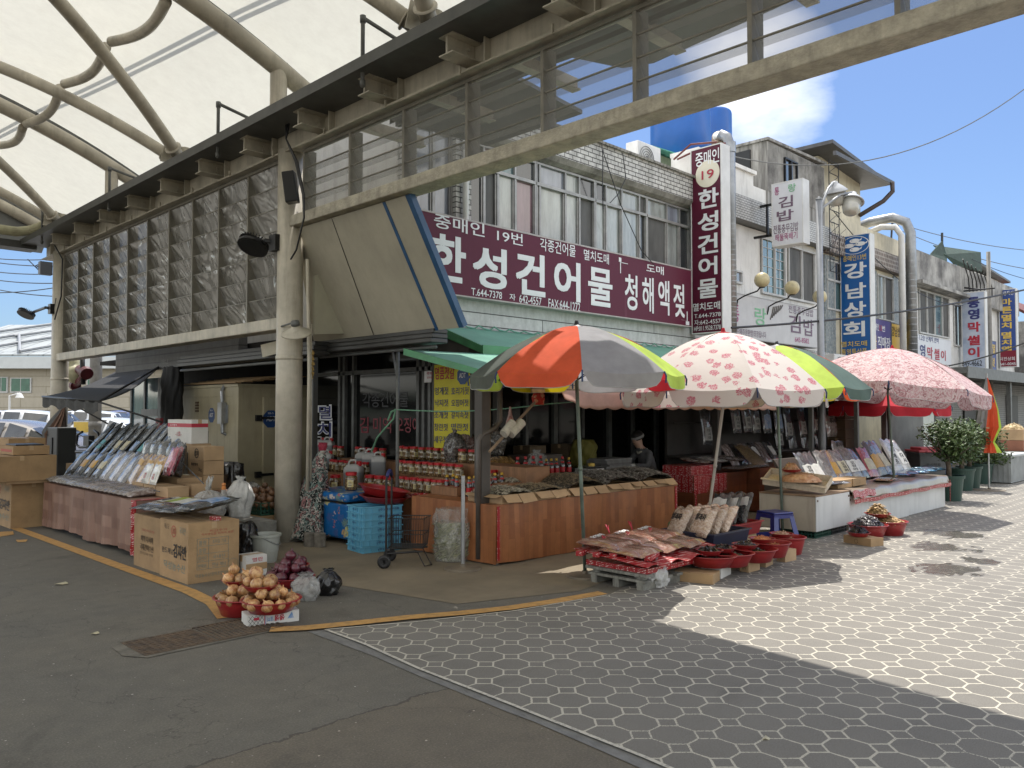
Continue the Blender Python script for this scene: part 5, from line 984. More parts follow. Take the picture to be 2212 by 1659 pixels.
# back row of long seaweed sleeves
rows=[]
lbs=[None,LT,None,LC,LC,LB,LT,LB,LC,None]
for k in range(10):
 y=13.7-k*0.32;lab=lbs[k]
 t=pack('seaweed_pack','long glossy seaweed sleeve in the tall back row, %s from the exercise bike'%ORD[k],0.24,0.74,0.07,F_SEA,lab,(0.05,0.3,0.95,0.52),seed=k);t['group']='seaweed sleeves in the back row'
 t.location=(4.25+random.uniform(-0.02,0.02),y,0.84);t.rotation_euler=axes(Vector((-0.15,-1,0)),(math.sin(R(40)),random.uniform(-0.15,0.05),math.cos(R(40))))
mb=MB();mb.slab([(4.08,9.77,0.63),(4.08,13.95,0.63),(4.08,13.95,0.8),(4.08,9.77,0.8)],(0.31,0,0));tag(mb.build('display_riser',CARDL),'low cardboard riser under the back row of seaweed sleeves','riser')
mb=MB();mb.slab([(4.2,10.4,0.802),(4.75,10.4,0.802),(4.75,10.4,1.35)],(0,3.5,0));tag(mb.build('display_rack',WOODG),'sloping rack behind the tall seaweed sleeves','rack')
for k in range(5):
 t=pack('black_pack','upright black seaweed bag beside the small carton stack, %s from the tall sleeves'%ORD[k],0.22,0.42,0.12,F_BLK if k>1 else F_SEA,seed=30+k);t['group']='upright black bags';t.location=(4.15,10.8-k*0.25,0.805);t.rotation_euler=lean(R(8))
for k in range(4):
 t=pack('laver_pack','dark laver packet with orange label in the middle row, %s from the long blank carton'%ORD[k],0.27,0.46,0.07,F_SEA,LY if k in(1,2)else(LC if k==3 else None),(0.12,0.4,0.88,0.66),seed=40+k);t['group']='laver packets in the middle row';t.location=(3.82,12.95-k*0.36,0.64);t.rotation_euler=lean(R(38))
for k in range(3):
 t=pack('anchovy_pack','silvery anchovy packet in the middle row, %s from the laver packets'%ORD[k],0.3,0.5,0.06,F_SIL,seed=50+k);t['group']='silvery anchovy packets';t.location=(3.78,11.45-k*0.32,0.64);t.rotation_euler=lean(R(36))
for k in range(3):
 t=pack('squid_pack','golden dried squid packet in the middle row, %s from the silvery packets'%ORD[k],0.28,0.48,0.06,F_GLD,LY,(0.2,0.66,0.8,0.82),seed=60+k);t['group']='golden squid packets';t.location=(3.8,10.5-k*0.28,0.64);t.rotation_euler=lean(R(30))
for k in range(2):
 t=pack('red_pack','crimson packet with white print at the end of the middle row' if k else 'crimson packet partly behind the other crimson packet',0.22,0.34,0.05,F_RED,F_RED,(0.1,0.1,0.9,0.5),INKW,'가다',seed=70+k);t.location=(3.86+0.1*(1-k),9.62-k*0.12,0.86);t.rotation_euler=lean(R(20))
 t=pack('white_pack','small cream packet with a picture label standing on the cartons, %s from the squid packets'%ORD[k],0.19,0.24,0.04,F_WHT,LW,(0.15,0.2,0.85,0.6),INKR,'김',seed=75+k);t.location=(3.72,9.78-k*0.24,0.76);t.rotation_euler=lean(R(18))
for k in range(3):carton((3.74,3.98,9.2+k*0.36,9.54+k*0.36,0.635,0.75),'low small carton on the draped table under the packets, %s from the kelp carton'%ORD[k],tape=False,mat=CARDL)
for k in range(20):
 y=12.4-k*0.15;t=pack('flat_pack','flat packet lying overlapped on the table edge, %s from the far end'%(ORD[k]if k<16 else['seventeenth','eighteenth','nineteenth','twentieth'][k-16]),0.145,0.4,0.075,F_SIL if k<9 else F_GRY,seed=80+k);t['group']='flat packets along the table edge'
 t.location=(3.4,y,0.632);t.rotation_euler=axes((0.18,-0.96,-0.22),(1,0.14,0.05))
mb=MB();mb.tube([at(190,950,x=4.2),at(300,985,x=4.15),at(385,990,x=4.15),at(440,1045,x=4.0)],0.006,5);mb.tube([at(155,1025,x=3.9),at(260,1045,x=3.8),at(345,1062,x=3.7)],0.005,5);tag(mb.build('tie_string',M('grey_string',(0.08,0.1,0.12),0.7,0.2,9)),'dark strings holding the rows of packets on the display','string')
# packets on the two big cartons
kk=[(F_SEA,LW,'마',3.3,8.72,0.0),(F_SEA,LG,None,3.32,8.5,0.012),(F_BLK,LW,None,3.28,8.28,0.02),(F_SEA,LB,None,3.27,7.98,0.03),(F_BLK,None,None,3.35,7.78,0.05),(F_SEA,LB,None,3.29,7.62,0.085)]
for k,(fm,lb,tx,x,y,dz)in enumerate(kk):
 t=pack('laver_bag','long laver bag lying on the two big cartons, %s from the draped table'%ORD[k],0.25,0.72,0.06,fm,lb,(0.08,0.4,0.92,0.8),INKK,tx,seed=110+k);t['group']='laver bags on the big cartons';t.location=(x-0.06,y,0.568+dz);t.rotation_euler=axes((0.42,-0.9,0),(0.9,0.42,0.06))
mb=MB();mb.box(3.5,3.56,7.5,7.62,0.565,0.6);tag(mb.build('red_box',WRAP),'tiny red printed box at the edge of the seaweed carton','box')
# small carton stack and white-red carton
SB=[('x','멸치',(0.38,0.3,0.62,0.7),INKK,0.03),('x','○',(0.3,0.14,0.7,0.86),INKK,0)]
n=0
for c in range(2):
 for r in range(5-c):
  y0=9.76 if c==0 else 9.34;x_=0.15 if c==0 else-0.18;dx=0.26 if c==0 else 0.24;hz=0.175 if c==0 else 0.14;carton((4.25+x_,4.25+x_+dx,y0,y0+0.4,hz*r+(0.3 if c==0 else 0.2),hz*r+hz-0.004+(0.3 if c==0 else 0.2)),'small printed carton in the %s stack beside the beige cold store, %s from its bottom'%('shorter' if c else 'taller',ORD[r]),SB if(r+c)%2==0 else[('x','통영멸치',(0.12,0.62,0.6,0.82),INKK,0.02),('x','3kg',(0.66,0.2,0.88,0.5),INKK,0.01)],tape=False,mat=CARDL);n+=1
mb=MB();mb.box(4.05,4.34,9.32,9.75,0,0.198);mb.box(4.38,4.68,9.752,10.18,0,0.298);tag(mb.build('stack_base',WOODG),'low wooden base under the small printed cartons','base')
carton((4.5,4.72,10.35,11.1,1.19,1.5),'white carton with red bands standing above the black bags',[('x','-1호-',(0.35,0.3,0.6,0.5),INKR,0.02),('x','김치명가',(0.1,0.72,0.4,0.8),INKW,0)],mat=CARDW,bands=[('x',(0,0.68,1,0.84),INKR),('y',(0,0.68,1,0.84),INKR)])
mb=MB();mb.box(4.48,4.74,10.3,11.15,0.8,1.188);tag(mb.build('carton_shelf',CARDL),'plain carton shelf below the white carton with red bands','shelf')
# plastic bags, bottle, refuse
def sackshape(mb,c,rx,ry,h,seed=0,tie=0.25,n=26,mi=0,rough=0.16):
 vs=[];rings=22;n=44;lo_=tie<0.5
 for i in range(rings+1):
  f=i/rings
  if lo_:r=(0.72+0.28*math.sin(f*2.2))*(1 if f<0.4 else max(tie*0.6,math.cos((f-0.4)/0.6*1.45)**0.8))if f<0.88 else tie*(0.6+(f-0.88)*7)
  else:r=0.8+0.2*math.sin(f*2.6)+(tie-0.9)*max(0,f-0.5)
  for k in range(n):
   t=2*math.pi*k/n;w=1+rough*noise.noise(Vector((math.cos(t)*2.3,math.sin(t)*2.3,f*3+seed*7)))*1.6+rough*0.9*noise.noise(Vector((math.cos(t)*6,math.sin(t)*6,f*5+seed)))+rough*0.45*math.sin(t*11+seed+3*math.sin(f*5))*(0.25+f)
   vs.append(Vector((c[0]+rx*r*w*math.cos(t),c[1]+ry*r*w*math.sin(t),c[2]+h*f+rough*h*0.9*noise.noise(Vector((math.cos(t)*2,math.sin(t)*2,seed)))*max(0,f-0.5))))
 fs=[(i*n+k,i*n+(k+1)%n,(i+1)*n+(k+1)%n,(i+1)*n+k)for i in range(rings)for k in range(n)]+[tuple(range(n))[::-1],tuple(rings*n+k for k in range(n))]
 mb.add(vs,fs,mi)
BAGB=M('black_bag',(0.01,0.01,0.011),0.25,0.2,8,0.8,bscale=16,coat=0.4)
def clear(name,col,alpha,rough=0.2,b=0.8):
 m,n,p,N,K=nodes(name);v=mapped(N,K);p.inputs['Base Color'].default_value=rgb(col);p.inputs['Roughness'].default_value=rough;p.inputs['Specular IOR Level'].default_value=0.8
 z=noise_n(N,K,v,18,4,0.6,1.5);a=math_n(N,K,'MULTIPLY_ADD',z,0.5,alpha-0.25);K(a,p.inputs['Alpha']);bump_n(N,K,p,z,b,0.03);return m
BAGC=clear('clear_bag',(0.5,0.5,0.48),0.5);BAGW=clear('white_bag',(0.6,0.6,0.58),0.8)
def bag(loc,rx,ry,h,label,mat,seed=1,handles=False,tie=0.25,name='plastic_bag'):
 t=thing(name,label,'bag',loc);mb=MB();sackshape(mb,loc,rx,ry,h,seed,tie);mb.build('body',mat,t,smooth=True)
 if handles:
  mb=MB();q=Vector(loc)+Vector((0,0,h*0.95))
  for s in(-1,1):mb.tube([q+Vector((0,s*0.02,0)),q+Vector((0.01,s*0.05,h*0.2)),q+Vector((0.03,s*0.04,h*0.32)),q+Vector((0.03,s*0.015,h*0.22)),q+Vector((0.01,0,0.02))],0.014,7)
  mb.build('handle',mat,t,smooth=True)
 return t
bag((4.0,8.75,0.35),0.19,0.22,0.42,'translucent white shopping bag with knotted handles behind the laver bags',BAGC,3,True,0.12)
bag((4.6,9.2,0.35),0.15,0.18,0.48,'crumpled pale bag hanging in front of the small cartons',BAGW,5)
bag((5.0,10.3,0.1),0.2,0.26,0.82,'open black refuse bag between the small cartons and the cold store',BAGB,8,False,0.7)
bag((4.15,8.2,0),0.14,0.16,0.42,'black bag standing behind the seaweed carton',BAGB,11,False,0.5)
mb=MB();mb.box(3.85,4.75,8.6,9.38,0,0.348);tag(mb.build('low_stand',WOODG),'low grey stand under the shopping bags','stand')
t=thing('water_bottle','clear bottle with orange cap by the small cartons','bottle',(4.3,9.0,0.35));T_=(4.3,9.0,0.5);mb=MB();mb.lathe([(0.035,0),(0.04,0.02),(0.04,0.15),(0.03,0.19),(0.016,0.22)],T_,16);mb.build('body',BAGC,t,smooth=True);mb=MB();mb.lathe([(0.02,0.2),(0.024,0.21),(0.024,0.235),(0.015,0.25),(0.024,0.26),(0.02,0.28),(0,0.285)],T_,14);mb.build('cap',M('orange_cap',(0.6,0.22,0.05),0.4),t)
# onions behind the column in nets, crate
ON=M('onion_skin',(0.62,0.38,0.17),0.38,0.3,7,0.2,col2=(0.34,0.14,0.05),stretch=(5,5,0.5),rnd=0.4,coat=0.15,lo=0.4,hi=0.6);ONR=M('red_onion_skin',(0.12,0.02,0.035),0.3,0.35,5,0.1,col2=(0.05,0.012,0.02),stretch=(5,5,0.6),rnd=0.3,coat=0.25);OND=M('dull_onion_skin',(0.2,0.1,0.045),0.5,0.3,5,col2=(0.1,0.05,0.025),rnd=0.3)
def onion(mat,label,nm='onion'):
 r=0.046;pr=[(0.004,-0.95),(0.35,-0.9),(0.75,-0.6),(0.98,-0.15),(0.98,0.15),(0.8,0.55),(0.5,0.78),(0.24,0.9),(0.13,1.02),(0.1,1.25),(0.05,1.42),(0.0,1.45)]
 mb=MB();mb.lathe([(a*r,b*r*0.92)for a,b in pr],n=16,jit=0.03);o=mb.build(nm,mat,smooth=True,local=True);tag(o,label,'onion');return o
onY,onR,onD=onion(ON,'yellow onion'),onion(ONR,'red onion','red_onion'),onion(OND,'old onion')
def heap(proto,c,R0,n,z0,label,group,sc=1.0,layers=(1.0,0.6,0.25)):
 cnt=0;rr=0.046*sc
 for li,f in enumerate(layers):
  rad=R0*f;m=max(1,int(2*math.pi*rad/(2.0*rr)))if rad>rr else 1
  for k in range(m):
   if cnt>=n:return
   t=2*math.pi*(k+0.5*li+random.uniform(-0.12,0.12))/m
   place(proto,(c[0]+rad*math.cos(t),c[1]+rad*math.sin(t),z0+li*rr*1.35+random.uniform(0,0.008)),label=label,group=group,scale=sc*random.uniform(0.88,1.12),rot=(random.uniform(-0.7,0.7),random.uniform(-0.7,0.7),random.uniform(0,6)))
   cnt+=1
t=thing('cold_store','beige walk-in cold store with latch handles and blue security stickers','cold store',(7,13.7,0));CS=M('cold_store_beige',(0.42,0.37,0.245),0.5,0.15,1.5,dirt=0.3)
mb=MB();mb.box(6.3,8.4,12.7,14.9,0.05,2.02);mb.box(6.28,8.42,12.68,14.92,2.021,2.07);mb.box(6.292,6.3,12.9,14.85,1.86,1.87);mb.build('body',CS,t,bevel=0.01)
mb=MB();mb.box(6.72,7.6,12.64,12.699,0.12,1.85);mb.build('door',CS,t,bevel=0.015)
mb=MB()
for z in(0.55,1.5):mb.box(6.6,6.7,12.64,12.699,z-0.05,z+0.05);mb.box(6.66,6.9,12.6,12.639,z-0.02,z+0.02)
mb.build('door_hinge',BLKM,t);mb=MB();mb.box(6.29,6.2985,13.05,13.3,1.42,1.72);mb.box(6.2,6.289,13.1,13.25,1.4,1.76);mb.tube([(6.25,13.17,1.76),(6.25,13.2,1.95),(6.3,13.2,2.05)],0.03,8);mb.tube([(6.25,13.17,1.4),(6.25,13.16,1.25),(6.32,13.14,1.22)],0.03,8);mb.build('switch_box',STEELP,t);mb=MB()
for k in range(4):mb.box(6.285,6.299,14.2,14.32,1.6+k*0.05,1.635+k*0.05)
mb.build('vent',BRN,t);adt(t,'x',6.299,457,897,0.13);adt(t,'y',12.639,585,905,0.15)
mb=MB()
for k in range(7):mb.slab([(6.2+k*0.15,12.6,2.075+0.022*k),(6.3+k*0.2,12.6,2.075+0.022*k),(6.5+k*0.2,14.9,2.1+0.022*k),(6.3+k*0.15,14.9,2.1+0.022*k)],(0,0,0.02))
tag(mb.build('flattened_cardboard',CARD),'flattened cardboard sheets piled on top of the cold store','cardboard')
p=at(565,1090,x=5.6);t=thing('green_crate','dark green mesh crate below the netted onions beside the main column','crate',(5.55,9.75,0.3));GC=M('green_crate_plastic',(0.02,0.085,0.06),0.4,0.2,6)
def crate_mesh(mb,x0,x1,y0,y1,z0,z1,bars=9,th=0.008,rows=3):
 mb.box(x0,x1,y0,y1,z0,z0+th)
 for(a0,a1,b0,b1,ax)in((x0,x1,y0,y0+th,'x'),(x0,x1,y1-th,y1,'x'),(x0,x0+th,y0+th,y1-th,'y'),(x1-th,x1,y0+th,y1-th,'y')):
  for r in range(rows+1):z=z0+th+(z1-z0-th-0.012)*r/rows;mb.box(a0-(0.004 if r==rows else 0),a1+(0.004 if r==rows else 0),b0-(0.004 if r==rows else 0),b1+(0.004 if r==rows else 0),z,z+0.011)
  for k in range(bars+1):
   if ax=='x':x=a0+(a1-a0-0.012)*k/bars;mb.box(x,x+0.012,b0+0.001,b1-0.001,z0+th,z1-0.012)
   else:y=b0+(b1-b0-0.012)*k/bars;mb.box(a0+0.001,a1-0.001,y,y+0.012,z0+th,z1-0.012)
mb=MB();crate_mesh(mb,5.0,5.5,9.45,9.85,0.3,0.46);mb.build('basket',GC,t)
carton((4.95,5.55,9.4,9.9,0.15,0.295),'brown carton under the green mesh crate',tape=False);carton((4.95,5.5,9.4,9.8,0,0.146),'lowest brown carton in the pile under the green mesh crate',tape=False);carton((4.9,5.5,9.95,10.5,0,0.34),'brown carton under the netted onions left of the green crate')
for k,(cx,cy,z,R0)in enumerate(((5.22,9.62,0.42,0.2),(5.2,10.2,0.39,0.24),(5.28,9.95,0.5,0.2))):heap(onD,(cx,cy),R0,30,z,'brown onion in the netted heap beside the main column','onions in the net behind the column',1.0,(1,0.6,0.2))
bag((5.4,10.45,0.5),0.1,0.12,0.14,'pale crumpled net bag on top of the netted onions',BAGC,21)
# white bucket and white box
t=thing('bucket','pale grey plastic bucket standing behind the onion basins','bucket',at(564,1219,z=0));c_=at(564,1219,z=0)+Vector((0.1,0.1,0));PB=M('pale_plastic',(0.36,0.38,0.35),0.45,0.1,4)
mb=MB();mb.lathe([(0.115,0),(0.12,0.02),(0.135,0.12),(0.138,0.12),(0.138,0.13),(0.142,0.16),(0.152,0.27),(0.165,0.275),(0.165,0.3),(0.155,0.3),(0.145,0.27),(0.11,0.02),(0,0.015)],c_,36);mb.build('tub',PB,t);mb=MB();mb.tube([c_+Vector((0.16*math.cos(a),0.16*math.sin(a),0.285-0.1*math.sin(a-4.0)*(math.sin(a-4.0)>0)))for a in[4.0+math.pi*i/12 for i in range(13)]],0.004,6);mb.build('handle',STEELP,t)
carton((3.78,4.0,7.42,7.62,0,0.2),'small white and brown carton between the seaweed carton and the bucket',[('y','명란',(0.3,0.7,0.8,0.9),INKR,0.01)],mat=CARDW,bands=[('y',(0,0.3,1,0.62),CARD)])
# onion basins in front
RB=M('red_plastic',(0.30,0.018,0.02),0.35,0.15,4,coat=0.2,rnd=0.15);RB2=M('dull_red_plastic',(0.2,0.03,0.025),0.5,0.2,5,rnd=0.12)
def basin(r,h,name,label,mat=RB):
 mb=MB();mb.lathe([(r*0.68,0),(r*0.74,0.004),(r*0.93,h*0.75),(r*0.96,h*0.93),(r*1.04,h*0.94),(r*1.06,h*0.97),(r*1.04,h),(r*0.96,h*0.995),(r*0.9,h*0.75),(r*0.7,0.012),(0,0.01)],n=40);o=mb.build(name,mat,smooth=True,local=True);return tag(o,label,'basin' if h>0.07 else 'bowl')
bs=basin(0.24,0.13,'basin','red basin');bw=basin(0.14,0.05,'bowl','red bowl')
def px_carton(a,b,hh,dep,label,mat,prints=(),z=0.0):
 """carton whose long front edge runs from photo point a to photo point b on the ground"""
 a,b=at(*a,z=z),at(*b,z=z);L_=(b-a).length;ang=math.atan2(b.y-a.y,b.x-a.x)
 t=carton((0,L_,0,dep,0,hh),label,prints,mat=mat,tape=False);t.location=(a+b)/2+Vector((-math.sin(ang),math.cos(ang),0))*dep/2;t.rotation_euler=(0,0,ang);t['len']=L_;return t
t=px_carton((533,1356),(646,1341),0.088,0.17,'white carton with grey lattice print and upside-down lettering under the onion basin',CARDW);L_=t['len'];del t['len'];loc=lambda mb,nm,mat:[setattr(o,'location',(-L_/2,-0.085,0))for o in[mb.build(nm,mat,t,local=True)]]
m=MB()
for k in range(4):
 for s in(1,-1):
  for r_ in range(2):x=0.012+k*0.028;z=0.008+0.036*r_;m.cyl((x,-0.0015,z if s>0 else z+0.036),(x+0.028,-0.0015,z+0.036 if s>0 else z),0.0022,n=4)
loc(m,'lattice_print',GREYP);m=MB();m.box(0.128,0.134,-0.002,-0.0005,0.003,0.085);m.box(0.05,0.09,-0.0045,-0.0035,0.045,0.065);m.text('생생',Vector((0.28,-0.003,0.068)),(-1,0,0),(0,0,-1),0.075,0.045,0.05);loc(m,'print',INKR)
m=MB();m.box(0.136,0.141,-0.002,-0.0005,0.003,0.085);m.text('멸치',Vector((0.195,-0.003,0.06)),(-1,0,0),(0,0,-1),0.045,0.035,0.03);m.text('통영 건어물',Vector((0.27,-0.003,0.08)),(-1,0,0),(0,0,-1),0.12,0.01,0.0);m.quad((0.3,-0.003,0.03),(0.35,-0.003,0.03),(0.335,-0.003,0.08));loc(m,'print',LB)
def vp(px,d,z=0.0):q=at(px,890,d=d);return Vector((q.x,q.y,z))
q1,q2,q3=vp(530,6.52),vp(590,6.24,0.09),vp(630,7.55);w1,w2,w3=vp(517,6.58,0.215),vp(567,6.28,0.235),vp(637,7.62,0.135)
place(bs,q1,0,'bright red basin of yellow onions at the corner of the yellow line','onion basins',(0.93,0.93,1.1));place(bs,q2,0,'dark red basin of yellow onions propped on the white patterned carton','onion basins',(0.9,0.9,0.72))
place(bw,w1,0,'red bowl of onions on top of the bright red basin','onion bowls',0.85);place(bw,w2,0,'red bowl of onions on top of the dark red basin','onion bowls',0.95)
heap(onY,q1,0.17,15,0.125,'yellow onion heaped in the bright red basin','onions in the bright red basin',1.1,(1,0.5));heap(onY,q2,0.17,17,0.16,'yellow onion heaped in the basin on the white carton','onions in the propped basin',1.02,(1,0.5));heap(onY,w1,0.075,8,w1.z+0.055,'yellow onion in the bowl above the bright red basin','onions in the left top bowl',1.12,(1,0.5));heap(onY,w2,0.085,9,w2.z+0.06,'yellow onion in the bowl above the propped basin','onions in the right top bowl',1.12,(1,0.45))
place(bs,q3,0,'dark red basin of red onions behind the yellow onions','onion basins',(0.9,0.9,0.7));place(bw,w3,0,'red bowl heaped with red onions','onion bowls',1.0)
heap(onR,q3,0.165,16,0.1,'red onion in the dark red basin behind the yellow onions','red onions in the basin',1.12,(1,0.6));heap(onR,w3,0.085,9,w3.z+0.06,'red onion piled in the top bowl','red onions in the top bowl',1.2,(1,0.45))
bag(vp(664,7.0),0.12,0.13,0.22,'grey see-through bag slumped beside the onion basins',BAGC,31,tie=0.4);bag(vp(712,7.2),0.115,0.115,0.22,'knotted black bag on the asphalt right of the onions',BAGB,34,tie=0.3)
# black folding awning and hanging bundle
BC=M('black_cloth',(0.016,0.017,0.019),0.75,0.3,5,0.2,bscale=80);t=thing('black_awning','black cloth awning sloping over the seaweed display','awning',(5,14,1.9));P1,P2,P4,P3=at(92,857,x=4.3),at(213,868,x=4.15),at(347,790,x=6.1),at(250,803,x=6.1)
mb=MB();mb.grid(lambda i,j:(P1.lerp(P2,i)).lerp(P3.lerp(P4,i),j)-Vector((0,0,0.12*math.sin(j*3.14)*(0.6+0.4*i))),14,10);mb.build('cloth',BC,t,smooth=True,solid=0.006)
mb=MB();mb.grid(lambda i,j:P1.lerp(P2,i)-Vector((0.01*math.sin(i*40),0,(0.16+0.03*math.sin(i*23))*j)),60,3);mb.build('fringe',M('grey_fringe',(0.06,0.06,0.058),0.9,0.3,20),t,solid=0.003)
mb=MB();mb.tube([P1,P2,P4],0.02,8);mb.tube([P2,at(350,912,x=4.7)],0.014,8);mb.tube([P1.lerp(P2,0.4),at(232,915,x=4.4)],0.012,8);mb.build('arm',BLKM,t,smooth=True)
p=at(372,865,x=6.0);t=thing('cloth_bundle','black cloth bundle hanging in front of the cold store','cloth',p);mb=MB();sackshape(mb,(p.x,p.y,1.3),0.17,0.27,1.1,41,0.75,rough=0.12);mb.build('cloth',BC,t,smooth=True)
mb=MB();mb.box(6.15,6.35,10.3,15.6,2.62,2.85);
t=thing('slat_signboard','dark grey slatted signboard under the far arcade beam','signboard',(6.2,15,2.5));SL=mat_brick('grey_slats',(0.10,0.1,0.1),(0.09,0.09,0.09),(0.03,0.03,0.03),20,0.14,0.01,'x',0.5,0.4,0.3);a_,b_=at(250,770,x=6.0),at(515,770,x=6.0);mb=MB();mb.box(6.0,6.15,b_.y,a_.y,2.4,2.98);mb.build('slats',SL,t);m=MB();letters(m,'x',6.0,[('횟',347,776,364,786,0.0),('집',347,790,364,800,0.0)]);m.build('lettering',M('faded_letter',(0.2,0.2,0.2)),t)
t=thing('roller_awning','long dark roller awning box above the cold store','awning',(5.8,11,2.5));mb=MB();a_,b_=at(385,780,x=5.7),at(606,752,x=5.7)
for k in range(3):mb.box(5.68+0.02*k,5.95,9.4,a_.y,2.36+0.06*k,2.418+0.06*k)
mb.build('box',AWN,t,bevel=0.008);mb=MB();mb.tube([(5.75,9.4,2.3),(5.75,a_.y,2.3)],0.022,8);mb.build('roller',GREYP,t,smooth=True)
mb=MB();mb.slab([at(563,815*0+745,x=5.62),at(604,735,x=5.62),at(604,762,x=5.62),at(567,772,x=5.62)],(0.02,0,0));tag(mb.build('cream_flap',M('cream_vinyl',(0.45,0.41,0.31),0.5,0.1,4)),'cream flap hanging under the beam left of the main column','flap')
# left shop glass behind the awning, red figure of a sign
t=thing('glass_door','blue tinted glass shop door behind the black awning','door',(6.6,17,0));a_,b_=at(285,900,x=6.6),at(345,900,x=6.6);mb=MB();mb.box(6.6,6.62,b_.y,a_.y,0.05,2.3);mb.build('glass',mat_glass('aqua_glass',(0.12,0.2,0.24),0.06),t);mb=MB()
for y in(b_.y,(a_.y+b_.y)/2,a_.y):mb.box(6.57,6.599,y-0.04,y+0.04,0,2.3)
mb.box(6.57,6.598,b_.y-0.3,b_.y-0.05,0,2.3);mb.box(6.569,6.598,b_.y+0.05,b_.y+0.9,1.52,1.66);mb.build('frame',GREYP,t)
p=at(400,900,x=6.5);mb=MB();q=[at(x,y,x=5.4)for x,y in((336,903),(346,903),(346,918),(358,919),(358,926),(350,928),(336,926))];mb.slab(q,(0.05,0,0));tag(mb.build('red_stand',M('dark_red_stand',(0.16,0.012,0.02),0.5,0.1,5)),'dark red stand above the seaweed sleeves before the glass door','stand')
# exercise bike, dark cabinet, parasol, poles
p=at(200,1040,x=4.9);t=thing('exercise_bike','black exercise bike with looped handlebar behind the packets','exercise bike',(p.x,p.y,0));hb=lambda x,y:at(x,y,x=p.x)
mb=MB();mb.tube([hb(178,933),hb(168,938),hb(165,960),hb(172,966),hb(212,966),hb(219,958),hb(212,936),hb(203,930)],0.022,8);mb.build('handlebar',BLACK,t,smooth=True);mb=MB();mb.tube([hb(192,960),hb(194,1035),Vector((p.x,p.y,0.1))],0.04,8);mb.box(*(lambda q:(q.x-0.05,q.x+0.05,q.y-0.14,q.y+0.14,q.z-0.09,q.z+0.09))(hb(192,952)));mb.tube([hb(165,976),hb(186,976)],0.03,8);mb.tube([hb(178,976),hb(182,1010)],0.035,8);mb.build('frame',BLACK,t);mb=MB();mb.box(p.x-0.3,p.x+0.3,p.y-0.06,p.y+0.06,0,0.09);mb.lathe([(0,-0.06),(0.22,-0.06),(0.22,0.06),(0,0.06)],n=24,M4=Matrix.Translation((p.x,p.y,0.35))@Matrix.Rotation(R(90),4,'X'));mb.build('flywheel',BLACK,t)
p=at(128,1000,x=5.05);mb=MB();mb.box(4.9,5.25,p.y-0.35,p.y+0.3,0,1.3);t=tag(mb.build('dark_cabinet',M('charcoal_plastic',(0.03,0.031,0.03),0.5,0.2,4),bevel=0.02),'charcoal plastic cabinet at the foot of the far column','cabinet');mb=MB();mb.box(4.88,4.899,p.y-0.1,p.y+0.08,0.75,1.1);mb.build('slot',BLACK,t)
def closed_parasol(base,top,tip_r,cols,label,mid=0.14):
 t=thing('closed_parasol',label,'parasol',base);base,top=Vector(base),Vector(top);ax=(top-base);n=24
 mb=MB();mb.cyl(base,top+ax.normalized()*0.04,0.018,n=8);mb.build('pole',STEELP,t)
 for g in range(6):
  mb=MB();vs=[]
  prof=[(0.98,0.02),(0.85,mid*0.45),(0.7,mid*0.8),(0.55,mid),(0.45,mid*0.6),(0.42,mid*0.5),(0.38,mid*0.75),(0.33,mid*1.0)]
  M4=Matrix.Translation(base)@ax.to_track_quat('Z','Y').to_matrix().to_4x4();L_=ax.length
  for(f,r)in prof:
   for k in range(5):a=2*math.pi*(g+k/4)/6;vs.append(M4@Vector((r*(1-0.25*(k%2))*math.cos(a+f*1.2),r*(1-0.25*(k%2))*math.sin(a+f*1.2),f*L_)))
  mb.add(vs,[(i*5+k,i*5+k+1,(i+1)*5+k+1,(i+1)*5+k)for i in range(len(prof)-1)for k in range(4)]);mb.build('canopy_panel',cols[g%len(cols)],t)
 return t
UC={k:mat_cloth('canopy_'+k,c,3,0.42)for k,c in dict(orange=(0.8,0.13,0.055),grey=(0.42,0.42,0.44),lime=(0.55,0.74,0.12),dark=(0.13,0.15,0.135),yellow=(0.72,0.6,0.02),green=(0.12,0.18,0.16),red=(0.55,0.035,0.05),white=(0.55,0.55,0.54)).items()}
STR=[mat_cloth('stripe_brown',(0.1,0.07,0.06),3,0.1),mat_cloth('stripe_grey',(0.2,0.2,0.2),3,0.1),mat_cloth('stripe_tan',(0.26,0.16,0.12),3,0.1)]
p=at(92,1010,x=4.85);closed_parasol((p.x,p.y+0.2,0.4),(p.x+0.35,p.y-0.1,1.75),0.1,STR,'folded striped parasol leaning on the far column',0.22)
mb=MB();
for k in range(3):q=at(168-k*30+40,900,x=6.4+k*0.3);mb.lathe([(0.11+0.02*k,0),(0.11+0.02*k,3.0)],(q.x,q.y+4*k,0),14)
q=at(205,930,x=7.5);mb=MB();mb.lathe([(0.16,0),(0.14,6)],(q.x,q.y,0),16);mb.lathe([(0.165,1.2),(0.163,1.35)],(q.x,q.y,0),16);tag(mb.build('utility_pole',M('concrete_pole',(0.22,0.21,0.19)),smooth=True),'grey concrete pole seen between the far column and the black awning','pole')
DP=M('yellowed_duct',(0.42,0.4,0.26));a_=lambda x,y:at(x,y,x=5.75)
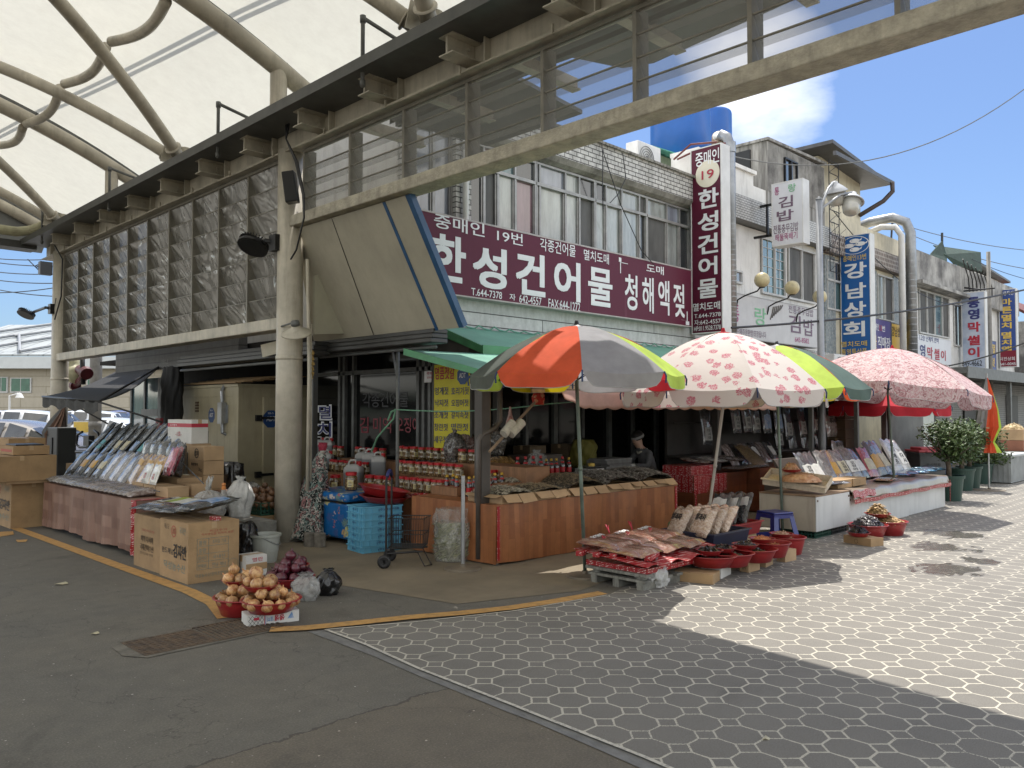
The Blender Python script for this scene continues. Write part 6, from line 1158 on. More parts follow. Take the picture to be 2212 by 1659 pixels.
t=thing('water_riser','fat beige drain bend with dark red pipe fittings below the beam beside the far column','pipe',a_(150,810));mb=MB();mb.tube([a_(152,765),a_(152,790),a_(156,808),a_(170,812)],0.19,16);mb.build('bend',DP,t,smooth=True);mb=MB();mb.tube([a_(178,765),a_(178,800),a_(180,830)],0.05,10);mb.build('riser',BLKM,t,smooth=True);mb=MB();mb.cyl(a_(172,798),a_(184,808),0.1,n=14);mb.cyl(a_(184,803),a_(188,808),0.13,n=14);mb.tube([a_(162,832),a_(176,818),a_(182,808)],0.07,10);mb.cyl(a_(160,832),a_(164,834),0.11,n=12);mb.build('fitting',M('pipe_red',(0.1,0.012,0.018),0.5,0.2,6),t)
p=at(186,950,d=22);mb=MB();t=thing('notice_board','white notice with yellow top and red print behind the exercise bike','notice',p);T4=Matrix.Translation(p)@Matrix.Rotation(R(-45),4,'Z');mb.box(-0.35,0.35,0,0.02,-0.75,0.5,M4=T4);mb.build('sheet',INKW,t);mb=MB();mb.box(-0.34,0.34,-0.006,-0.001,0.2,0.48,M4=T4);mb.build('top_band',INKY,t);m=MB()
for s_,z_ in(('영업중',0.0),('건어물 판매',-0.22),('주차 안내',-0.45)):m.text(s_,T4@Vector((-0.28,-0.008,z_)),T4.to_3x3()@Vector((1,0,0)),(0,0,1),0.56,0.15,0.03)
m.build('lettering',INKR,t)
# ================================================================== centre: jar table, cooler, crates, cart
def V6(x,y):return(575.1+0.24*x,707.8+0.24*y)
ORG=mat_brick('orange_plank_vinyl',(0.34,0.135,0.05),(0.24,0.085,0.03),(0.2,0.07,0.025),0.42,0.075,0.0015,'yv',0.4,0.15,0.2,0.37);ORG2=mat_brick('red_brown_plank_vinyl',(0.2,0.06,0.022),(0.145,0.042,0.017),(0.1,0.03,0.012),0.5,0.09,0.0015,'y',0.45,0.15,0.2,0.4)
def draped(name,label,x0,x1,y0,y1,z1,mat,faces='yx',group=None,zb=0.02,trims=()):
 t=thing(name,label,'table',((x0+x1)/2,(y0+y1)/2,0),group=group);mb=MB();mb.box(x0+0.02,x1-0.02,y0+0.02,y1,z1-0.05,z1-0.012)
 for x in(x0+0.06,x1-0.06):
  for y in(y0+0.06,y1-0.06):mb.box(x-0.02,x+0.02,y-0.02,y+0.02,0,z1-0.05)
 mb.build('frame',WOODG,t);mb=MB();s=(x0+y0)*7
 mb.grid(lambda i,j:Vector((x0+(x1-x0)*i,y0+(0.012*math.sin(i*23+s)+0.008*math.sin(i*51))*(1-j),zb+0.012*math.sin(i*9+s)*(1-j)+(z1-zb)*j)),60,6)
 mb.grid(lambda i,j:Vector((x0+0.008*math.sin(i*19)*(1-j),y0+(y1-y0)*i,zb+(z1-zb)*j)),24,6);mb.grid(lambda i,j:Vector((x0+(x1-x0)*i,y0+(y1-y0)*j,z1)),8,4)
 mb.build('vinyl_cover',mat,t,solid=0.003)
 if trims:
  mb=MB()
  for a in trims:a(mb)
  mb.build('printed_trim',WRAP,t,solid=0.003)
 return t
jt=draped('jar_table','orange plank patterned vinyl table carrying the jars and bottles',6.2,7.25,6.55,8.3,0.6,ORG,trims=(lambda m:m.grid(lambda i,j:Vector((6.19,6.55+1.74*i,0.55+0.02*math.sin(i*12)+0.055*j)),30,2),lambda m:m.grid(lambda i,j:Vector((6.188,7.55+0.04*i+0.02*math.sin(j*4),0.04+0.54*j)),2,14)))
mb=MB();mb.box(6.2,7.2,8.35,10.6,0.0,0.5);mb.box(6.15,7.25,8.33,10.62,0.501,0.54);tag(mb.build('plank_counter',M('plank_brown',(0.26,0.13,0.06),0.6,0.25,4,stretch=(1,6,1))),'low brown plank counter behind the blue patterned cooler','counter')
mb=MB();PLK=M('plank_brown',(0.26,0.13,0.06));mb.box(6.52,7.25,6.6,8.28,0.604,0.78);tag(mb.build('display_step',PLK),'first step raising the second row of jars','step');mb=MB();mb.box(6.84,7.24,6.6,8.28,0.781,0.95);tag(mb.build('display_step',PLK),'upper step raising the rear row of jars','step')
mb=MB();mb.box(6.55,7.2,8.4,10.6,0.541,0.72);tag(mb.build('display_step',PLK),'step on the plank counter under the jerrycans','step');mb=MB();mb.box(6.9,7.22,8.4,10.6,0.721,0.9);tag(mb.build('display_step',PLK),'top step on the plank counter below the shop window','step')
m,n,b,N,K=nodes('jar_content');v=mapped(N,K);c=ramp(N,K,noise_n(N,K,v,26,4,0.6,1.5),[(0.3,(0.03,0.018,0.008)),(0.5,(0.12,0.07,0.03)),(0.62,(0.3,0.22,0.12)),(0.72,(0.42,0.36,0.25))]);oi=N('ShaderNodeObjectInfo');mr=N('ShaderNodeMapRange');mr.inputs['To Min'].default_value=0.6;mr.inputs['To Max'].default_value=1.2;hs=N('ShaderNodeHueSaturation');K(oi.outputs['Random'],mr.inputs[0]);K(mr.outputs[0],hs.inputs['Value']);K(c,hs.inputs['Color']);K(hs.outputs[0],b.inputs['Base Color']);b.inputs['Roughness'].default_value=0.15;b.inputs['Coat Weight'].default_value=0.8;JARC=m
LID=M('red_lid',(0.42,0.006,0.012),0.4,0.1,6,rnd=0.1);YL=M('jar_label',(0.55,0.44,0.14),0.5,0.3,30,col2=(0.5,0.48,0.36),rnd=0.1);WL=M('pale_jar_label',(0.5,0.47,0.36),0.5,0.3,30,rnd=0.1)
def jar(r,h,label,lab=YL):
 t=thing('jar',label,'jar');mb=MB();mb.lathe([(r*0.9,0),(r,0.012),(r,h*0.3),(r*0.97,h*0.34),(r,h*0.38),(r,h*0.66),(r*0.96,h*0.72),(r*0.82,h*0.8),(r*0.8,h*0.84)],n=22);mb.build('body',JARC,t,smooth=True,local=True)
 mb=MB();mb.lathe([(r*0.86,h*0.82),(r*0.88,h*0.83),(r*0.88,h*0.98),(r*0.84,h),(0,h)],n=22);mb.build('lid',LID,t,local=True)
 mb=MB();mb.grid(lambda i,j:Vector((r*1.01*math.cos(-2.2+1.0*i),r*1.01*math.sin(-2.2+1.0*i),h*(0.2+0.38*j))),8,2);lo=mb.build('label',lab,t,local=True,smooth=True);mb=MB()
 for q in range(3):mb.grid(lambda i,j:Vector((r*1.02*math.cos(-2.05+0.55*i),r*1.02*math.sin(-2.05+0.55*i),h*(0.27+0.09*q+0.035*j))),5,1)
 mb.build('print',BRN,lo,local=True);return t
J1,J2=jar(0.062,0.175,'jar'),jar(0.078,0.225,'big jar',YL);J3=jar(0.06,0.17,'jar',WL)
def jrow(pxs,x,z,where,group,protos=None,counted='the main column'):
 for k,px in enumerate(pxs):
  p=at(px,1000,x=x);pr=(protos or[J1,J3])[k%len(protos or[J1,J3])]
  place(pr,(x+random.uniform(-0.015,0.015),p.y,z),random.uniform(-0.5,0.2),'red-lidded jar %s, %s from %s'%(where,ORD[k],counted),group)
jrow([869,883,897,911,925,939,952],6.38,0.604,'in the front row of the orange table','jars in the front row',counted='the grey awning pole')
jrow([864,878,891,905,919,933,947,962,977,992],6.66,0.782,'in the second row of the orange table','jars in the second row',counted='the grey awning pole')
jrow([866,880,895,912,928,944,960,978,1000,1018],6.95,0.952,'in the rear row of the orange table','jars in the rear row',counted='the grey awning pole')
jrow([800,818,838],6.32,0.542,'on the front edge of the plank counter','jars at the counter front',[J2])
place(J2,(5.78,8.62,0.625),-0.6,'big red-lidded jar with yellow label standing on the blue cooler lid');place(J2,(6.0,9.32,0.542+0.0),-0.6,'big red-lidded jar with pale label behind the blue cooler')
mb=MB();mb.box(5.92,6.14,9.15,9.55,0,0.54);tag(mb.build('jar_stand',CARDL),'narrow stand under the big jar behind the blue cooler','stand')
jrow([718,729,740,751,772,790],6.68,0.722,'in the low row between the jerrycans','jars between the jerrycans')
jrow([722,736,775,793,808,826],7.05,0.902,'on the top step against the shop window','jars under the window')
m,n,b,N,K=nodes('jerrycan_plastic');sx=N('ShaderNodeSeparateXYZ');t_=N('ShaderNodeTexCoord');K(t_.outputs['Object'],sx.inputs[0]);K(ramp(N,K,sx.outputs[2],[(0.17,(0.17,0.18,0.19)),(0.19,(0.36,0.36,0.35))]),b.inputs['Base Color']);b.inputs['Roughness'].default_value=0.4;JC=m
def jerrycan():
 t=thing('jerrycan','jerrycan','jerrycan');mb=MB()
 def ring(w,d,z):return[Vector((w*sgn*(abs(c)**0.35),d*sg2*(abs(s)**0.35),z))for c,s,sgn,sg2 in[(math.cos(a),math.sin(a),1 if math.cos(a)>=0 else-1,1 if math.sin(a)>=0 else-1)for a in[2*math.pi*k/24 for k in range(24)]]]
 prof=[(0.085,0.07,0),(0.095,0.078,0.01),(0.095,0.078,0.2),(0.09,0.074,0.225),(0.06,0.05,0.255),(0.04,0.035,0.26)];vs=[]
 for w,d,z in prof:vs+=ring(w,d,z)
 mb.add(vs,[(i*24+k,i*24+(k+1)%24,(i+1)*24+(k+1)%24,(i+1)*24+k)for i in range(5)for k in range(24)]+[tuple(range(24))[::-1],tuple(120+k for k in range(24))]);mb.build('body',JC,t,local=True,smooth=True)
 mb=MB();mb.tube([(-0.06,0,0.22),(-0.05,0,0.28),(-0.03,0,0.3),(0.02,0,0.3),(0.03,0,0.26)],0.013,8);mb.build('handle',M('handle_white',(0.5,0.5,0.48),0.4),t,local=True,smooth=True);mb=MB();mb.lathe([(0.025,0.24),(0.028,0.25),(0.028,0.29),(0,0.292)],(0.06,0,0),16);mb.build('cap',LID,t,local=True);return t
JR=jerrycan()
for k,(px,x,z,s)in enumerate(((690,6.5,0.542,1.15),(706,6.75,0.722,1.0),(764,6.42,0.542,1.3),(784,6.85,0.722,1.15),(800,6.8,0.722,1.15),(818,6.7,0.722,1.05),(690,7.0,0.902,1.0),(708,6.98,0.902,1.0))):
 p=at(px,1000,x=x);place(JR,(x,p.y,z),R(-50)+random.uniform(-0.2,0.2),'grey fish sauce jerrycan with red cap, '+('largest one on the counter edge' if k==2 else '%s along the counter from the floral cloth'%ORD[k]),'fish sauce jerrycans',s)
def bottle(nm,label,body,cap,h=0.26,r=0.034):
 t=thing(nm,label,'bottle');mb=MB();mb.lathe([(r*0.9,0),(r,0.01),(r,h*0.2),(r*0.95,h*0.22),(r,h*0.24),(r,h*0.55),(r*0.85,h*0.66),(r*0.45,h*0.82),(r*0.42,h*0.9)],n=18);mb.build('body',body,t,local=True,smooth=True);mb=MB();mb.lathe([(r*0.5,h*0.88),(r*0.5,h*0.98),(0,h)],n=14);mb.build('cap',cap,t,local=True);mb=MB();mb.lathe([(r*1.02,h*0.26),(r*1.02,h*0.5)],n=18);mb.lathe([(r*0.8,h*0.69),(r*0.62,h*0.76)],n=14);mb.build('label',LID,t,local=True);return t
SOY=M('soy_brown',(0.012,0.006,0.004),0.12,0.2,5,coat=0.6);YC=M('yellow_cap',(0.55,0.33,0.02),0.4);BT1,BT2=bottle('sauce_bottle','bottle',SOY,YC),bottle('sauce_bottle','bottle',SOY,LID,0.28,0.036)
for k,px in enumerate((963,976,984,998,1011,1022)):p=at(px,1000,x=6.24+0.1*(k%2));place(BT1,(6.26+0.1*(k%2),p.y,0.604),0,'yellow-capped sauce bottle at the end of the jar table, %s from the jars'%ORD[k],'sauce bottles on the jar table')
st1=draped('anchovy_stall','long orange plank vinyl stall table carrying open anchovy cartons',5.86,9.2,6.1,7.5,0.63,ORG,trims=(lambda m:m.grid(lambda i,j:Vector((5.875+0.04*i,6.092,0.06+0.56*j)),2,16),lambda m:m.grid(lambda i,j:Vector((9.13+0.05*i,6.09,0.25+0.37*j)),2,10)))
mb=MB();mb.box(7.3,8.7,7.0,7.5,0.634,0.73);mb.box(6.15,7.29,7.04,7.5,0.634,0.73);tag(mb.build('rear_shelf',PLK),'low brown shelf at the back of the anchovy stall','shelf')
for k,px in enumerate((1118,1135,1152,1168,1180,1191,1202,1215,1229)):p=at(px,1010,y=7.2);place(BT2 if k in(0,1,2,3,7)else BT1,(p.x,7.2,0.732),R(-40),'dark sauce bottle on the rear shelf of the anchovy stall, %s from the corner post'%ORD[k],'sauce bottles on the rear shelf',1.0+0.1*(k<4))
for k,px in enumerate((1053,1064,1077,1093,1106)):p=at(px,1020,y=7.12);place(J3,(p.x,7.1+0.03*(k%2),0.732),0,'wide jar with red lid behind the corner post, %s from the post'%ORD[k],'jars on the rear shelf')
for k,px in enumerate((1057,1069,1084)):p=at(px,1040,y=6.85);place(BT1,(p.x,6.85,0.634),0,'sauce bottle in front of the wide jars, %s from the corner post'%ORD[k],'sauce bottles by the post')
# anchovy cartons
ANC=M('anchovy_silver',(0.52,0.48,0.38),0.4,0.4,25,col2=(0.16,0.14,0.1),bump=0.6,bscale=120,coat=0.15);ANC2=M('anchovy_brown',(0.4,0.32,0.2),0.5,0.4,40,col2=(0.14,0.1,0.055),bump=0.6,bscale=150);ANC3=M('anchovy_dark',(0.36,0.34,0.3),0.4,0.4,25,col2=(0.08,0.07,0.06),bump=0.6,bscale=120,coat=0.15)
def open_box(x0,x1,y0,y1,z,h,label,flaps='y',rz=0):
 t=thing('open_carton',label,'carton',((x0+x1)/2,(y0+y1)/2,z));mb=MB();e=0.005
 mb.box(x0,x1,y0,y0+e,z,z+h);mb.box(x0,x1,y1-e,y1,z,z+h);mb.box(x0,x0+e,y0+e,y1-e,z,z+h);mb.box(x1-e,x1,y0+e,y1-e,z,z+h);mb.box(x0+e,x1-e,y0+e,y1-e,z,z+e);mb.build('box',CARDL,t)
 n=max(1,round((x1-x0)/0.24));w=(x1-x0)/n
 for k in range(n):
  a=x0+w*k+0.006;dz=random.uniform(-0.085,-0.05);mb=MB();mb.slab([(a,y0-0.001,z+h),(a+w-0.012,y0-0.001,z+h),(a+w-0.012,y0-0.075,z+h+dz),(a+random.uniform(0,0.02),y0-0.08,z+h+dz+random.uniform(-0.02,0.02))],(0,0.002,0.003));mb.build('flap',CARDL,t)
 mb=MB();mb.slab([(x0-0.001,y0,z+h),(x0-0.001,y1,z+h),(x0-0.08,y1,z+h-0.02),(x0-0.08,y0,z+h-0.02)],(0,0,0.003));mb.build('flap',CARDL,t)
 return t
def fish(x0,x1,y0,y1,z0,hh,mat,n,L,label,seed=0):
 mb=MB();rnd=random.Random(seed);top=lambda i,j:z0+hh*(math.sin(math.pi*min(max(i,0.0),1.0))**0.5*math.sin(math.pi*(0.12+0.8*j))**0.6)+0.012*noise.noise(Vector((i*8,j*8,seed)))
 mb.grid(lambda i,j:Vector((x0+(x1-x0)*i,y0+(y1-y0)*j,top(i,j))),24,16,1)
 for k in range(n):
  i,j=rnd.random(),rnd.random();c=Vector((x0+(x1-x0)*i,y0+(y1-y0)*j,top(i,j)+rnd.uniform(0,0.012)));a=rnd.uniform(0,6.28);d=Vector((math.cos(a),math.sin(a),rnd.uniform(-0.35,0.45))).normalized();q=d.cross(Vector((0,0,1))).normalized();w=L*0.13;u=Vector((0,0,w*0.8))
  mb.add([c-d*L/2,c+q*w,c+u,c-q*w,c+d*L/2,c+d*L/2+q*w*1.2+d*w,c+d*L/2-q*w*1.2+d*w],[(0,1,2),(0,2,3),(1,4,2),(3,2,4),(4,5,6)])
 o=mb.build('dried_anchovies',[mat,M('anchovy_gap',(0.07,0.06,0.045),0.6,0.5,40)],local=True);o['kind']='stuff';tag(o,label,'dried fish');return o
zz_=0.632
for k,(x0,x1,y0,y1,mt,nn,LL)in enumerate(((5.98,6.46,6.13,6.66,ANC,700,0.045),(6.48,7.0,6.13,6.66,ANC2,800,0.03),(6.62,7.2,6.68,7.0,ANC,420,0.06),(7.04,7.72,6.13,6.95,ANC2,1300,0.026),(7.74,8.44,6.13,6.98,ANC3,1100,0.045),(8.46,9.16,6.13,6.98,ANC3,1000,0.05))):
 open_box(x0,x1,y0,y1,zz_+(0.0 if k!=2 else 0.03),0.09,'open cardboard tray of anchovies on the long stall, %s from the corner post'%ORD[k]);fish(x0+0.01,x1-0.01,y0+0.01,y1-0.01,zz_+0.075+(0.03 if k==2 else 0),0.075+0.075*(k>2),mt,int(nn*1.2),LL*1.3,'dried anchovies heaped in the tray, %s from the corner post'%ORD[k],k)
mb=MB();mb.lathe([(0,0),(0.02,0.0),(0.012,0.05),(0,0.09)],at(1272,1020,y=6.8),8)
# netted bags of dark dried goods by the banner; golden packets, clear bag
for k,(px,py,y,r,h,mt,lb)in enumerate(((982,985,8.0,0.15,0.42,mat_film('film_darkfish',[(0.01,0.01,0.01),(0.05,0.045,0.04),(0.18,0.16,0.13)],30),'clear bag full of dark dried fish before the yellow banner'),(1010,970,8.15,0.14,0.4,mat_film('film_redfish',[(0.03,0.012,0.01),(0.1,0.05,0.04),(0.2,0.14,0.12)],30),'clear bag of reddish dried shrimp right of the dark fish bag'),(1069,975,7.9,0.16,0.42,mat_film('film_darkfish',[])if 0 else MATS['film_darkfish'],'clear bag of dried fish behind the corner post'))):
 p=at(px,py,y=y);bag((p.x,p.y,0.95 if k<2 else 1.02),r,r,h,lb,mt,50+k,tie=0.15)
mb=MB();mb.box(7.0,8.2,7.75,8.4,0,0.94);mb.box(7.9,8.6,7.6,8.0,0.0,1.01);tag(mb.build('rear_counter',M('dark_brown_wood',(0.06,0.045,0.035),0.6)),'dark counter under the bags of dried fish','counter')
for k in range(5):p=at(1078+k*11,1005,y=7.45);t=pack('golden_packet','golden dried fish packet behind the sauce bottles, %s from the corner post'%ORD[k],0.26,0.42,0.05,F_GLD,seed=130+k);t['group']='golden packets behind the bottles';t.location=(p.x,7.42,0.74);t.rotation_euler=axes((1,0,0),(-0.5,0.75,0.55))
p=at(1165,1000,y=7.55);bag((p.x,7.6,0.72),0.18,0.16,0.36,'puffed clear bag behind the row of sauce bottles',BAGC,61)
# inside the front shop
sh=lambda px,py,y=8.2:at(px,py,y=y)
mb=MB();p=sh(1250,960);mb.box(p.x-0.3,p.x+0.3,7.95,8.3,0,0.75);tag(mb.build('shop_cabinet',M('cabinet_grey',(0.09,0.095,0.1),0.5)),'low grey cabinet in the dark shop behind the bottles','cabinet')
bag((p.x,8.1,0.752),0.22,0.2,0.42,'yellow cloth sack in the dark shop behind the parasol pole',M('yellow_sack',(0.14,0.13,0.02),0.7),71,tie=0.6)
t=thing('work_table','dark work table with papers in front of the woman','table',(9.9,7.6,0));mb=MB();mb.box(8.9,10.5,7.25,8.0,0.66,0.7)
for x in(8.95,10.4):
 for y in(7.3,7.92):mb.box(x,x+0.05,y,y+0.05,0,0.66)
mb.build('frame',M('dark_red_table',(0.07,0.02,0.02),0.6),t)
for k in range(9):p=(9.9+random.uniform(-0.1,0.1),7.7);mb=MB();mb.box(9.55,10.15,7.55,7.95,0.702+0.022*k,0.722+0.022*k);o=tag(mb.build('paper_stack',M('newsprint',(0.2,0.2,0.195),0.8,0.2,9,rnd=0.3)),'folded newspaper bundle on the dark work table, %s from the bottom of its pile'%ORD[k],'newspaper');o.rotation_euler=(0,0,random.uniform(-0.1,0.1))
t=thing('dish_scale','small scale with white tray and yellow knob on the work table','scale',(9.2,7.6,0.7));mb=MB();mb.box(9.05,9.35,7.45,7.75,0.702,0.78);mb.build('body',WHITE,t);mb=MB();mb.lathe([(0,0),(0.17,0.02),(0.18,0.03)],(9.2,7.6,0.79),20);mb.build('tray',STEELP,t);mb=MB();mb.lathe([(0.05,0),(0.05,0.04),(0,0.05)],(9.12,7.5,0.82),12);mb.build('knob',INKY,t)
for k in range(4):carton((8.2+0.42*k,8.55+0.42*k,8.25,8.6,0,0.9+0.2*(k%2)),'dark carton standing against the shop doors, %s from the banner side'%ORD[k],mat=M('shaded_card',(0.12,0.085,0.05),0.8))  # cardboard colour lowered to paint in the shade of the shop
# the woman
def person():
 t=thing('person','woman in dark grey sweater, headscarf and white gloves bending over work in the dark shop','person',(10.75,7.62,0));J={};edges=[];rad=[];pts=[]
 def add(p,r,par=None):pts.append(Vector(p));rad.append(r);i=len(pts)-1;(edges.append((par,i))if par is not None else None);return i
 pel=add((0,0,0.5),0.15);sp=add((0.05,0,0.7),0.13,pel);ch=add((0.14,0,0.9),0.145,sp);nk=add((0.22,0,1.03),0.055,ch);h0=add((0.26,0,1.09),0.07,nk);h1=add((0.285,0,1.17),0.088,h0);h2=add((0.29,0,1.25),0.07,h1);ns=add((0.375,0,1.145),0.018,h1)
 hands=[]
 for s in(-1,1):
  sh_=add((0.16,s*0.15,0.95),0.065,ch);el=add((0.28,s*0.23,0.76),0.048,sh_);wr=add((0.47,s*0.13,0.77),0.033,el);pm=add((0.53,s*0.1,0.77),0.036,wr)
  for f in range(4):a=add((0.575,s*(0.13-f*0.018),0.775-f*0.003),0.0095,pm);bq=add((0.61-0.004*abs(f-1),s*(0.13-f*0.018),0.757),0.0085,a);add((0.62,s*(0.128-f*0.018),0.738),0.0075,bq)
  th=add((0.545,s*0.05,0.775),0.0105,pm);add((0.58,s*0.045,0.765),0.009,th)
  hp=add((0.05,s*0.1,0.48),0.105,pel);kn=add((0.44,s*0.13,0.5),0.07,hp);an=add((0.42,s*0.13,0.09),0.045,kn);add((0.55,s*0.14,0.045),0.04,an)
 me=bpy.data.meshes.new('body');me.from_pydata(pts,edges,[]);o=bpy.data.objects.new('tmp',me);C.objects.link(o);md=o.modifiers.new('skin','SKIN');md.use_smooth_shade=True
 for i,sv in enumerate(me.skin_vertices[0].data):sv.radius=(rad[i],rad[i]);sv.use_root=(i==0)
 o.modifiers.new('sub','SUBSURF').levels=2;ev=bpy.data.meshes.new_from_object(o.evaluated_get(bpy.context.evaluated_depsgraph_get()));bpy.data.objects.remove(o)
 SKN=M('skin',(0.42,0.26,0.19),0.5,0.1,10);SWT=M('grey_sweater',(0.1,0.1,0.105),0.85,0.2,20);GLV=M('white_glove',(0.5,0.5,0.48),0.8);TRO=M('dark_trousers',(0.03,0.03,0.035),0.8)
 ev.materials.clear()
 for mm in(SWT,SKN,GLV,TRO):ev.materials.append(mm)
 for p in ev.polygons:c=p.center;p.material_index=1 if c.z>1.03 and c.x>0.15 else(2 if c.x>0.465 and c.z>0.68 else(3 if c.z<0.56 else 0));p.use_smooth=True
 b=bpy.data.objects.new('body',ev);C.objects.link(b);b.parent=t
 hair=MB();M4=Matrix.Translation((0.272,0,1.2))@Matrix.Rotation(R(25),4,'Y');hair.lathe([(0.098,-0.02),(0.102,0.02),(0.09,0.07),(0.05,0.105),(0,0.115)],n=20,M4=M4);hair.build('hair',M('dark_hair',(0.012,0.01,0.01),0.6),t,smooth=True,local=True)
 hair=MB();hair.lathe([(0.105,0.0),(0.107,0.02),(0.103,0.035)],n=20,M4=M4);hair.build('headband',M('pale_band',(0.3,0.3,0.3),0.8),t,local=True)
 f=MB()
 for s in(-1,1):f.lathe([(0,-0.006),(0.012,0),(0,0.006)],(0.362,s*0.034,1.175),8);f.box(0.355,0.372,s*0.034-0.018,s*0.034+0.018,1.195,1.2)
 f.box(0.345,0.362,-0.022,0.022,1.103,1.109);f.build('face_detail',M('face_dark',(0.06,0.03,0.025),0.6),t,local=True)
 f=MB();f.tube([(0.15,-0.09,1.02),(0.24,-0.05,0.98),(0.27,0,0.95),(0.24,0.05,0.98),(0.15,0.09,1.02)],0.018,8);f.build('collar',M('pale_collar',(0.42,0.4,0.33),0.8),t,smooth=True,local=True)
 t.rotation_euler=(0,0,R(168));return t
person()
mb=MB();mb.lathe([(0.16,0),(0.15,0.38),(0.17,0.4),(0,0.4)],(10.78,7.62,0),20);tag(mb.build('stool',BLACK),'dark round stool under the seated woman','stool')
# timber prop with rolled papers, hanging pouch, red cloth knot
a,b=at(1163,861,y=6.3),at(1057,976,y=6.25);t=thing('timber_prop','slanting wooden prop with a red cloth knot beside the corner post','prop',b);mb=MB();mb.cyl(a,b,0.016,n=8);mb.build('pole',M('prop_wood',(0.25,0.18,0.12),0.8),t);mb=MB();sackshape(mb,(a.x,a.y,a.z-0.07),0.07,0.07,0.14,3,0.6);mb.build('cloth_knot',mat_cloth('red_print_cloth',[(0.4,0.035,0.02),(0.6,0.35,0.2)],14,0.1,'flower'),t,smooth=True)
for k,(p0,p1)in enumerate((((1108,913),(1088,938)),((1128,912),(1103,938)))):
 u,w=at(*p0,y=6.2-0.03*k),at(*p1,y=6.2-0.03*k);mb=MB();mb.cyl(u,w,0.05,n=16);tag(mb.build('paper_roll',M('pale_paper',(0.5,0.48,0.42),0.7,0.2,30)),('nearer' if k else 'farther')+' pale paper roll clipped on the slanting wooden prop','paper roll')
p=at(1102,905,y=6.6);mb=MB();mb.lathe([(0.055,-0.12),(0.05,-0.05),(0.02,0.06),(0.012,0.14)],p,12,jit=0.1);tag(mb.build('hanging_pouch',mat_brick('striped_pouch',(0.5,0.2,0.15),(0.4,0.38,0.36),(0.3,0.1,0.08),0.03,1,0.002,'y')),'small striped pouch hanging behind the corner post','pouch')
# cooler, crates, basins, blocks, floral cloth
m,n,b,N,K=nodes('printed_cooler_cloth');v=mapped(N,K);vo=N('ShaderNodeTexVoronoi');vo.inputs['Scale'].default_value=7.5;w_=N('ShaderNodeVectorMath');w_.operation='ADD';zn=N('ShaderNodeTexNoise');zn.inputs['Scale'].default_value=17;zn.inputs['Detail'].default_value=3;K(v,zn.inputs['Vector']);sc=N('ShaderNodeVectorMath');sc.operation='SCALE';sc.inputs['Scale'].default_value=0.16;K(zn.outputs['Color'],sc.inputs[0]);K(v,w_.inputs[0]);K(sc.outputs[0],w_.inputs[1]);K(w_.outputs[0],vo.inputs['Vector'])
cs=N('ShaderNodeSeparateColor');K(vo.outputs['Color'],cs.inputs[0]);pc=ramp(N,K,cs.outputs[0],[(0.1,(0.5,0.45,0.2)),(0.3,(0.4,0.03,0.05)),(0.5,(0.55,0.55,0.5)),(0.7,(0.25,0.38,0.12)),(0.9,(0.05,0.1,0.28))]);msk=math_n(N,K,'LESS_THAN',vo.outputs['Distance'],0.45);inn=math_n(N,K,'GREATER_THAN',noise_n(N,K,v,45,3),0.42)
K(mix(N,K,math_n(N,K,'MULTIPLY',msk,inn),(0.008,0.11,0.32),pc),b.inputs['Base Color']);b.inputs['Roughness'].default_value=0.35;bump_n(N,K,b,noise_n(N,K,v,8,3),0.3,0.02);COOL=m
t=thing('cooler_box','blue cooler box covered in cloth printed with flowers and sea animals','cooler',(5.8,8.75,0));mb=MB();mb.box(5.5,6.06,8.28,9.22,0.07,0.5);mb.build('tub',COOL,t,bevel=0.03);mb=MB();mb.box(5.48,6.08,8.26,9.24,0.515,0.62);mb.build('lid',COOL,t,bevel=0.035);mb=MB();mb.box(5.49,6.07,8.27,9.23,0.5005,0.5145);mb.build('cord',BLACK,t);mb=MB()
for x in(5.6,5.95):
 for y in(8.4,9.1):mb.lathe([(0.03,0),(0.04,0.07)],(x,y,0),10)
mb.build('foot',BLACK,t)
t0=None;BLC=M('light_blue_crate',(0.13,0.40,0.58),0.45,0.12,5)
def fish_crate():
 t=thing('fish_crate','crate','crate');mb=MB();x0,x1,y0,y1,h,e=-0.25,0.25,-0.19,0.19,0.074,0.008
 mb.box(x0,x1,y0,y1,0,e);mb.box(x0,x1,y0,y0+e,e,h-0.012);mb.box(x0,x1,y1-e,y1,e,h-0.012);mb.box(x0,x0+e,y0+e,y1-e,e,h-0.012);mb.box(x1-e,x1,y0+e,y1-e,e,h-0.012)
 mb.box(x0-0.012,x1+0.012,y0-0.012,y0+e,h-0.011,h);mb.box(x0-0.012,x1+0.012,y1-e,y1+0.012,h-0.011,h);mb.box(x0-0.012,x0+e,y0+e,y1-e,h-0.011,h);mb.box(x1-e,x1+0.012,y0+e,y1-e,h-0.011,h)
 for k in range(6):x=x0+0.02+k*0.09;mb.box(x,x+0.008,y0-0.01,y0,e,h-0.012)
 for k in range(4):y=y0+0.03+k*0.1;mb.box(x0-0.01,x0,y,y+0.008,e,h-0.012)
 mb.build('tray',BLC,t,local=True);m=MB();m.text('(주)협성식품',Vector((-0.06,y0-0.0125,0.02)),(1,0,0),(0,0,1),0.27,0.03,0.015);m.text('협성',Vector((x0-0.0125,0.05,0.03)),(0,-1,0),(0,0,1),0.09,0.02,0.01);m.build('lettering',INKB,t,local=True);return t
FC=fish_crate()
for k in range(7):place(FC,(5.6+random.uniform(-0.012,0.012),7.86+random.uniform(-0.012,0.012),0.0745*k),R(random.uniform(-12,-7)),'light blue plastic fish crate, %s from the ground in the stack of seven'%ORD[k],'stacked light blue crates')
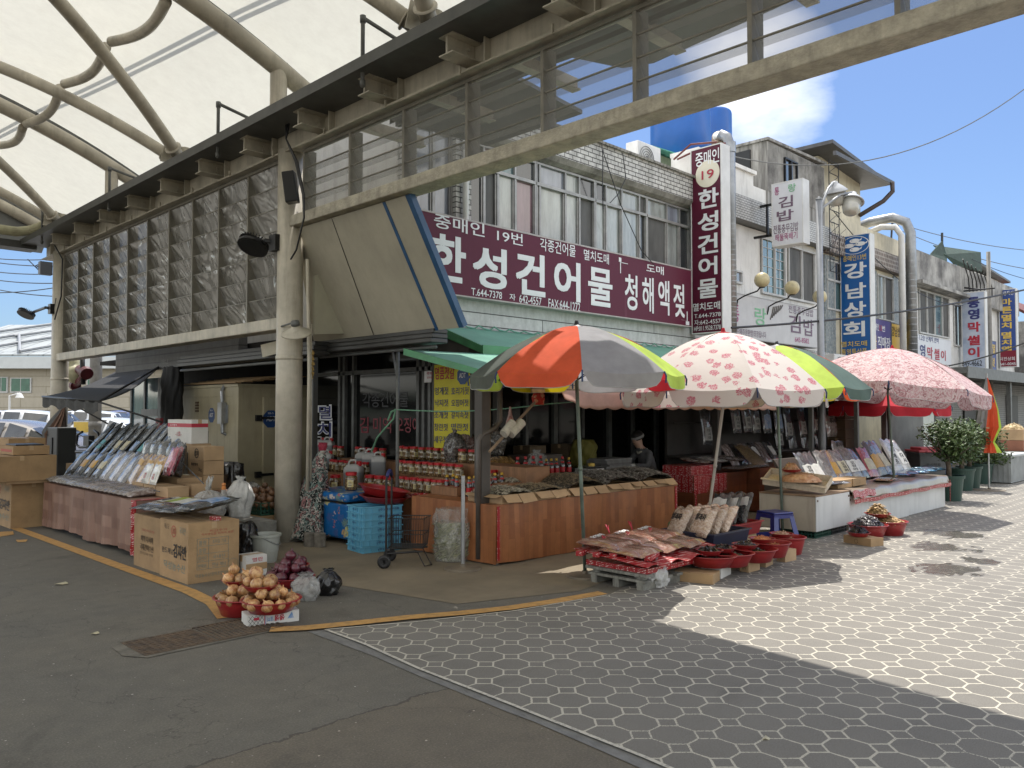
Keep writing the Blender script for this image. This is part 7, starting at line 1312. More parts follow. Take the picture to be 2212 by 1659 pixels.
t=basin(0.3,0.1,'basin','wide red basin lying tilted on top of the light blue crates');t.location=(5.8,7.98,0.6);t.rotation_euler=(R(6),R(8),0);t=basin(0.29,0.08,'basin','wide red basin directly on the light blue crates under another basin');t.location=(5.78,7.92,0.53);t.rotation_euler=(R(3),R(2),0)
for k,(px,py)in enumerate(((662,1183),(684,1184))):
 p=at(px,py,z=0);mb=MB();mb.lathe([(0.07,0),(0.072,0.01),(0.07,0.16),(0.062,0.165),(0,0.165)],(p.x+0.07,p.y+0.05,0),6,sx=1.0,sy=1.15,jit=0.06);tag(mb.build('stone_block',M('rough_stone',(0.22,0.2,0.17),0.9,0.3,9,0.6),bevel=0.012),'squat grey stone block beside the blue cooler, '+('next to the cooler' if k else 'next to the floral cloth'),'stone block')
m=mat_cloth('floral_wrap_cloth',[(0.012,0.014,0.014),(0.16,0.23,0.21),(0.3,0.14,0.14),(0.42,0.4,0.36)],5.5,0.02,'leaf',0.7)
t=thing('floral_cloth','tall cone of dark floral cloth tied at the top beside the main column','cloth',(5.35,8.85,0));ap=at(697,968,x=5.55);mb=MB();bc=at(632,1160,x=5.3);vs=[];n_=40;rg=14
for i in range(rg+1):
 f=i/rg;c_=Vector((bc.x+0.12,bc.y-0.02,0.0)).lerp(Vector((ap.x,ap.y,ap.z)),f);r=0.34*(1-f)**0.85+0.03
 for k in range(n_):a=2*math.pi*k/n_;w=1+0.13*math.sin(a*7+f*2)*(1-f*0.6)+0.06*math.sin(a*13);vs.append(c_+Vector((r*w*math.cos(a)*0.75,r*w*math.sin(a)*1.1,(0.03+0.035*math.sin(a*7))*(1-f)**4)))
mb.add(vs,[(i*n_+k,i*n_+(k+1)%n_,(i+1)*n_+(k+1)%n_,(i+1)*n_+k)for i in range(rg)for k in range(n_)]);mb.build('cloth',m,t,smooth=True);mb=MB();sackshape(mb,(ap.x,ap.y,ap.z-0.03),0.05,0.05,0.1,5,1.1);mb.build('knot',M('red_knot',(0.3,0.02,0.05),0.6),t,smooth=True)
# wire shopping cart
p=at(838,1226,z=0);t=thing('shopping_cart','two wheeled folding wire shopping cart before the light blue crates','shopping cart',p,R(-45));mb=MB();r=0.004
for z in(0.2,0.34,0.5):
 q=[(0.0,0.02,z),(0.36,-0.02,z),(0.38+(z-0.2)*0.12,0.26,z),(0.02,0.28,z)];mb.tube(q+[q[0]],0.005,6)
for k in range(15):f=k/14;mb.cyl((0.36*f,0.02-0.04*f,0.2),(0.36*f,0.02-0.04*f,0.5),0.0026,n=5);mb.cyl((0.02+0.36*f,0.28-0.02*f,0.2),(0.02+0.38*f,0.28-0.02*f,0.5),0.0026,n=5)
for k in range(9):f=k/8;mb.cyl((0.0+0.02*f,0.02+0.26*f,0.2),(0.0+0.02*f,0.02+0.26*f,0.5),0.0026,n=5);mb.cyl((0.36+0.02*f,-0.02+0.28*f,0.2),(0.36+0.05*f,-0.02+0.28*f,0.5),0.0026,n=5);mb.cyl((0.0,0.02+0.26*f,0.2),(0.37,-0.02+0.28*f,0.2),0.0026,n=5)
mb.build('basket',BLKM,t,local=True);mb=MB();mb.tube([(-0.02,0.0,0.12),(-0.02,0.0,0.9),(-0.015,0.05,0.96),(-0.01,0.15,0.98),(-0.01,0.25,0.96),(-0.01,0.3,0.9),(-0.01,0.3,0.12)],0.012,8);mb.tube([(-0.02,0.0,0.14),(0.36,-0.02,0.17)],0.01,8);mb.tube([(-0.01,0.3,0.14),(0.38,0.26,0.17)],0.01,8);mb.tube([(0.3,-0.01,0.17),(0.38,-0.03,0.02),(0.44,0.1,0.012),(0.4,0.26,0.02),(0.32,0.27,0.17)],0.006,6);mb.cyl((-0.03,-0.06,0.07),(-0.03,0.36,0.07),0.008,n=8);mb.cyl((-0.03,0.0,0.07),(-0.02,0.0,0.14),0.008,n=6);mb.cyl((-0.03,0.3,0.07),(-0.01,0.3,0.14),0.008,n=6);mb.build('frame',BLKM,t,local=True)
mb=MB();mb.tube([(-0.015,0.02,0.93),(-0.012,0.06,0.966),(-0.01,0.15,0.985),(-0.01,0.24,0.966),(-0.01,0.28,0.93)],0.019,8);mb.build('handle',M('navy_grip',(0.02,0.025,0.12),0.6),t,local=True,smooth=True)
for y in(-0.07,0.34):
 mb=MB();T4=Matrix.Translation((-0.03,y,0.07))@Matrix.Rotation(R(90),4,'X');mb.lathe([(0.045,-0.012),(0.066,-0.016),(0.07,0),(0.066,0.016),(0.045,0.012)],n=24,M4=T4);w=mb.build('wheel',BLACK,t,local=True,smooth=True);mb=MB();mb.lathe([(0,0.012),(0.02,0.012),(0.046,0.006),(0.046,-0.006),(0.02,-0.012),(0,-0.012)],n=20,M4=T4);mb.build('rim',M('dark_grey_rim',(0.06,0.06,0.06),0.5),w,local=True)
# grass bag, short stand pole
p=at(980,1216,z=0);GRS=mat_film('film_herbs',[(0.05,0.045,0.03),(0.14,0.15,0.08),(0.3,0.3,0.22),(0.42,0.4,0.34)],16,stretch=(1,1,1),gloss=0.25);hs_=bag((p.x+0.1,p.y+0.12,0),0.22,0.2,0.56,'big clear sack of cut herbs standing against the jar table',clear('thin_clear_bag',(0.5,0.5,0.48),0.28),81,tie=0.8);mb=MB();sackshape(mb,(p.x+0.1,p.y+0.12,0.01),0.195,0.175,0.4,82,0.8,rough=0.1);mb.build('herbs',GRS,hs_,smooth=True);mb=MB();rnd=random.Random(8)
for k in range(420):
 a=rnd.uniform(0,6.283);z=rnd.uniform(0.06,0.42);r=0.2+0.03*rnd.random();q=Vector((p.x+0.1+r*math.cos(a),p.y+0.12+r*0.92*math.sin(a),z));d=Vector((-math.sin(a)*rnd.uniform(0.2,1.4),math.cos(a)*rnd.uniform(0.2,1.4),rnd.uniform(0.1,0.8))).normalized()*rnd.uniform(0.08,0.2);w=Vector((0,0,0.004));mb.add([q-w,q+d*0.5,q+w,q-d*0.5],[(0,1,2,3)])
mb.build('stems',M('pale_stems',(0.36,0.36,0.24),0.6,0.4,9,col2=(0.12,0.13,0.06)),hs_)
def stand_base(p,r=0.19):
 mb=MB();mb.lathe([(r,0),(r,0.012),(r*0.96,0.022),(0.03,0.03),(0.03,0.06),(0,0.06)],p,32);return mb
BASE=M('rusty_base_plate',(0.2,0.165,0.12),0.7,0.3,5,0.2,bscale=60)
p=at(1000,1230,z=0);t=thing('parasol_stand','empty parasol stand, short grey pole on a round plate before the herb sack','stand',p);stand_base(p).build('base',BASE,t,smooth=False);mb=MB();mb.cyl(p+Vector((0,0,0.03)),p+Vector((0,0,0.95)),0.021,n=14);mb.cyl(p+Vector((0,0,0.5)),p+Vector((0,0,0.52)),0.026,n=14);mb.build('pole',STEELP,t)
# ================================================================== parasols
def parasol(label,c,z_rim,h,R_,cols,foot,rot=None,val=0.13,tilt=(0,0),pole_mat=None,base=True,name='parasol',pw=1.75):
 c=Vector((c[0],c[1],0));foot=Vector((foot[0],foot[1],0));t=thing(name,label,'parasol',foot);rot=math.atan2(-c.y,-c.x)if rot is None else rot
 T4=Matrix.Translation((c.x,c.y,z_rim))@Matrix.Rotation(tilt[0],4,'X')@Matrix.Rotation(tilt[1],4,'Y')
 P=lambda a,f:Vector((R_*f*math.cos(a),R_*f*math.sin(a),h*(1-f**pw)))
 for k in range(8):
  a0=rot+2*math.pi*k/8;a1=rot+2*math.pi*(k+1)/8;mb=MB()
  mb.grid(lambda i,j:T4@(P(a0,0.02+0.98*j).lerp(P(a1,0.02+0.98*j),i)-Vector((0,0,0.028*math.sin(math.pi*i)*j*j-0.014*j*(1-j)*4*noise.noise(Vector((i*2.2+k*3,j*3,c.x)))))),8,12)
  def vl(i,j):
   q=P(a0,1).lerp(P(a1,1),i)-Vector((0,0,0.028*math.sin(math.pi*i)));d=Vector((q.x,q.y,0)).normalized();L=val*(min(1,math.sin(math.pi*i)*2.4)**0.6+0.04*math.sin(i*11));fl=0.1*math.sin(i*8+k)+0.12
   return T4@(q+(d*fl-Vector((0,0,1)))*L*j)
  mb.grid(vl,16,4);p_=mb.build('canopy_panel',cols[k%len(cols)],t,smooth=True)
  hem=MB();hem.tube([vl(i/16,1.0)for i in range(1,16)],0.004,4);hem.build('hem',UC['white'],p_)
 fr=MB()
 for k in range(8):
  a=rot+2*math.pi*k/8;fr.tube([T4@(P(a,f)-Vector((0,0,0.012)))for f in(0.05,0.25,0.5,0.75,1.0)],0.006,6);fr.cyl(T4@(P(a,0.55)-Vector((0,0,0.012))),T4@Vector((0,0,-0.05)),0.005,n=6)
 fr.build('frame',BLKM,t);mb=MB();topp=T4@Vector((0,0,h));low=Vector((foot.x,foot.y,0.03));mid=T4@Vector((0,0,-0.1));mb.tube([low,low.lerp(mid,0.5),mid,topp],0.018,12);mb.cyl(low.lerp(mid,0.55),low.lerp(mid,0.57),0.024,n=12);mb.build('pole',pole_mat or M('green_grey_pole',(0.13,0.17,0.14),0.45,0.3,6,metal=0.2),t,smooth=True)
 mb=MB();mb.lathe([(0.0,0.06),(0.016,0.055),(0.022,0.03),(0.03,0.01),(0.09,-0.005),(0.11,-0.025)],topp,16,jit=0.05);mb.build('finial',BLACK if cols[0]in(UC['grey'],)else UC['red'],t,smooth=True)
 if base:stand_base(foot,0.185).build('base',BASE,t)
 tie=MB()
 for k in range(8):a=rot+2*math.pi*k/8;q=T4@P(a,1.0);d=Vector((math.cos(a),math.sin(a),0));tie.tube([q,q+d*0.02-Vector((0,0,0.04)),q+d*0.015-Vector((0,0,0.1))],0.008,4)
 tie.build('tie',M('navy_tie',(0.02,0.04,0.11),0.7),t);return t
parasol('orange, grey and lime striped parasol nearest the camera over the anchovy stall',(6.02,5.13),1.955,0.48,1.04,[UC['grey'],UC['lime'],UC['red'],UC['grey'],UC['yellow'],UC['lime'],UC['dark'],UC['orange']],at(1264,1246,z=0),rot=math.atan2(-5.13,-6.02)+R(2.5),val=0.12)
PF=mat_cloth('pink_flower_canopy',[(0.66,0.61,0.57),(0.5,0.1,0.16)],7.2,0.3,'flower');parasol('white parasol printed with pink flowers behind the striped parasol',(8.22,4.82),1.84,0.66,1.16,[PF],(8.03,4.98),rot=math.atan2(-4.82,-8.22)+R(16),val=0.16,base=False,pole_mat=M('bare_pole',(0.3,0.28,0.24),0.5))
parasol('lime and green parasol with a red knob behind the flowered parasol',(10.05,5.1),1.9,0.58,1.14,[UC['grey'],UC['lime'],UC['green'],UC['orange'],UC['yellow'],UC['lime'],UC['orange'],UC['white']],(9.82,4.93),rot=math.atan2(-5.1,-10.05)-R(48))
PL=mat_cloth('pink_leaf_canopy',[(0.46,0.27,0.28),(0.55,0.46,0.45),(0.27,0.13,0.135),(0.56,0.49,0.47)],5.5,0.25,'leaf');parasol('pink leaf patterned parasol, largest and widest of the parasols',(13.5,4.95),2.0,0.62,1.45,[PL],(13.35,4.8),val=0.2,tilt=(R(5),R(4)),base=False)
parasol('plain red parasol under the leaf patterned parasol near the potted trees',(16.6,6.1),1.72,0.4,1.1,[UC['red']],(16.4,6.0),val=0.18,base=False,pole_mat=BLKM)
p=at(2137,1060,z=0);t=closed_parasol((p.x,p.y,0),(p.x-0.02,p.y,2.35),0.15,[UC['orange'],UC['lime'],UC['dark'],UC['grey']],'closed striped parasol standing behind the potted trees',0.24);stand_base(p,0.3).build('base',BASE,t)
# ================================================================== right stalls
def VC(x,y):return(1238.7+0.26*x,1017.5+0.26*y)
def VD(x,y):return(1636.9+0.26*x,867.1+0.26*y)
draped('dried_goods_table','dark red brown vinyl table with printed red cover at its corner behind the snack pallet',10.3,11.85,6.55,7.5,0.66,ORG2,trims=(lambda m:m.grid(lambda i,j:Vector((10.3+0.9*i,6.54-0.01*math.sin(i*9),0.4+0.27*j)),14,3),lambda m:m.grid(lambda i,j:Vector((10.285,6.55+0.9*i,0.42+0.25*j)),8,3),lambda m:m.grid(lambda i,j:Vector((11.0+0.09*i,6.535,0.05+0.4*j)),2,10),lambda m:m.grid(lambda i,j:Vector((10.32+0.05*i,6.538,0.05+0.4*j)),2,10)))
draped('dried_goods_table','long dark red brown vinyl table beyond the printed red cover',11.9,15.6,6.35,7.5,0.7,ORG2)
carton((10.32,11.0,6.6,7.1,0.665,0.8),'carton wrapped in red printed tape on the dark red brown table',tape=False,mat=WRAP)
bc=lambda x,y,yy:at(1415.7+0.2*x,752.1+0.2*y,y=yy)
for k,(x,y,w,l,fm)in enumerate(((420,1140,0.3,0.42,F_GRY),(600,1130,0.34,0.42,F_CLR),(780,1150,0.3,0.4,F_GRY))):
 p=bc(x,y,6.85);t=pack('clear_packet','clear packet lying on the red taped carton, %s from the tilted pole'%ORD[k],w,l,0.06,fm,seed=200+k);t['group']='clear packets on the taped carton';t.location=(p.x,6.62,0.802);t.rotation_euler=axes((1,0,0),(0,1,0.12))
t=pack('brush_packet','tan bundle of dried pollack strips leaning on the dark table',0.42,0.55,0.07,mat_film('film_strips',[(0.12,0.075,0.03),(0.26,0.17,0.08),(0.4,0.29,0.16)],30,stretch=(5,1,1)),seed=210);p=bc(1160,1240,6.6);t.location=(p.x,6.62,0.67);t.rotation_euler=axes((1,-0.1,0),(-0.3,0.6,0.45))
for k in range(6):p=bc(860+90*k,1110,6.95);t=pack('dark_packet','dark shiny packet standing on the long dark table, %s from the pollack bundle'%ORD[k],0.26,0.42,0.06,F_BLK if k%2 else F_GRY,LW if k in(3,5)else None,(0.2,0.3,0.8,0.75),seed=220+k);t['group']='dark packets on the long table';t.location=(p.x,6.95,0.7);t.rotation_euler=axes((1,0,0),(-0.15,0.5,0.7))
for k in range(4):p=bc(900+90*k,1260,6.45);t=pack('brown_packet','flat brown packet at the edge of the long dark table, %s from the taped carton'%ORD[k],0.3,0.3,0.035,F_GRY,seed=240+k);t['group']='flat brown packets';t.location=(p.x,6.4,0.705);t.rotation_euler=axes((1,0,0),(0.1,1,0.02))
# kelp rack at the back
mb=MB();mb.box(11.4,17.6,7.75,7.8,0,2.3);mb.box(11.4,17.6,7.3,7.76,0.85,0.88)
for z in(1.85,1.42):mb.tube([(11.4,7.62,z),(17.6,7.62,z)],0.012,6)
tag(mb.build('kelp_rack',M('dark_rack_board',(0.045,0.04,0.036),0.8)),'dark rack and board holding the kelp bags at the back of the right stall','rack')
KW=M('kelp_label',(0.34,0.34,0.32),0.6,0.1,10)
for k,(x,y0,y1,w,tx)in enumerate(((545,870,1015,0.3,'다시마'),(850,745,890,0.3,'다시마'),(960,760,880,0.3,'미역'),(1070,780,890,0.3,'미역'),(1180,700,890,0.32,None),(1300,700,890,0.32,None),(1425,810,960,0.3,'다시마'),(1570,790,940,0.32,'다시마'),(1710,790,890,0.3,'미역'),(1320,950,1060,0.3,'미역'),(1460,960,1100,0.3,None),(1590,980,1110,0.3,None),(1760,1060,1180,0.3,'다시'))):
 p=bc(x,y0-40,7.5);q=bc(x,y1+30,7.5);t=pack('kelp_bag','dark kelp bag with white handwritten label on the back rack, %s from the seated woman'%ORD[k]if tx else 'dark kelp bag without readable label on the back rack, %s from the seated woman'%ORD[k],w,p.z-q.z+0.25,0.07,F_BLK,KW if tx else MATS['blue_label']if k in(4,5)else None,(0.14,0.12,0.86,0.5),INKK,tx,seed=250+k);t['group']='kelp bags on the back rack';t.location=(p.x,7.48-0.012*(k%3),q.z);t.rotation_euler=axes((1,0,0),(0.03,0.14,1))
for k,(x,y0,y1,w)in enumerate(((1890,720,960,0.55),(1950,1000,1180,0.5))):
 p=bc(x,y0,7.35-0.3*k);q=bc(x,y1,7.35-0.3*k);t=pack('shredded_kelp_bag',('upper' if k==0 else 'lower')+' big pale bag hand lettered in black beside the brown cartons',w,p.z-q.z,0.1,F_CLR,KW,(0.08,0.45,0.92,0.9),INKK,None,seed=270+k);t.location=(p.x,7.35-0.3*k,q.z);t.rotation_euler=axes((1,0,0),(0,0.12,1));m=MB();m.text('채다시마',Vector((-w*0.38,(p.z-q.z)*0.6,0.115)),(1,0,0),(0,1,0),w*0.72,0.12,0.03);m.build('print',INKK,t,local=True)
mb=MB();mb.box(14.6,17.8,7.0,7.4,0,0.84);tag(mb.build('rear_counter',M('dark_brown_wood',(0.06,0.045,0.035))),'dark counter below the big pale bags at the back of the right stall','counter')
for k in range(5):p=bc(2055,800+85*k,7.2);carton((p.x-0.25,p.x+0.3,7.1,7.5,0.845+0.2*k-0.0,1.04+0.2*k),'dim brown carton in the tower beside the big pale bags, %s from the bottom'%ORD[k],[('y','건어물',(0.3,0.4,0.7,0.7),BRN,0)],mat=M('shaded_card',(0.12,0.085,0.05)))
for k,(px,yy,w)in enumerate(((1548,7.0,0.05),(1752,6.3,0.035),(1850,6.0,0.035))):
 p=at(px,900,y=yy);mb=MB();mb.box(p.x-w,p.x+w,yy-w,yy+w,0,2.1);tag(mb.build('awning_post',GREYP if k else M('brown_post',(0.06,0.052,0.045)),bevel=0.004),['dark square awning post beside the tilted bare pole','thin grey awning post in front of the kelp bags','thin grey awning post beside the brown carton tower'][k],'post')
mb=MB();mb.slab([(11.2,8.6,2.45),(18.4,8.6,2.45),(18.4,5.9,2.02),(11.2,5.9,2.02)],(0,0,0.02));tag(mb.build('stall_roof',M('tan_sheet',(0.2,0.16,0.12),0.7)),'flat brown sheet roof over the kelp rack behind the parasols','roof')
mb=MB();mb.grid(lambda i,j:Vector((12.5+5*i,5.9-0.03*j,2.02-(0.1+0.03*abs(math.sin(i*40)))*j)),120,2);tag(mb.build('tarp_edge',M('navy_tarp',(0.03,0.05,0.09),0.6),solid=0.004),'navy tarp edge hanging from the brown stall roof','tarp')
mb=MB();mb.box(17.3,19.5,6.4,6.5,0,2.15);tag(mb.build('stall_partition',M('grey_vinyl',(0.16,0.155,0.14),0.6,0.3,2)),'greyish vinyl partition at the far end of the kelp stall','partition')
# freezer counters
FRZ=M('freezer_white',(0.56,0.57,0.56),0.4,0.08,2,dirt=0.22);FRS=M('freezer_side',(0.44,0.39,0.31),0.6,0.12,2,dirt=0.3)
def freezer(x0,x1,y0,y1,z0,z1,label):
 t=thing('counter_cabinet',label,'counter',((x0+x1)/2,(y0+y1)/2,z0));mb=MB();mb.box(x0+0.012,x1,y0+0.012,y1,z0,z1-0.001);mb.build('body',FRS,t);mb=MB();mb.box(x0+0.014,x1-0.006,y0,y0+0.011,z0,z1);mb.build('front_panel',FRZ,t,bevel=0.003);mb=MB();mb.box(x0,x1,y0,y1,z1+0.001,z1+0.022);mb.build('top_board',M('worn_board',(0.26,0.17,0.1),0.7,0.25,4),t,bevel=0.004);mb=MB()
 for x in(x0+0.04,x1-0.05):mb.box(x,x+0.025,y0-0.006,y0-0.0005,z1-0.06,z1-0.035)
 mb.build('catch',BRN,t);return t
freezer(9.9,10.93,4.53,5.3,0.1,0.53,'white counter cabinet raised on green crates behind the blue stool')
freezer(10.96,13.2,4.56,5.35,0.0,0.46,'white counter cabinet with red printed trim next to the raised one');freezer(13.22,14.95,4.58,5.35,0.0,0.46,'white counter cabinet at the far end by the potted trees')
for k in range(2):
 t=thing('green_crate','dark green mesh crate under the raised white counter, '+('farther one' if k else 'nearer one'),'crate',(10.15+0.5*k,4.75,0));mb=MB();crate_mesh(mb,9.97+0.48*k,10.43+0.48*k,4.57,5.1,0,0.097,12,rows=2);mb.build('basket',GC if not k else BLACK,t)
mb=MB();mb.grid(lambda i,j:Vector((11.0+3.95*i,4.5+0.06*math.sin(j*1.57)+0.02*math.sin(i*21)*j*(1-j)+0.85*max(0,j-0.4),0.40+0.14*min(1,j*2.5)+0.01*math.sin(i*30))),60,12);tag(mb.build('vinyl_sheet',M('glossy_brown_vinyl',(0.27,0.22,0.17),0.3,0.2,3,0.3,bscale=6,coat=0.3),smooth=True,solid=0.004),'glossy brown vinyl sheet draped over the two far white counters','cover')
mb=MB();mb.grid(lambda i,j:Vector((11.0+3.95*i,4.492-0.008*math.sin(i*40),0.36+0.055*j+0.008*math.sin(i*25))),60,2);mb.grid(lambda i,j:Vector((10.98+0.75*i,4.488+0.02*j,0.44+0.09*j+0.015*math.sin(i*12))),14,3);mb.grid(lambda i,j:Vector((14.93+0.03*i,4.49+0.02*i,0.1+0.36*j)),2,8);tag(mb.build('printed_tape',WRAP,solid=0.004),'red printed tape along the front of the vinyl sheet','tape')
# goods on the counters
t=thing('rattan_tray','long pale plastic tray of shredded squid on the raised white counter','tray',(10.1,4.9,0.552));mb=MB();a0,a1=Vector((10.12,5.3,0.64)),Vector((10.2,4.5,0.57));d=(a1-a0).normalized();q=Vector((-d.y,d.x,0.42)).normalized();a0.z+=0.07;L_=(a1-a0).length
P=lambda u,v,z:a0+d*u+q*v+Vector((0,0,z))
for(u0,u1,v0,v1)in((0,L_,-0.16,-0.15),(0,L_,0.15,0.16),(0,0.01,-0.15,0.15),(L_-0.01,L_,-0.15,0.15)):mb.slab([P(u0,v0,0),P(u1,v0,0),P(u1,v1,0),P(u0,v1,0)],(0,0,0.075))
mb.slab([P(0,-0.16,-0.006),P(L_,-0.16,-0.006),P(L_,0.16,-0.006),P(0,0.16,-0.006)],(0,0,0.006));mb.slab([P(-0.02,-0.18,0.07),P(L_+0.02,-0.18,0.07),P(L_+0.02,-0.15,0.076),P(-0.02,-0.15,0.076)],(0,0,0.006));mb.build('tray',M('pale_tray',(0.5,0.42,0.31),0.6,0.15,30),t)
def shreds(c,rx,ry,h,n,L,w,mat,label,seed=0,flat=0.5,cat='dried food',curl=0.3):
 rnd=random.Random(seed);mb=MB();mb.lathe([(1.0,0),(0.85,h*0.45),(0.5,h*0.8),(0,h*0.92)],c,18,sx=rx,sy=ry,jit=0.06)
 for k in range(n):
  a=rnd.uniform(0,6.283);f=math.sqrt(rnd.random());z=h*(1-f*f)*rnd.uniform(0.6,1.08);p=Vector((c[0]+rx*f*math.cos(a),c[1]+ry*f*math.sin(a),c[2]+z+0.005));b=rnd.uniform(0,6.283);d=Vector((math.cos(b),math.sin(b),rnd.uniform(-0.3,0.6)*flat)).normalized();q=d.cross(Vector((rnd.uniform(-.3,.3),rnd.uniform(-.3,.3),1))).normalized()*w*rnd.uniform(0.5,1.2);l=L*rnd.uniform(0.5,1.1);up=Vector((0,0,l*curl*rnd.uniform(-0.3,1)))
  mb.add([p-d*l/2-q,p-d*l/2+q,p+q+up,p-q+up,p+d*l/2-q*0.6,p+d*l/2+q*0.6],[(0,1,2,3),(3,2,5,4)])
 o=mb.build('dried_pieces',mat,local=True);o['kind']='stuff';tag(o,label,cat);return o
SQ=M('squid_shreds',(0.56,0.36,0.22),0.6,0.3,20,col2=(0.4,0.19,0.09));MUSH=M('tan_mushroom',(0.42,0.28,0.12),0.7,0.4,18,col2=(0.2,0.12,0.05));SWD=M('dark_seaweed',(0.018,0.012,0.018),0.5,0.4,20,coat=0.2);MUS=M('dark_mussels',(0.05,0.04,0.03),0.35,0.5,30,col2=(0.012,0.01,0.01),coat=0.3);SHR=M('orange_shrimp',(0.55,0.22,0.08),0.55,0.4,25,col2=(0.36,0.12,0.05));SHL=M('pale_shrimp',(0.5,0.33,0.22),0.55,0.4,25,col2=(0.3,0.15,0.09))
shreds(tuple(P(L_*0.55,0,0.03)),0.26,0.26,0.11,420,0.06,0.006,SQ,'shredded squid loose in the long pale tray',1);c_=tuple(P(L_*0.4,0.02,0.12));t=basin(0.13,0.04,'bowl','red bowl of shredded squid on the long pale tray');t.location=c_;shreds((c_[0],c_[1],c_[2]+0.03),0.1,0.1,0.09,220,0.06,0.006,SQ,'shredded squid heaped in the bowl on the long pale tray',2)
for k in range(2):x=11.0+0.5*k;carton((x,x+0.47,4.72,5.0,0.552,0.66),'small brown carton lying on the vinyl sheet, '+('farther of the pair' if k else 'nearer of the pair'),[('y','○',(0.42,0.3,0.58,0.7),BRN,0)],tape=False,mat=CARD)
for k in range(3):t=pack('blue_pack','blue and black laver packet on the raised counter beside the tray, %s from the tray'%ORD[k],0.22,0.6,0.05,F_SEA,LB,(0.1,0.3,0.9,0.55),seed=300+k);t['group']='blue laver packets';t.location=(10.5+0.05*k,5.18-0.12*k,0.56+0.02*k);t.rotation_euler=axes((-0.5,-0.85,0),(0.85,-0.5,0.03))
F_SHADED=mat_film('film_shaded',[(0.03,0.028,0.026),(0.1,0.09,0.085),(0.24,0.22,0.2)],8)  # film colours lowered to paint in the shade over the counters
gp=[(F_BLK,LW,'건어물'),(F_BLK,LW,None),(F_SHADED,None,None),(F_GLD,LY,None),(F_SHADED,LC,'오징어'),(F_SHADED,LW,'오징어'),(F_BLK,LW,None),(F_RED,LC,None),(F_BLK,LY,None),(F_SHADED,LC,None),(F_CLR,LW,'해초'),(F_CLR,LW,'다시')]
for k,(fm,lb,tx)in enumerate(gp):
 px=1752+k*18.5;p=at(px,1040,y=5.15);t=pack('snack_pack','glossy snack packet leaning on the white counters, %s from the long pale tray'%ORD[k],0.3+0.02*(k>8),0.52+0.12*(k>8)+0.1*(k==8),0.06,fm,lb,(0.1,0.22,0.9,0.6),INKK,tx,seed=310+k);t['group']='packets leaning on the counters';t.location=(p.x,5.1,0.56);t.rotation_euler=axes((1,-0.1+0.12*math.sin(k*2.3),0.05*math.sin(k*1.7)),(-0.32+0.05*math.sin(k*3.1),0.52,0.8))
mb=MB();mb.slab([(10.9,5.36,0.55),(14.9,5.36,0.55),(14.9,5.6,0.92),(10.9,5.6,0.92)],(0,0.04,0));mb.box(10.9,14.95,5.36,5.75,0,0.548);tag(mb.build('display_slope',M('dark_brown_wood',(0.06,0.045,0.035))),'dark sloping board behind the row of snack packets','display')
for k in range(5):p=at(1940+k*20,1046,y=4.9);t=pack('blue_flat_pack','flat blue packet lying on the far counter, %s from the leaning packets'%ORD[k],0.3,0.55,0.05,mat_film('film_blue',[(0.01,0.03,0.06),(0.03,0.13,0.26),(0.1,0.3,0.42),(0.3,0.35,0.45)],5),seed=330+k);t['group']='flat blue packets';t.location=(p.x,4.85,0.56);t.rotation_euler=axes((0.5,-0.86,0),(0.86,0.5,0.05))
t=pack('tan_flat_pack','flat tan dried fish packet at the edge of the vinyl sheet',0.3,0.6,0.04,F_GLD,seed=340);t.location=(12.6,4.75,0.55);t.rotation_euler=axes((0.2,-1,0),(1,0.2,0))
# stool
STB=M('blue_plastic',(0.012,0.02,0.16),0.35,0.12,5,coat=0.2)
t=thing('stool','dark blue plastic stool in front of the white counter','stool',(9.38,4.81,0),R(-20));h=0.385;mb=MB();mb.box(-0.155,0.155,-0.155,0.155,h-0.03,h);mb.build('seat',STB,t,bevel=0.02,local=True)
for sx in(-1,1):
 for sy in(-1,1):
  mb=MB();mb.add([Vector((sx*a,sy*b,z))for z,pts in((0,((0.215,0.215),(0.135,0.215),(0.135,0.205),(0.205,0.205),(0.205,0.135),(0.215,0.135))),(h-0.03,((0.15,0.15),(0.085,0.15),(0.085,0.14),(0.14,0.14),(0.14,0.085),(0.15,0.085))))for a,b in pts],[(i,(i+1)%6,6+(i+1)%6,6+i)for i in range(6)]+[(0,1,2,3,4,5),(6,7,8,9,10,11)]);mb.build('leg',STB,t,local=True)
mb=MB()
for s in(-1,1):mb.box(-0.206,0.206,s*0.205-0.005,s*0.205+0.005,0.02,0.1);mb.box(s*0.205-0.005,s*0.205+0.005,-0.199,0.199,0.02,0.1);mb.box(-0.15,0.15,s*0.15-0.005,s*0.15+0.005,h-0.075,h-0.031);mb.box(s*0.15-0.005,s*0.15+0.005,-0.144,0.144,h-0.075,h-0.031)
mb.build('skirt',STB,t,local=True)
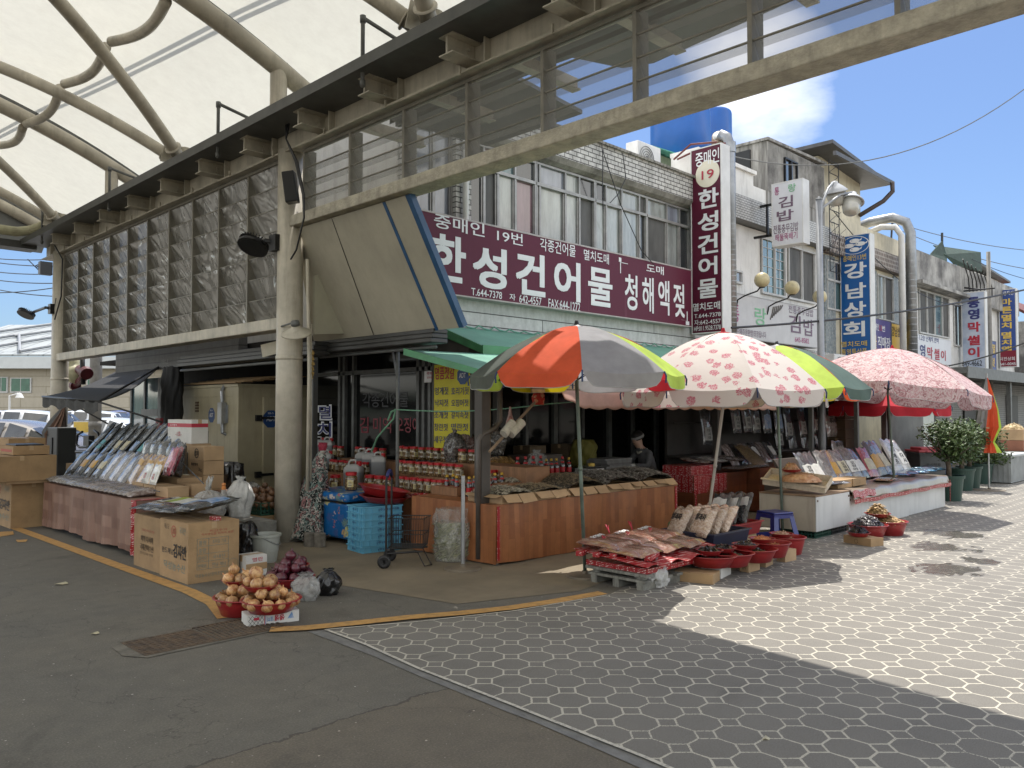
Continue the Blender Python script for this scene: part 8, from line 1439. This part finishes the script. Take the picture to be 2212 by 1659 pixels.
# basins on cartons
def at_c(x,y,z=0):return at(*VC(x,y),z=z)
CP=[('y','□',(0,0,0.01,0.01),BRN,0)]
def cart_at(xl,yb,xr,yb2,hh,dep,label,mat,s,ink):
 """carton whose long front edge runs from (xl,yb) to (xr,yb2) in the crop"""
 a,b=at_c(xl,yb),at_c(xr,yb2);L_=(b-a).length;ang=math.atan2(b.y-a.y,b.x-a.x)
 t=carton((0,L_,0,dep,0,hh),label,[('y',s,(0.3,0.25,0.7,0.75),ink,0.01)]if s else(),mat=mat,tape=False);t.location=(a+b)/2+Vector((-math.sin(ang),math.cos(ang),0))*dep/2;t.rotation_euler=(0,0,ang);return t
cart_at(835,918,1160,952,0.1,0.24,'long brown carton with a printed crest lying on the paving before the white carton',CARD,None,BRN)
q=at_c(990,900);
cart_at(1010,880,1225,905,0.115,0.3,'white carton with a round print under the dried mussel basin',CARDW,'○',BRN);cart_at(1380,840,1455,852,0.13,0.22,'tan carton with dark print under the second basin',CARDL,'멸치',BRN);cart_at(1530,800,1600,808,0.12,0.22,'tan carton under the third basin',CARDL,None,BRN);cart_at(1690,755,1760,766,0.13,0.22,'tan carton with dark print under the shrimp basin',CARDL,'새우',BRN)
bas=[(1187,818,0.24,0.11,0.118,'first'),(1340,812,0.235,0.13,0.1,'second'),(1550,775,0.225,0.13,0.1,'third'),(1690,735,0.2,0.15,0.1,'fourth'),(1835,715,0.19,0.2,0.0,'fifth')]
fill=[MUS,MUS,MUS,SHR,SHL];boff=[(0.0,0.02),(-0.02,0.06),(-0.06,0.06),(-0.07,0.06),(-0.06,0.05)]
nm=['dried mussels','dried anchovies dark','dried mussels','orange dried shrimp','pale dried shrimp']
for k,(x,y,r,h,z,o_)in enumerate(bas):
 p=at_c(x,y,z)+Vector((0.14,0.14,0));b=place(bs,(p.x,p.y,z),0,'dull red basin of dried seafood on the paving, %s from the snack pallet'%o_,'dried seafood basins',(r/0.24,r/0.24,h/0.13));b.data.materials[0]=RB
 shreds((p.x,p.y,z+h*0.55),r*0.75,r*0.75,h*0.35,160,0.04,0.01,fill[k],'dried seafood lying in the %s basin from the snack pallet'%o_,10+k)
 zb=z+h*0.93;c=(p.x+boff[k][0],p.y+boff[k][1],zb);place(bw,c,0,'small red bowl heaped with dried seafood on the %s basin from the snack pallet'%o_,'dried seafood bowls',(0.92,0.92,1));shreds((c[0],c[1],zb+0.022),0.1,0.1,0.045,260,0.045 if k<3 else 0.022,0.01 if k<3 else 0.006,fill[k],'dried seafood in the bowl on the %s basin from the snack pallet'%o_,20+k,curl=0.5)
# snack pallet
t=thing('pallet','weathered grey wooden pallet under the red wrapped snacks','pallet',(6.6,4.6,0));mb=MB()
for y in(4.33,4.6,4.86):mb.box(5.98,7.25,y,y+0.07,0.0,0.075)
for k in range(8):x=5.97+k*0.166;mb.box(x,x+0.1,4.3,4.96,0.0755,0.098)
mb.box(5.96,6.06,4.28,4.98,0.13,0.155);mb.box(6.0,6.08,4.34,4.42,0.098,0.13);mb.box(6.0,6.08,4.84,4.92,0.098,0.13);mb.build('boards',M('pallet_wood',(0.24,0.235,0.205),0.85,0.35,7,0.4,stretch=(1,5,1),bscale=60),t)
mb=MB();mb.box(6.0,7.3,4.3,5.0,0.156,0.2);mb.grid(lambda i,j:Vector((5.9+1.45*i,4.22+0.85*j,0.235+0.02*math.sin(i*25)*(1-j)+0.07*j)),40,8);tag(mb.build('wrapped_board',WRAP,solid=0.006),'board covered in red printed wrap on the grey pallet','board')
for k in range(5):mb=MB();mb.box(-0.02,0.28,-0.035,0.035,0,0.045);o=tag(mb.build('red_snack_box',WRAP,bevel=0.005),'slim red printed snack box on the wrapped board, %s from the parasol base'%ORD[k],'box');o.location=(5.95+0.06*k,4.98-0.15*k,0.262);o.rotation_euler=(0,0,R(20))
F_SN=mat_film('film_redsnack',[(0.2,0.06,0.04),(0.34,0.13,0.09),(0.42,0.24,0.17),(0.55,0.45,0.4)],9,stretch=(4,1,1))
for k in range(6):
 i,j=divmod(k,2);t=pack('dried_squid_bag','clear bag of reddish dried squid on the pallet, %s from the parasol base'%ORD[k],0.4,0.48,0.08,F_SN,None,seed=350+k);t['group']='dried squid bags on the pallet';t.location=(6.18+0.38*i,4.36+0.26*j,0.265+0.04*j);t.rotation_euler=axes((1,0.12,0.05),(-0.12,1,0.06))
 m=MB();m.text('오징어',Vector((-0.12,0.32,0.088)),(1,0,0),(0,1,0),0.2,0.07,0.06);m.build('print',INKW,t,local=True);m=MB();m.tube([(0.0,0.5,0.05),(0.03,0.53,0.07),(0.05,0.55,0.11),(0.02,0.56,0.12),(0,0.52,0.08)],0.007,6);m.build('tie',INKR,t,local=True,smooth=True)
def tub(x0,x1,y0,y1,z0,h,mat,name,label):
 mb=MB();e=0.03;mb.add([Vector(q)for q in((x0+e,y0+e,z0),(x1-e,y0+e,z0),(x1-e,y1-e,z0),(x0+e,y1-e,z0),(x0,y0,z0+h),(x1,y0,z0+h),(x1,y1,z0+h),(x0,y1,z0+h),(x0+0.02,y0+0.02,z0+h),(x1-0.02,y0+0.02,z0+h),(x1-0.02,y1-0.02,z0+h),(x0+0.02,y1-0.02,z0+h),(x0+e+0.02,y0+e+0.02,z0+0.01),(x1-e-0.02,y0+e+0.02,z0+0.01),(x1-e-0.02,y1-e-0.02,z0+0.01),(x0+e+0.02,y1-e-0.02,z0+0.01))],[(3,2,1,0),(0,1,5,4),(1,2,6,5),(2,3,7,6),(3,0,4,7),(4,5,9,8),(5,6,10,9),(6,7,11,10),(7,4,8,11),(8,9,13,12),(9,10,14,13),(10,11,15,14),(11,8,12,15),(12,13,14,15)]);mb.box(x0-0.015,x1+0.015,y0-0.015,y0-0.001,z0+h-0.015,z0+h);mb.box(x0-0.015,x0-0.001,y0,y1,z0+h-0.015,z0+h)
 return tag(mb.build(name,mat),label,'tub')
tub(7.45,8.2,4.5,5.15,0.16,0.17,M('navy_plastic',(0.02,0.024,0.05),0.4),'navy_tub','navy plastic tub holding bags of puffed crackers');mb=MB();mb.box(7.5,8.15,4.55,5.1,0,0.158);tag(mb.build('tub_stand',WOODG),'low wooden stand under the navy tub','stand')
for k in range(7):t=pack('cracker_bag','clear bag of puffed crackers in the navy tub, %s from the dried squid bags'%ORD[k],0.27,0.34,0.12,F_RICE,seed=370+k);t['group']='cracker bags';i,j=divmod(k,4);t.location=(7.5+0.17*j,4.98-0.3*i-0.02*j,0.24+0.02*i);t.rotation_euler=axes((-0.3,-0.95,0),(0.45,-0.1,0.75));m=MB();m.text('쌀과자',Vector((-0.08,0.16,0.125)),(1,0,0),(0,1,0),0.16,0.08,0.05);m.build('print',INKK,t,local=True)
tub(8.3,8.95,4.75,5.25,0.17,0.15,RB,'red_tub','bright red plastic tub holding black seaweed packets');carton((8.35,8.9,4.8,5.2,0,0.168),'pale box under the bright red tub',tape=False,mat=CARDL)
for k in range(3):t=pack('black_seaweed_pack','black seaweed packet with white label upright in the red tub, %s from the cracker bags'%ORD[k],0.26,0.42,0.08,F_BLK,LW,(0.1,0.6,0.9,0.85),INKK,None,seed=380+k);t['group']='black packets in the red tub';t.location=(8.38+0.16*k,5.02-0.05*k,0.24);t.rotation_euler=axes((-0.2,-0.95,0),(0.35,0,0.9))
p=at_c(960,420);bag((9.3,6.2,0),0.4,0.3,0.28,'green plastic sack slumped beside the end of the anchovy stall',M('green_sack',(0.02,0.11,0.02),0.4,0.3,6,0.6,bscale=12),91,tie=0.4);p=at_c(1500,580);bag((p.x+0.1,p.y+0.1,0),0.12,0.1,0.16,'small clear bag on the ground between the red tub and the stool',BAGC,92);p=at_c(690,990);bag((p.x+0.12,p.y+0.14,0),0.17,0.16,0.2,'pale shopping bag with torn openings slumped against the pallet',BAGW,95,True,0.5)
# far basins
def at_d(x,y,z=0):return at(*VD(x,y),z=z)
a,b=at_d(712,1175),at_d(940,1215);L_=(b-a).length;ang=math.atan2(b.y-a.y,b.x-a.x);t=carton((0,L_,0,0.22,0,0.1),'low brown carton with a crest under the dark seaweed bowl',[('y','○',(0.4,0.2,0.55,0.75),BRN,0)],tape=False);t.location=(a+b)/2+Vector((-math.sin(ang),math.cos(ang),0))*0.11;t.rotation_euler=(0,0,ang)
p=at_d(862,1130,0.1)+Vector((0.06,0.06,0));place(bw,(p.x,p.y,0.102),0,'red bowl of dark seaweed standing on the low brown carton','seaweed bowls',(0.95,0.95,1));shreds((p.x,p.y,0.13),0.11,0.11,0.09,260,0.07,0.008,SWD,'dark dried seaweed in the bowl on the low brown carton',31)
p=at_d(990,1160)+Vector((0.18,0.18,0));place(bs,(p.x,p.y,0),0,'dull red basin of purple black seaweed near the white counters','far basins',(0.98,0.98,1.35));shreds((p.x,p.y,0.13),0.2,0.2,0.14,700,0.08,0.008,SWD,'purple black seaweed heaped in the basin near the white counters',32)
p2=at_d(1165,1135)+Vector((0.18,0.18,0));place(bs,(p2.x,p2.y,0),0,'dull red basin of tan mushrooms near the white counters','far basins',(0.95,0.95,1.45));shreds((p2.x,p2.y,0.14),0.2,0.2,0.1,450,0.08,0.014,MUSH,'tan dried mushrooms in the basin near the white counters',33);place(bw,(p2.x-0.1,p2.y+0.1,0.235),0,'red bowl heaped with tan mushrooms above the mushroom basin','seaweed bowls',(1.1,1.1,1));shreds((p2.x-0.1,p2.y+0.1,0.26),0.13,0.13,0.13,420,0.08,0.014,MUSH,'tan dried mushrooms heaped in the upper bowl',34)
# ================================================================== potted trees, bins, chest
LEAF=M('dark_glossy_leaf',(0.085,0.13,0.035),0.5,0.4,3,col2=(0.04,0.07,0.02),spec=0.35);BARK=M('grey_bark',(0.17,0.135,0.1),0.9,0.3,12,0.4);POT=M('green_pot',(0.018,0.055,0.042),0.45,0.15,4)
def foliage(mb,c,rx,ry,rz,n,s,rnd):
 blobs=[(Vector((rnd.uniform(-0.65,0.65)*rx,rnd.uniform(-0.65,0.65)*ry,rnd.uniform(-0.6,0.6)*rz)),rnd.uniform(0.28,0.5))for _ in range(22)]
 for k in range(n):
  bc_,br=rnd.choice(blobs);d=Vector((rnd.gauss(0,1),rnd.gauss(0,1),rnd.gauss(0,1))).normalized()*br*rnd.uniform(0.6,1.05);p=Vector(c)+bc_+Vector((d.x*rx,d.y*ry,d.z*rz));a=Vector((rnd.gauss(0,1),rnd.gauss(0,1),rnd.gauss(0,0.6))).normalized();q=a.cross(Vector((rnd.gauss(0,.4),rnd.gauss(0,.4),1))).normalized();l=s*rnd.uniform(0.7,1.3);w=l*0.24;up=a.cross(q).normalized()*w*0.5
  mb.add([p,p+a*l*0.5+q*w+up,p+a*l,p+a*l*0.5-q*w+up,p+a*l*0.5],[(0,4,1),(1,4,2),(0,3,4),(3,2,4)])
def potted(px,py,pr,ph,cr,cz,h,label,seed,n=2600):
 rnd=random.Random(seed);p=at(px,py,z=0);p=p+Vector((pr*0.7,pr*0.7,0));t=thing('potted_tree',label,'potted tree',p,group=None);mb=MB();mb.lathe([(pr*0.78,0),(pr*0.8,0.01),(pr*0.98,ph-0.05),(pr*1.06,ph-0.05),(pr*1.08,ph),(pr*0.98,ph),(pr*0.92,ph-0.06),(0,ph-0.07)],p,32);mb.build('pot',POT,t,smooth=False)
 mb=MB();top=p+Vector((0,0,h-cz));mb.tube([p+Vector((0,0,ph-0.08)),p+Vector((0.03,0,ph+0.15)),p+Vector((0,0.03,ph+0.35))],0.05,8,r1=0.04);f=p+Vector((0,0.03,ph+0.33))
 for k in range(11):a=6.283*k/11+rnd.uniform(-0.2,0.2);e=p+Vector((cr*0.75*math.cos(a),cr*0.75*math.sin(a),h-cz*rnd.uniform(0.6,1.3)));mb.tube([f,f.lerp(e,0.5)+Vector((0,0,-0.06)),e],0.022,6,r1=0.006)
 mb.build('trunk',BARK,t,smooth=True);mb=MB();foliage(mb,(p.x,p.y,h-cz),cr,cr,cz,n,0.085,rnd);mb.build('foliage',LEAF,t);return t
potted(2066,1085,0.25,0.46,0.52,0.42,1.5,'round leafy tree in the nearest dark green pot beside the white counters',1,2400);potted(2092,1062,0.24,0.46,0.55,0.5,1.5,'leafy tree in the second green pot behind the nearest one',2);potted(2108,1056,0.24,0.46,0.5,0.45,1.4,'small tree in the pot squeezed between two other green pots',3,1800);potted(2133,1047,0.24,0.46,0.55,0.45,1.3,'tree in the darkest pot nearest the metal chest',4)
p=at(2002,1040,d=15.8);t=thing('waste_bin','grey wheeled food waste bin with pink lid','bin',(p.x,p.y,0),R(-45));mb=MB();mb.add([Vector(q)for q in((-0.21,-0.21,0),(0.21,-0.21,0),(0.21,0.21,0),(-0.21,0.21,0),(-0.27,-0.27,0.82),(0.27,-0.27,0.82),(0.27,0.27,0.82),(-0.27,0.27,0.82))],[(3,2,1,0),(0,1,5,4),(1,2,6,5),(2,3,7,6),(3,0,4,7),(4,5,6,7)]);mb.box(-0.285,0.285,-0.285,0.285,0.78,0.825);mb.build('body',M('bin_grey',(0.09,0.1,0.105),0.5),t,bevel=0.015,local=True);mb=MB();mb.box(-0.29,0.29,-0.3,0.29,0.827,0.87);mb.box(-0.22,0.22,-0.24,0.2,0.871,0.92);mb.box(-0.16,0.16,-0.33,-0.301,0.83,0.86);mb.build('lid',M('pink_lid',(0.55,0.13,0.15),0.5),t,bevel=0.02,local=True);m=MB();m.text('음식물류',Vector((-0.14,-0.262,0.56)),(1,0,0),(0,-0.07,1),0.28,0.06,0.02);m.text('전용수거용기',Vector((-0.14,-0.257,0.47)),(1,0,0),(0,-0.07,1),0.28,0.05,0.02);m.build('lettering',INKK,t,local=True)
p=at(2028,1060,d=17);mb=MB();mb.lathe([(0.24,0),(0.26,0.7),(0.28,0.7),(0.28,0.74),(0.2,0.74),(0,0.72)],(p.x,p.y,0),28);tag(mb.build('blue_drum',M('blue_drum_plastic',(0.02,0.11,0.33),0.4)),'blue plastic drum behind the nearest potted tree','drum');p=at(2032,1040,d=15.2);bag((p.x,p.y,0),0.16,0.16,0.4,'white sack standing behind the nearest green pot',BAGW,97,tie=0.7)
p=at(2165,1043,z=0);t=thing('metal_chest','low pale grey ribbed metal chest at the roadside past the potted trees','chest',(p.x+0.5,p.y+0.45,0));X,Y=p.x+0.2,p.y+0.15;mb=MB();mb.box(X-0.5,X+1.5,Y-0.4,Y+0.4,0.03,0.6)
for k in range(20):mb.box(X-0.5+k*0.1,X-0.47+k*0.1,Y-0.41,Y-0.4005,0.05,0.58)
for k in range(8):mb.box(X-0.51,X-0.5005,Y-0.38+k*0.1,Y-0.35+k*0.1,0.05,0.58)
mb.build('body',M('pale_grey_metal',(0.36,0.38,0.38),0.5,0.15,3,dirt=0.2),t);mb=MB();mb.box(X-0.53,X+1.53,Y-0.43,Y+0.43,0.601,0.65);mb.build('lid',M('pale_grey_metal2',(0.46,0.48,0.48),0.5,0.15,3),t,bevel=0.01)
for k in range(2):p=at(2190,975,d=20);carton((p.x-0.4,p.x+0.5,p.y-0.3,p.y+0.3,0.66+0.26*k,0.915+0.26*k),('grey' if k else 'reddish')+' carton stacked past the metal chest',tape=False,mat=CARDL if k else M('reddish_card',(0.3,0.13,0.08),0.8))
mb=MB();p=at(2190,975,d=20);mb.box(p.x-0.6,p.x+0.7,p.y-0.4,p.y+0.4,0,0.655);tag(mb.build('metal_stand',GREYP),'grey stand under the cartons past the metal chest','stand');shreds((p.x,p.y,1.17),0.3,0.22,0.14,300,0.1,0.01,M('pale_straw',(0.5,0.38,0.2),0.7),'pale dried strands heaped on the cartons past the metal chest',41)
# ================================================================== cars and car park
def car(loc,rz,paint,label,suv=False,name='parked_car'):
 t=thing(name,label,'car',loc,rz);H1,H2=(0.98,1.66)if suv else(0.9,1.42);L_=4.7;W_=0.92
 st=[(-2.35,0.62,0.62),(-2.25,0.78,0.78),(-1.5,H1-0.04,H1-0.02),(-1.05,H1,H1+0.04),(-0.3,H1+0.02,H2-0.06),(0.3,H1+0.03,H2),(0.9,H1+0.04,H2-0.02),(1.45 if not suv else 1.8,H1+0.06,H2-(0.16 if not suv else 0.1)),(2.0 if not suv else 2.25,H1+0.04,H1+0.08),(2.32,0.8,0.82),(2.36,0.6,0.6)]
 rings=[]
 for x,zb,zr in st:
  tp=1-0.12*(abs(x)/2.36)**4;w=W_*tp;cab=zr-zb;wr=w*(0.97-0.32*min(1,cab/0.5));rings.append([Vector((x,s*ww,z))for s,seq in((-1,((w*0.92,0.25),(w,0.42),(w,zb-0.18 if zb>0.7 else zb-0.1),(w*0.97,zb),(wr,zr),(wr*0.5,zr+0.03))),(1,((wr*0.5,zr+0.03),(wr,zr),(w*0.97,zb),(w,zb-0.18 if zb>0.7 else zb-0.1),(w,0.42),(w*0.92,0.25))))for ww,z in seq])
 bd,gl=MB(),MB();n=12;bd.add([q for r_ in rings for q in r_],[(i*n+k,i*n+(k+1)%n,(i+1)*n+(k+1)%n,(i+1)*n+k)for i in range(len(rings)-1)for k in range(n)]+[tuple(range(n))[::-1],tuple((len(rings)-1)*n+k for k in range(n))])
 for i in range(3,8):
  for k in(3,7,4,5,6):
   if k in(4,5,6)and i not in(3,7):continue
   q=[rings[i][k],rings[i][(k+1)%n],rings[i+1][(k+1)%n],rings[i+1][k]];c=sum(q,Vector())/4;nn=(q[1]-q[0]).cross(q[3]-q[0])
   if nn.length<1e-5:continue
   nn.normalize();nn=nn if nn.dot(c-Vector((0,0,0.7)))>0 else-nn;gl.add([c+(a-c)*0.84+nn*0.004 for a in q],[(0,1,2,3)])
 bd.build('body',paint,t,local=True,smooth=True,sub=1);gl.build('window',G_DARK,t,local=True)
 for x in(-1.4,1.4):
  for s in(-1,1):
   T4=Matrix.Translation((x,s*0.84,0.33))@Matrix.Rotation(R(90),4,'X');mb=MB();mb.lathe([(0.2,-0.1),(0.31,-0.1),(0.33,-0.05),(0.33,0.05),(0.31,0.1),(0.2,0.1)],n=28,M4=T4);w=mb.build('wheel',BLACK,t,local=True,smooth=False);mb=MB();mb.lathe([(0,0.085),(0.06,0.085),(0.2,0.06),(0.2,-0.06),(0.06,-0.085),(0,-0.085)],n=24,M4=T4);
   for q in range(10):mb.box(0.05,0.2,-0.012,0.012,-0.095,0.095,M4=T4@Matrix.Rotation(R(36*q),4,'Z'))
   mb.build('rim',STEELP,w,local=True)
 for s in(-1,1):
  mb=MB();mb.box(-2.345,-2.2,s*0.62-0.17,s*0.62+0.17,0.6,0.72);mb.build('headlight',LGL,t,local=True);mb=MB();mb.box(2.25,2.36,s*0.64-0.18,s*0.64+0.18,0.68,0.8);mb.build('tail_light',INKR,t,local=True);mb=MB();mb.box(-0.98,-0.84,s*0.98-0.09,s*0.98+0.09,H1,H1+0.13);mb.build('mirror',paint,t,local=True,bevel=0.03)
 return t
PSIL=M('champagne_paint',(0.27,0.245,0.215),0.25,0.05,2,metal=0.5,coat=0.8);PWH=M('car_white',(0.5,0.52,0.54),0.3,0.04,2,coat=0.8);PBL=M('car_blue',(0.03,0.05,0.16),0.3,0.04,2,coat=0.8)
def on(px,d):q=at(px,890,d=d);return Vector((q.x,q.y,0))
car(on(-20,18.5),R(-50),PSIL,'champagne silver sedan parked closest behind the left cartons');car(on(15,26),R(-47),PWH,'white car with long roofline parked behind the silver sedan',True);car(on(-40,33),R(-40),PWH,'white car farther back at the edge of the car park',True);car(on(80,36),R(-45),PWH,'white saloon far behind the far column');car(on(215,25),R(-60),PWH,'white car seen through the gap beside the black awning');car(on(245,34),R(-45),PBL,'dark blue car far back in the gap beside the black awning',True);car(on(160,31),R(-45),PWH,'white car behind the exercise bike',True)
rnd=random.Random(5);p=on(31,44);t=thing('clipped_bush','rounded clipped bush before the office building','bush',p);mb=MB();foliage(mb,(p.x,p.y,0.1),0.75,0.75,1.0,3000,0.14,rnd);
for k in range(1800):
 a=rnd.uniform(0,6.283);z=rnd.uniform(-1.2,0.8);r=0.85*math.sqrt(max(0,1-(max(z,0)/0.85)**2))*(1 if z>0 else 1-0.1*z*z);q=p+Vector((r*math.cos(a),r*math.sin(a),z-0.3));d=Vector((rnd.gauss(0,1),rnd.gauss(0,1),rnd.gauss(0,1))).normalized()*0.09;e=d.orthogonal().normalized()*0.05;mb.add([q-d,q+e,q+d,q-e],[(0,1,2,3)])
mb.build('foliage',M('bush_green',(0.10,0.12,0.03),0.7,0.4,3,col2=(0.05,0.07,0.02)),t);mb=MB();mb.tube([(p.x,p.y,-0.02),(p.x,p.y,0.6)],0.08,6);mb.build('trunk',BARK,t)
q=on(20,40);mb=MB();mb.tube([(q.x,q.y,0),(q.x,q.y,2.4),(q.x+0.3,q.y-0.3,2.5)],0.05,8);mb.lathe([(0.2,0),(0.1,0.2),(0,0.25)],(q.x+0.35,q.y-0.35,2.3),14);tag(mb.build('car_park_lamp',WHITE),'thin white lamp post beside the clipped bush','lamp')
for k,(px,py,r)in enumerate(((133,1263,0.05),(206,1371,0.025),(1655,1600,0.02))):
 p=at(px,py,z=0);mb=MB();mb.add([p+Vector((r*(1+0.5*math.sin(i*2.3))*math.cos(i*0.9),r*math.sin(i*0.9)*0.8,0.012+0.006*math.sin(i*2)))for i in range(7)],[tuple(range(7))]);tag(mb.build('paper_scrap',LC,solid=0.002),'pale litter scrap, '+['flattest and nearest the left yellow line','small one on the open asphalt before the drain cover','tiny one on the paving'][k],'litter')
# hills on the horizon keep the sky line closed
mb=MB();pts=[]
for k in range(60):
 a=R(-60+k*5);h=18+12*noise.noise(Vector((k*0.35,2,0)));d=700;c=Vector((math.sin(a)*d,math.cos(a)*d,0));pts.append((c,h))
vs=[]
for c,h in pts:vs+=[c+Vector((0,0,-2)),c*1.1+Vector((0,0,max(6,h)))]
mb.add(vs,[(2*i,2*i+2,2*i+3,2*i+1)for i in range(59)]);struct(mb.build('hills',M('hill_green',(0.06,0.09,0.06),0.9,0.3,0.02),local=True))
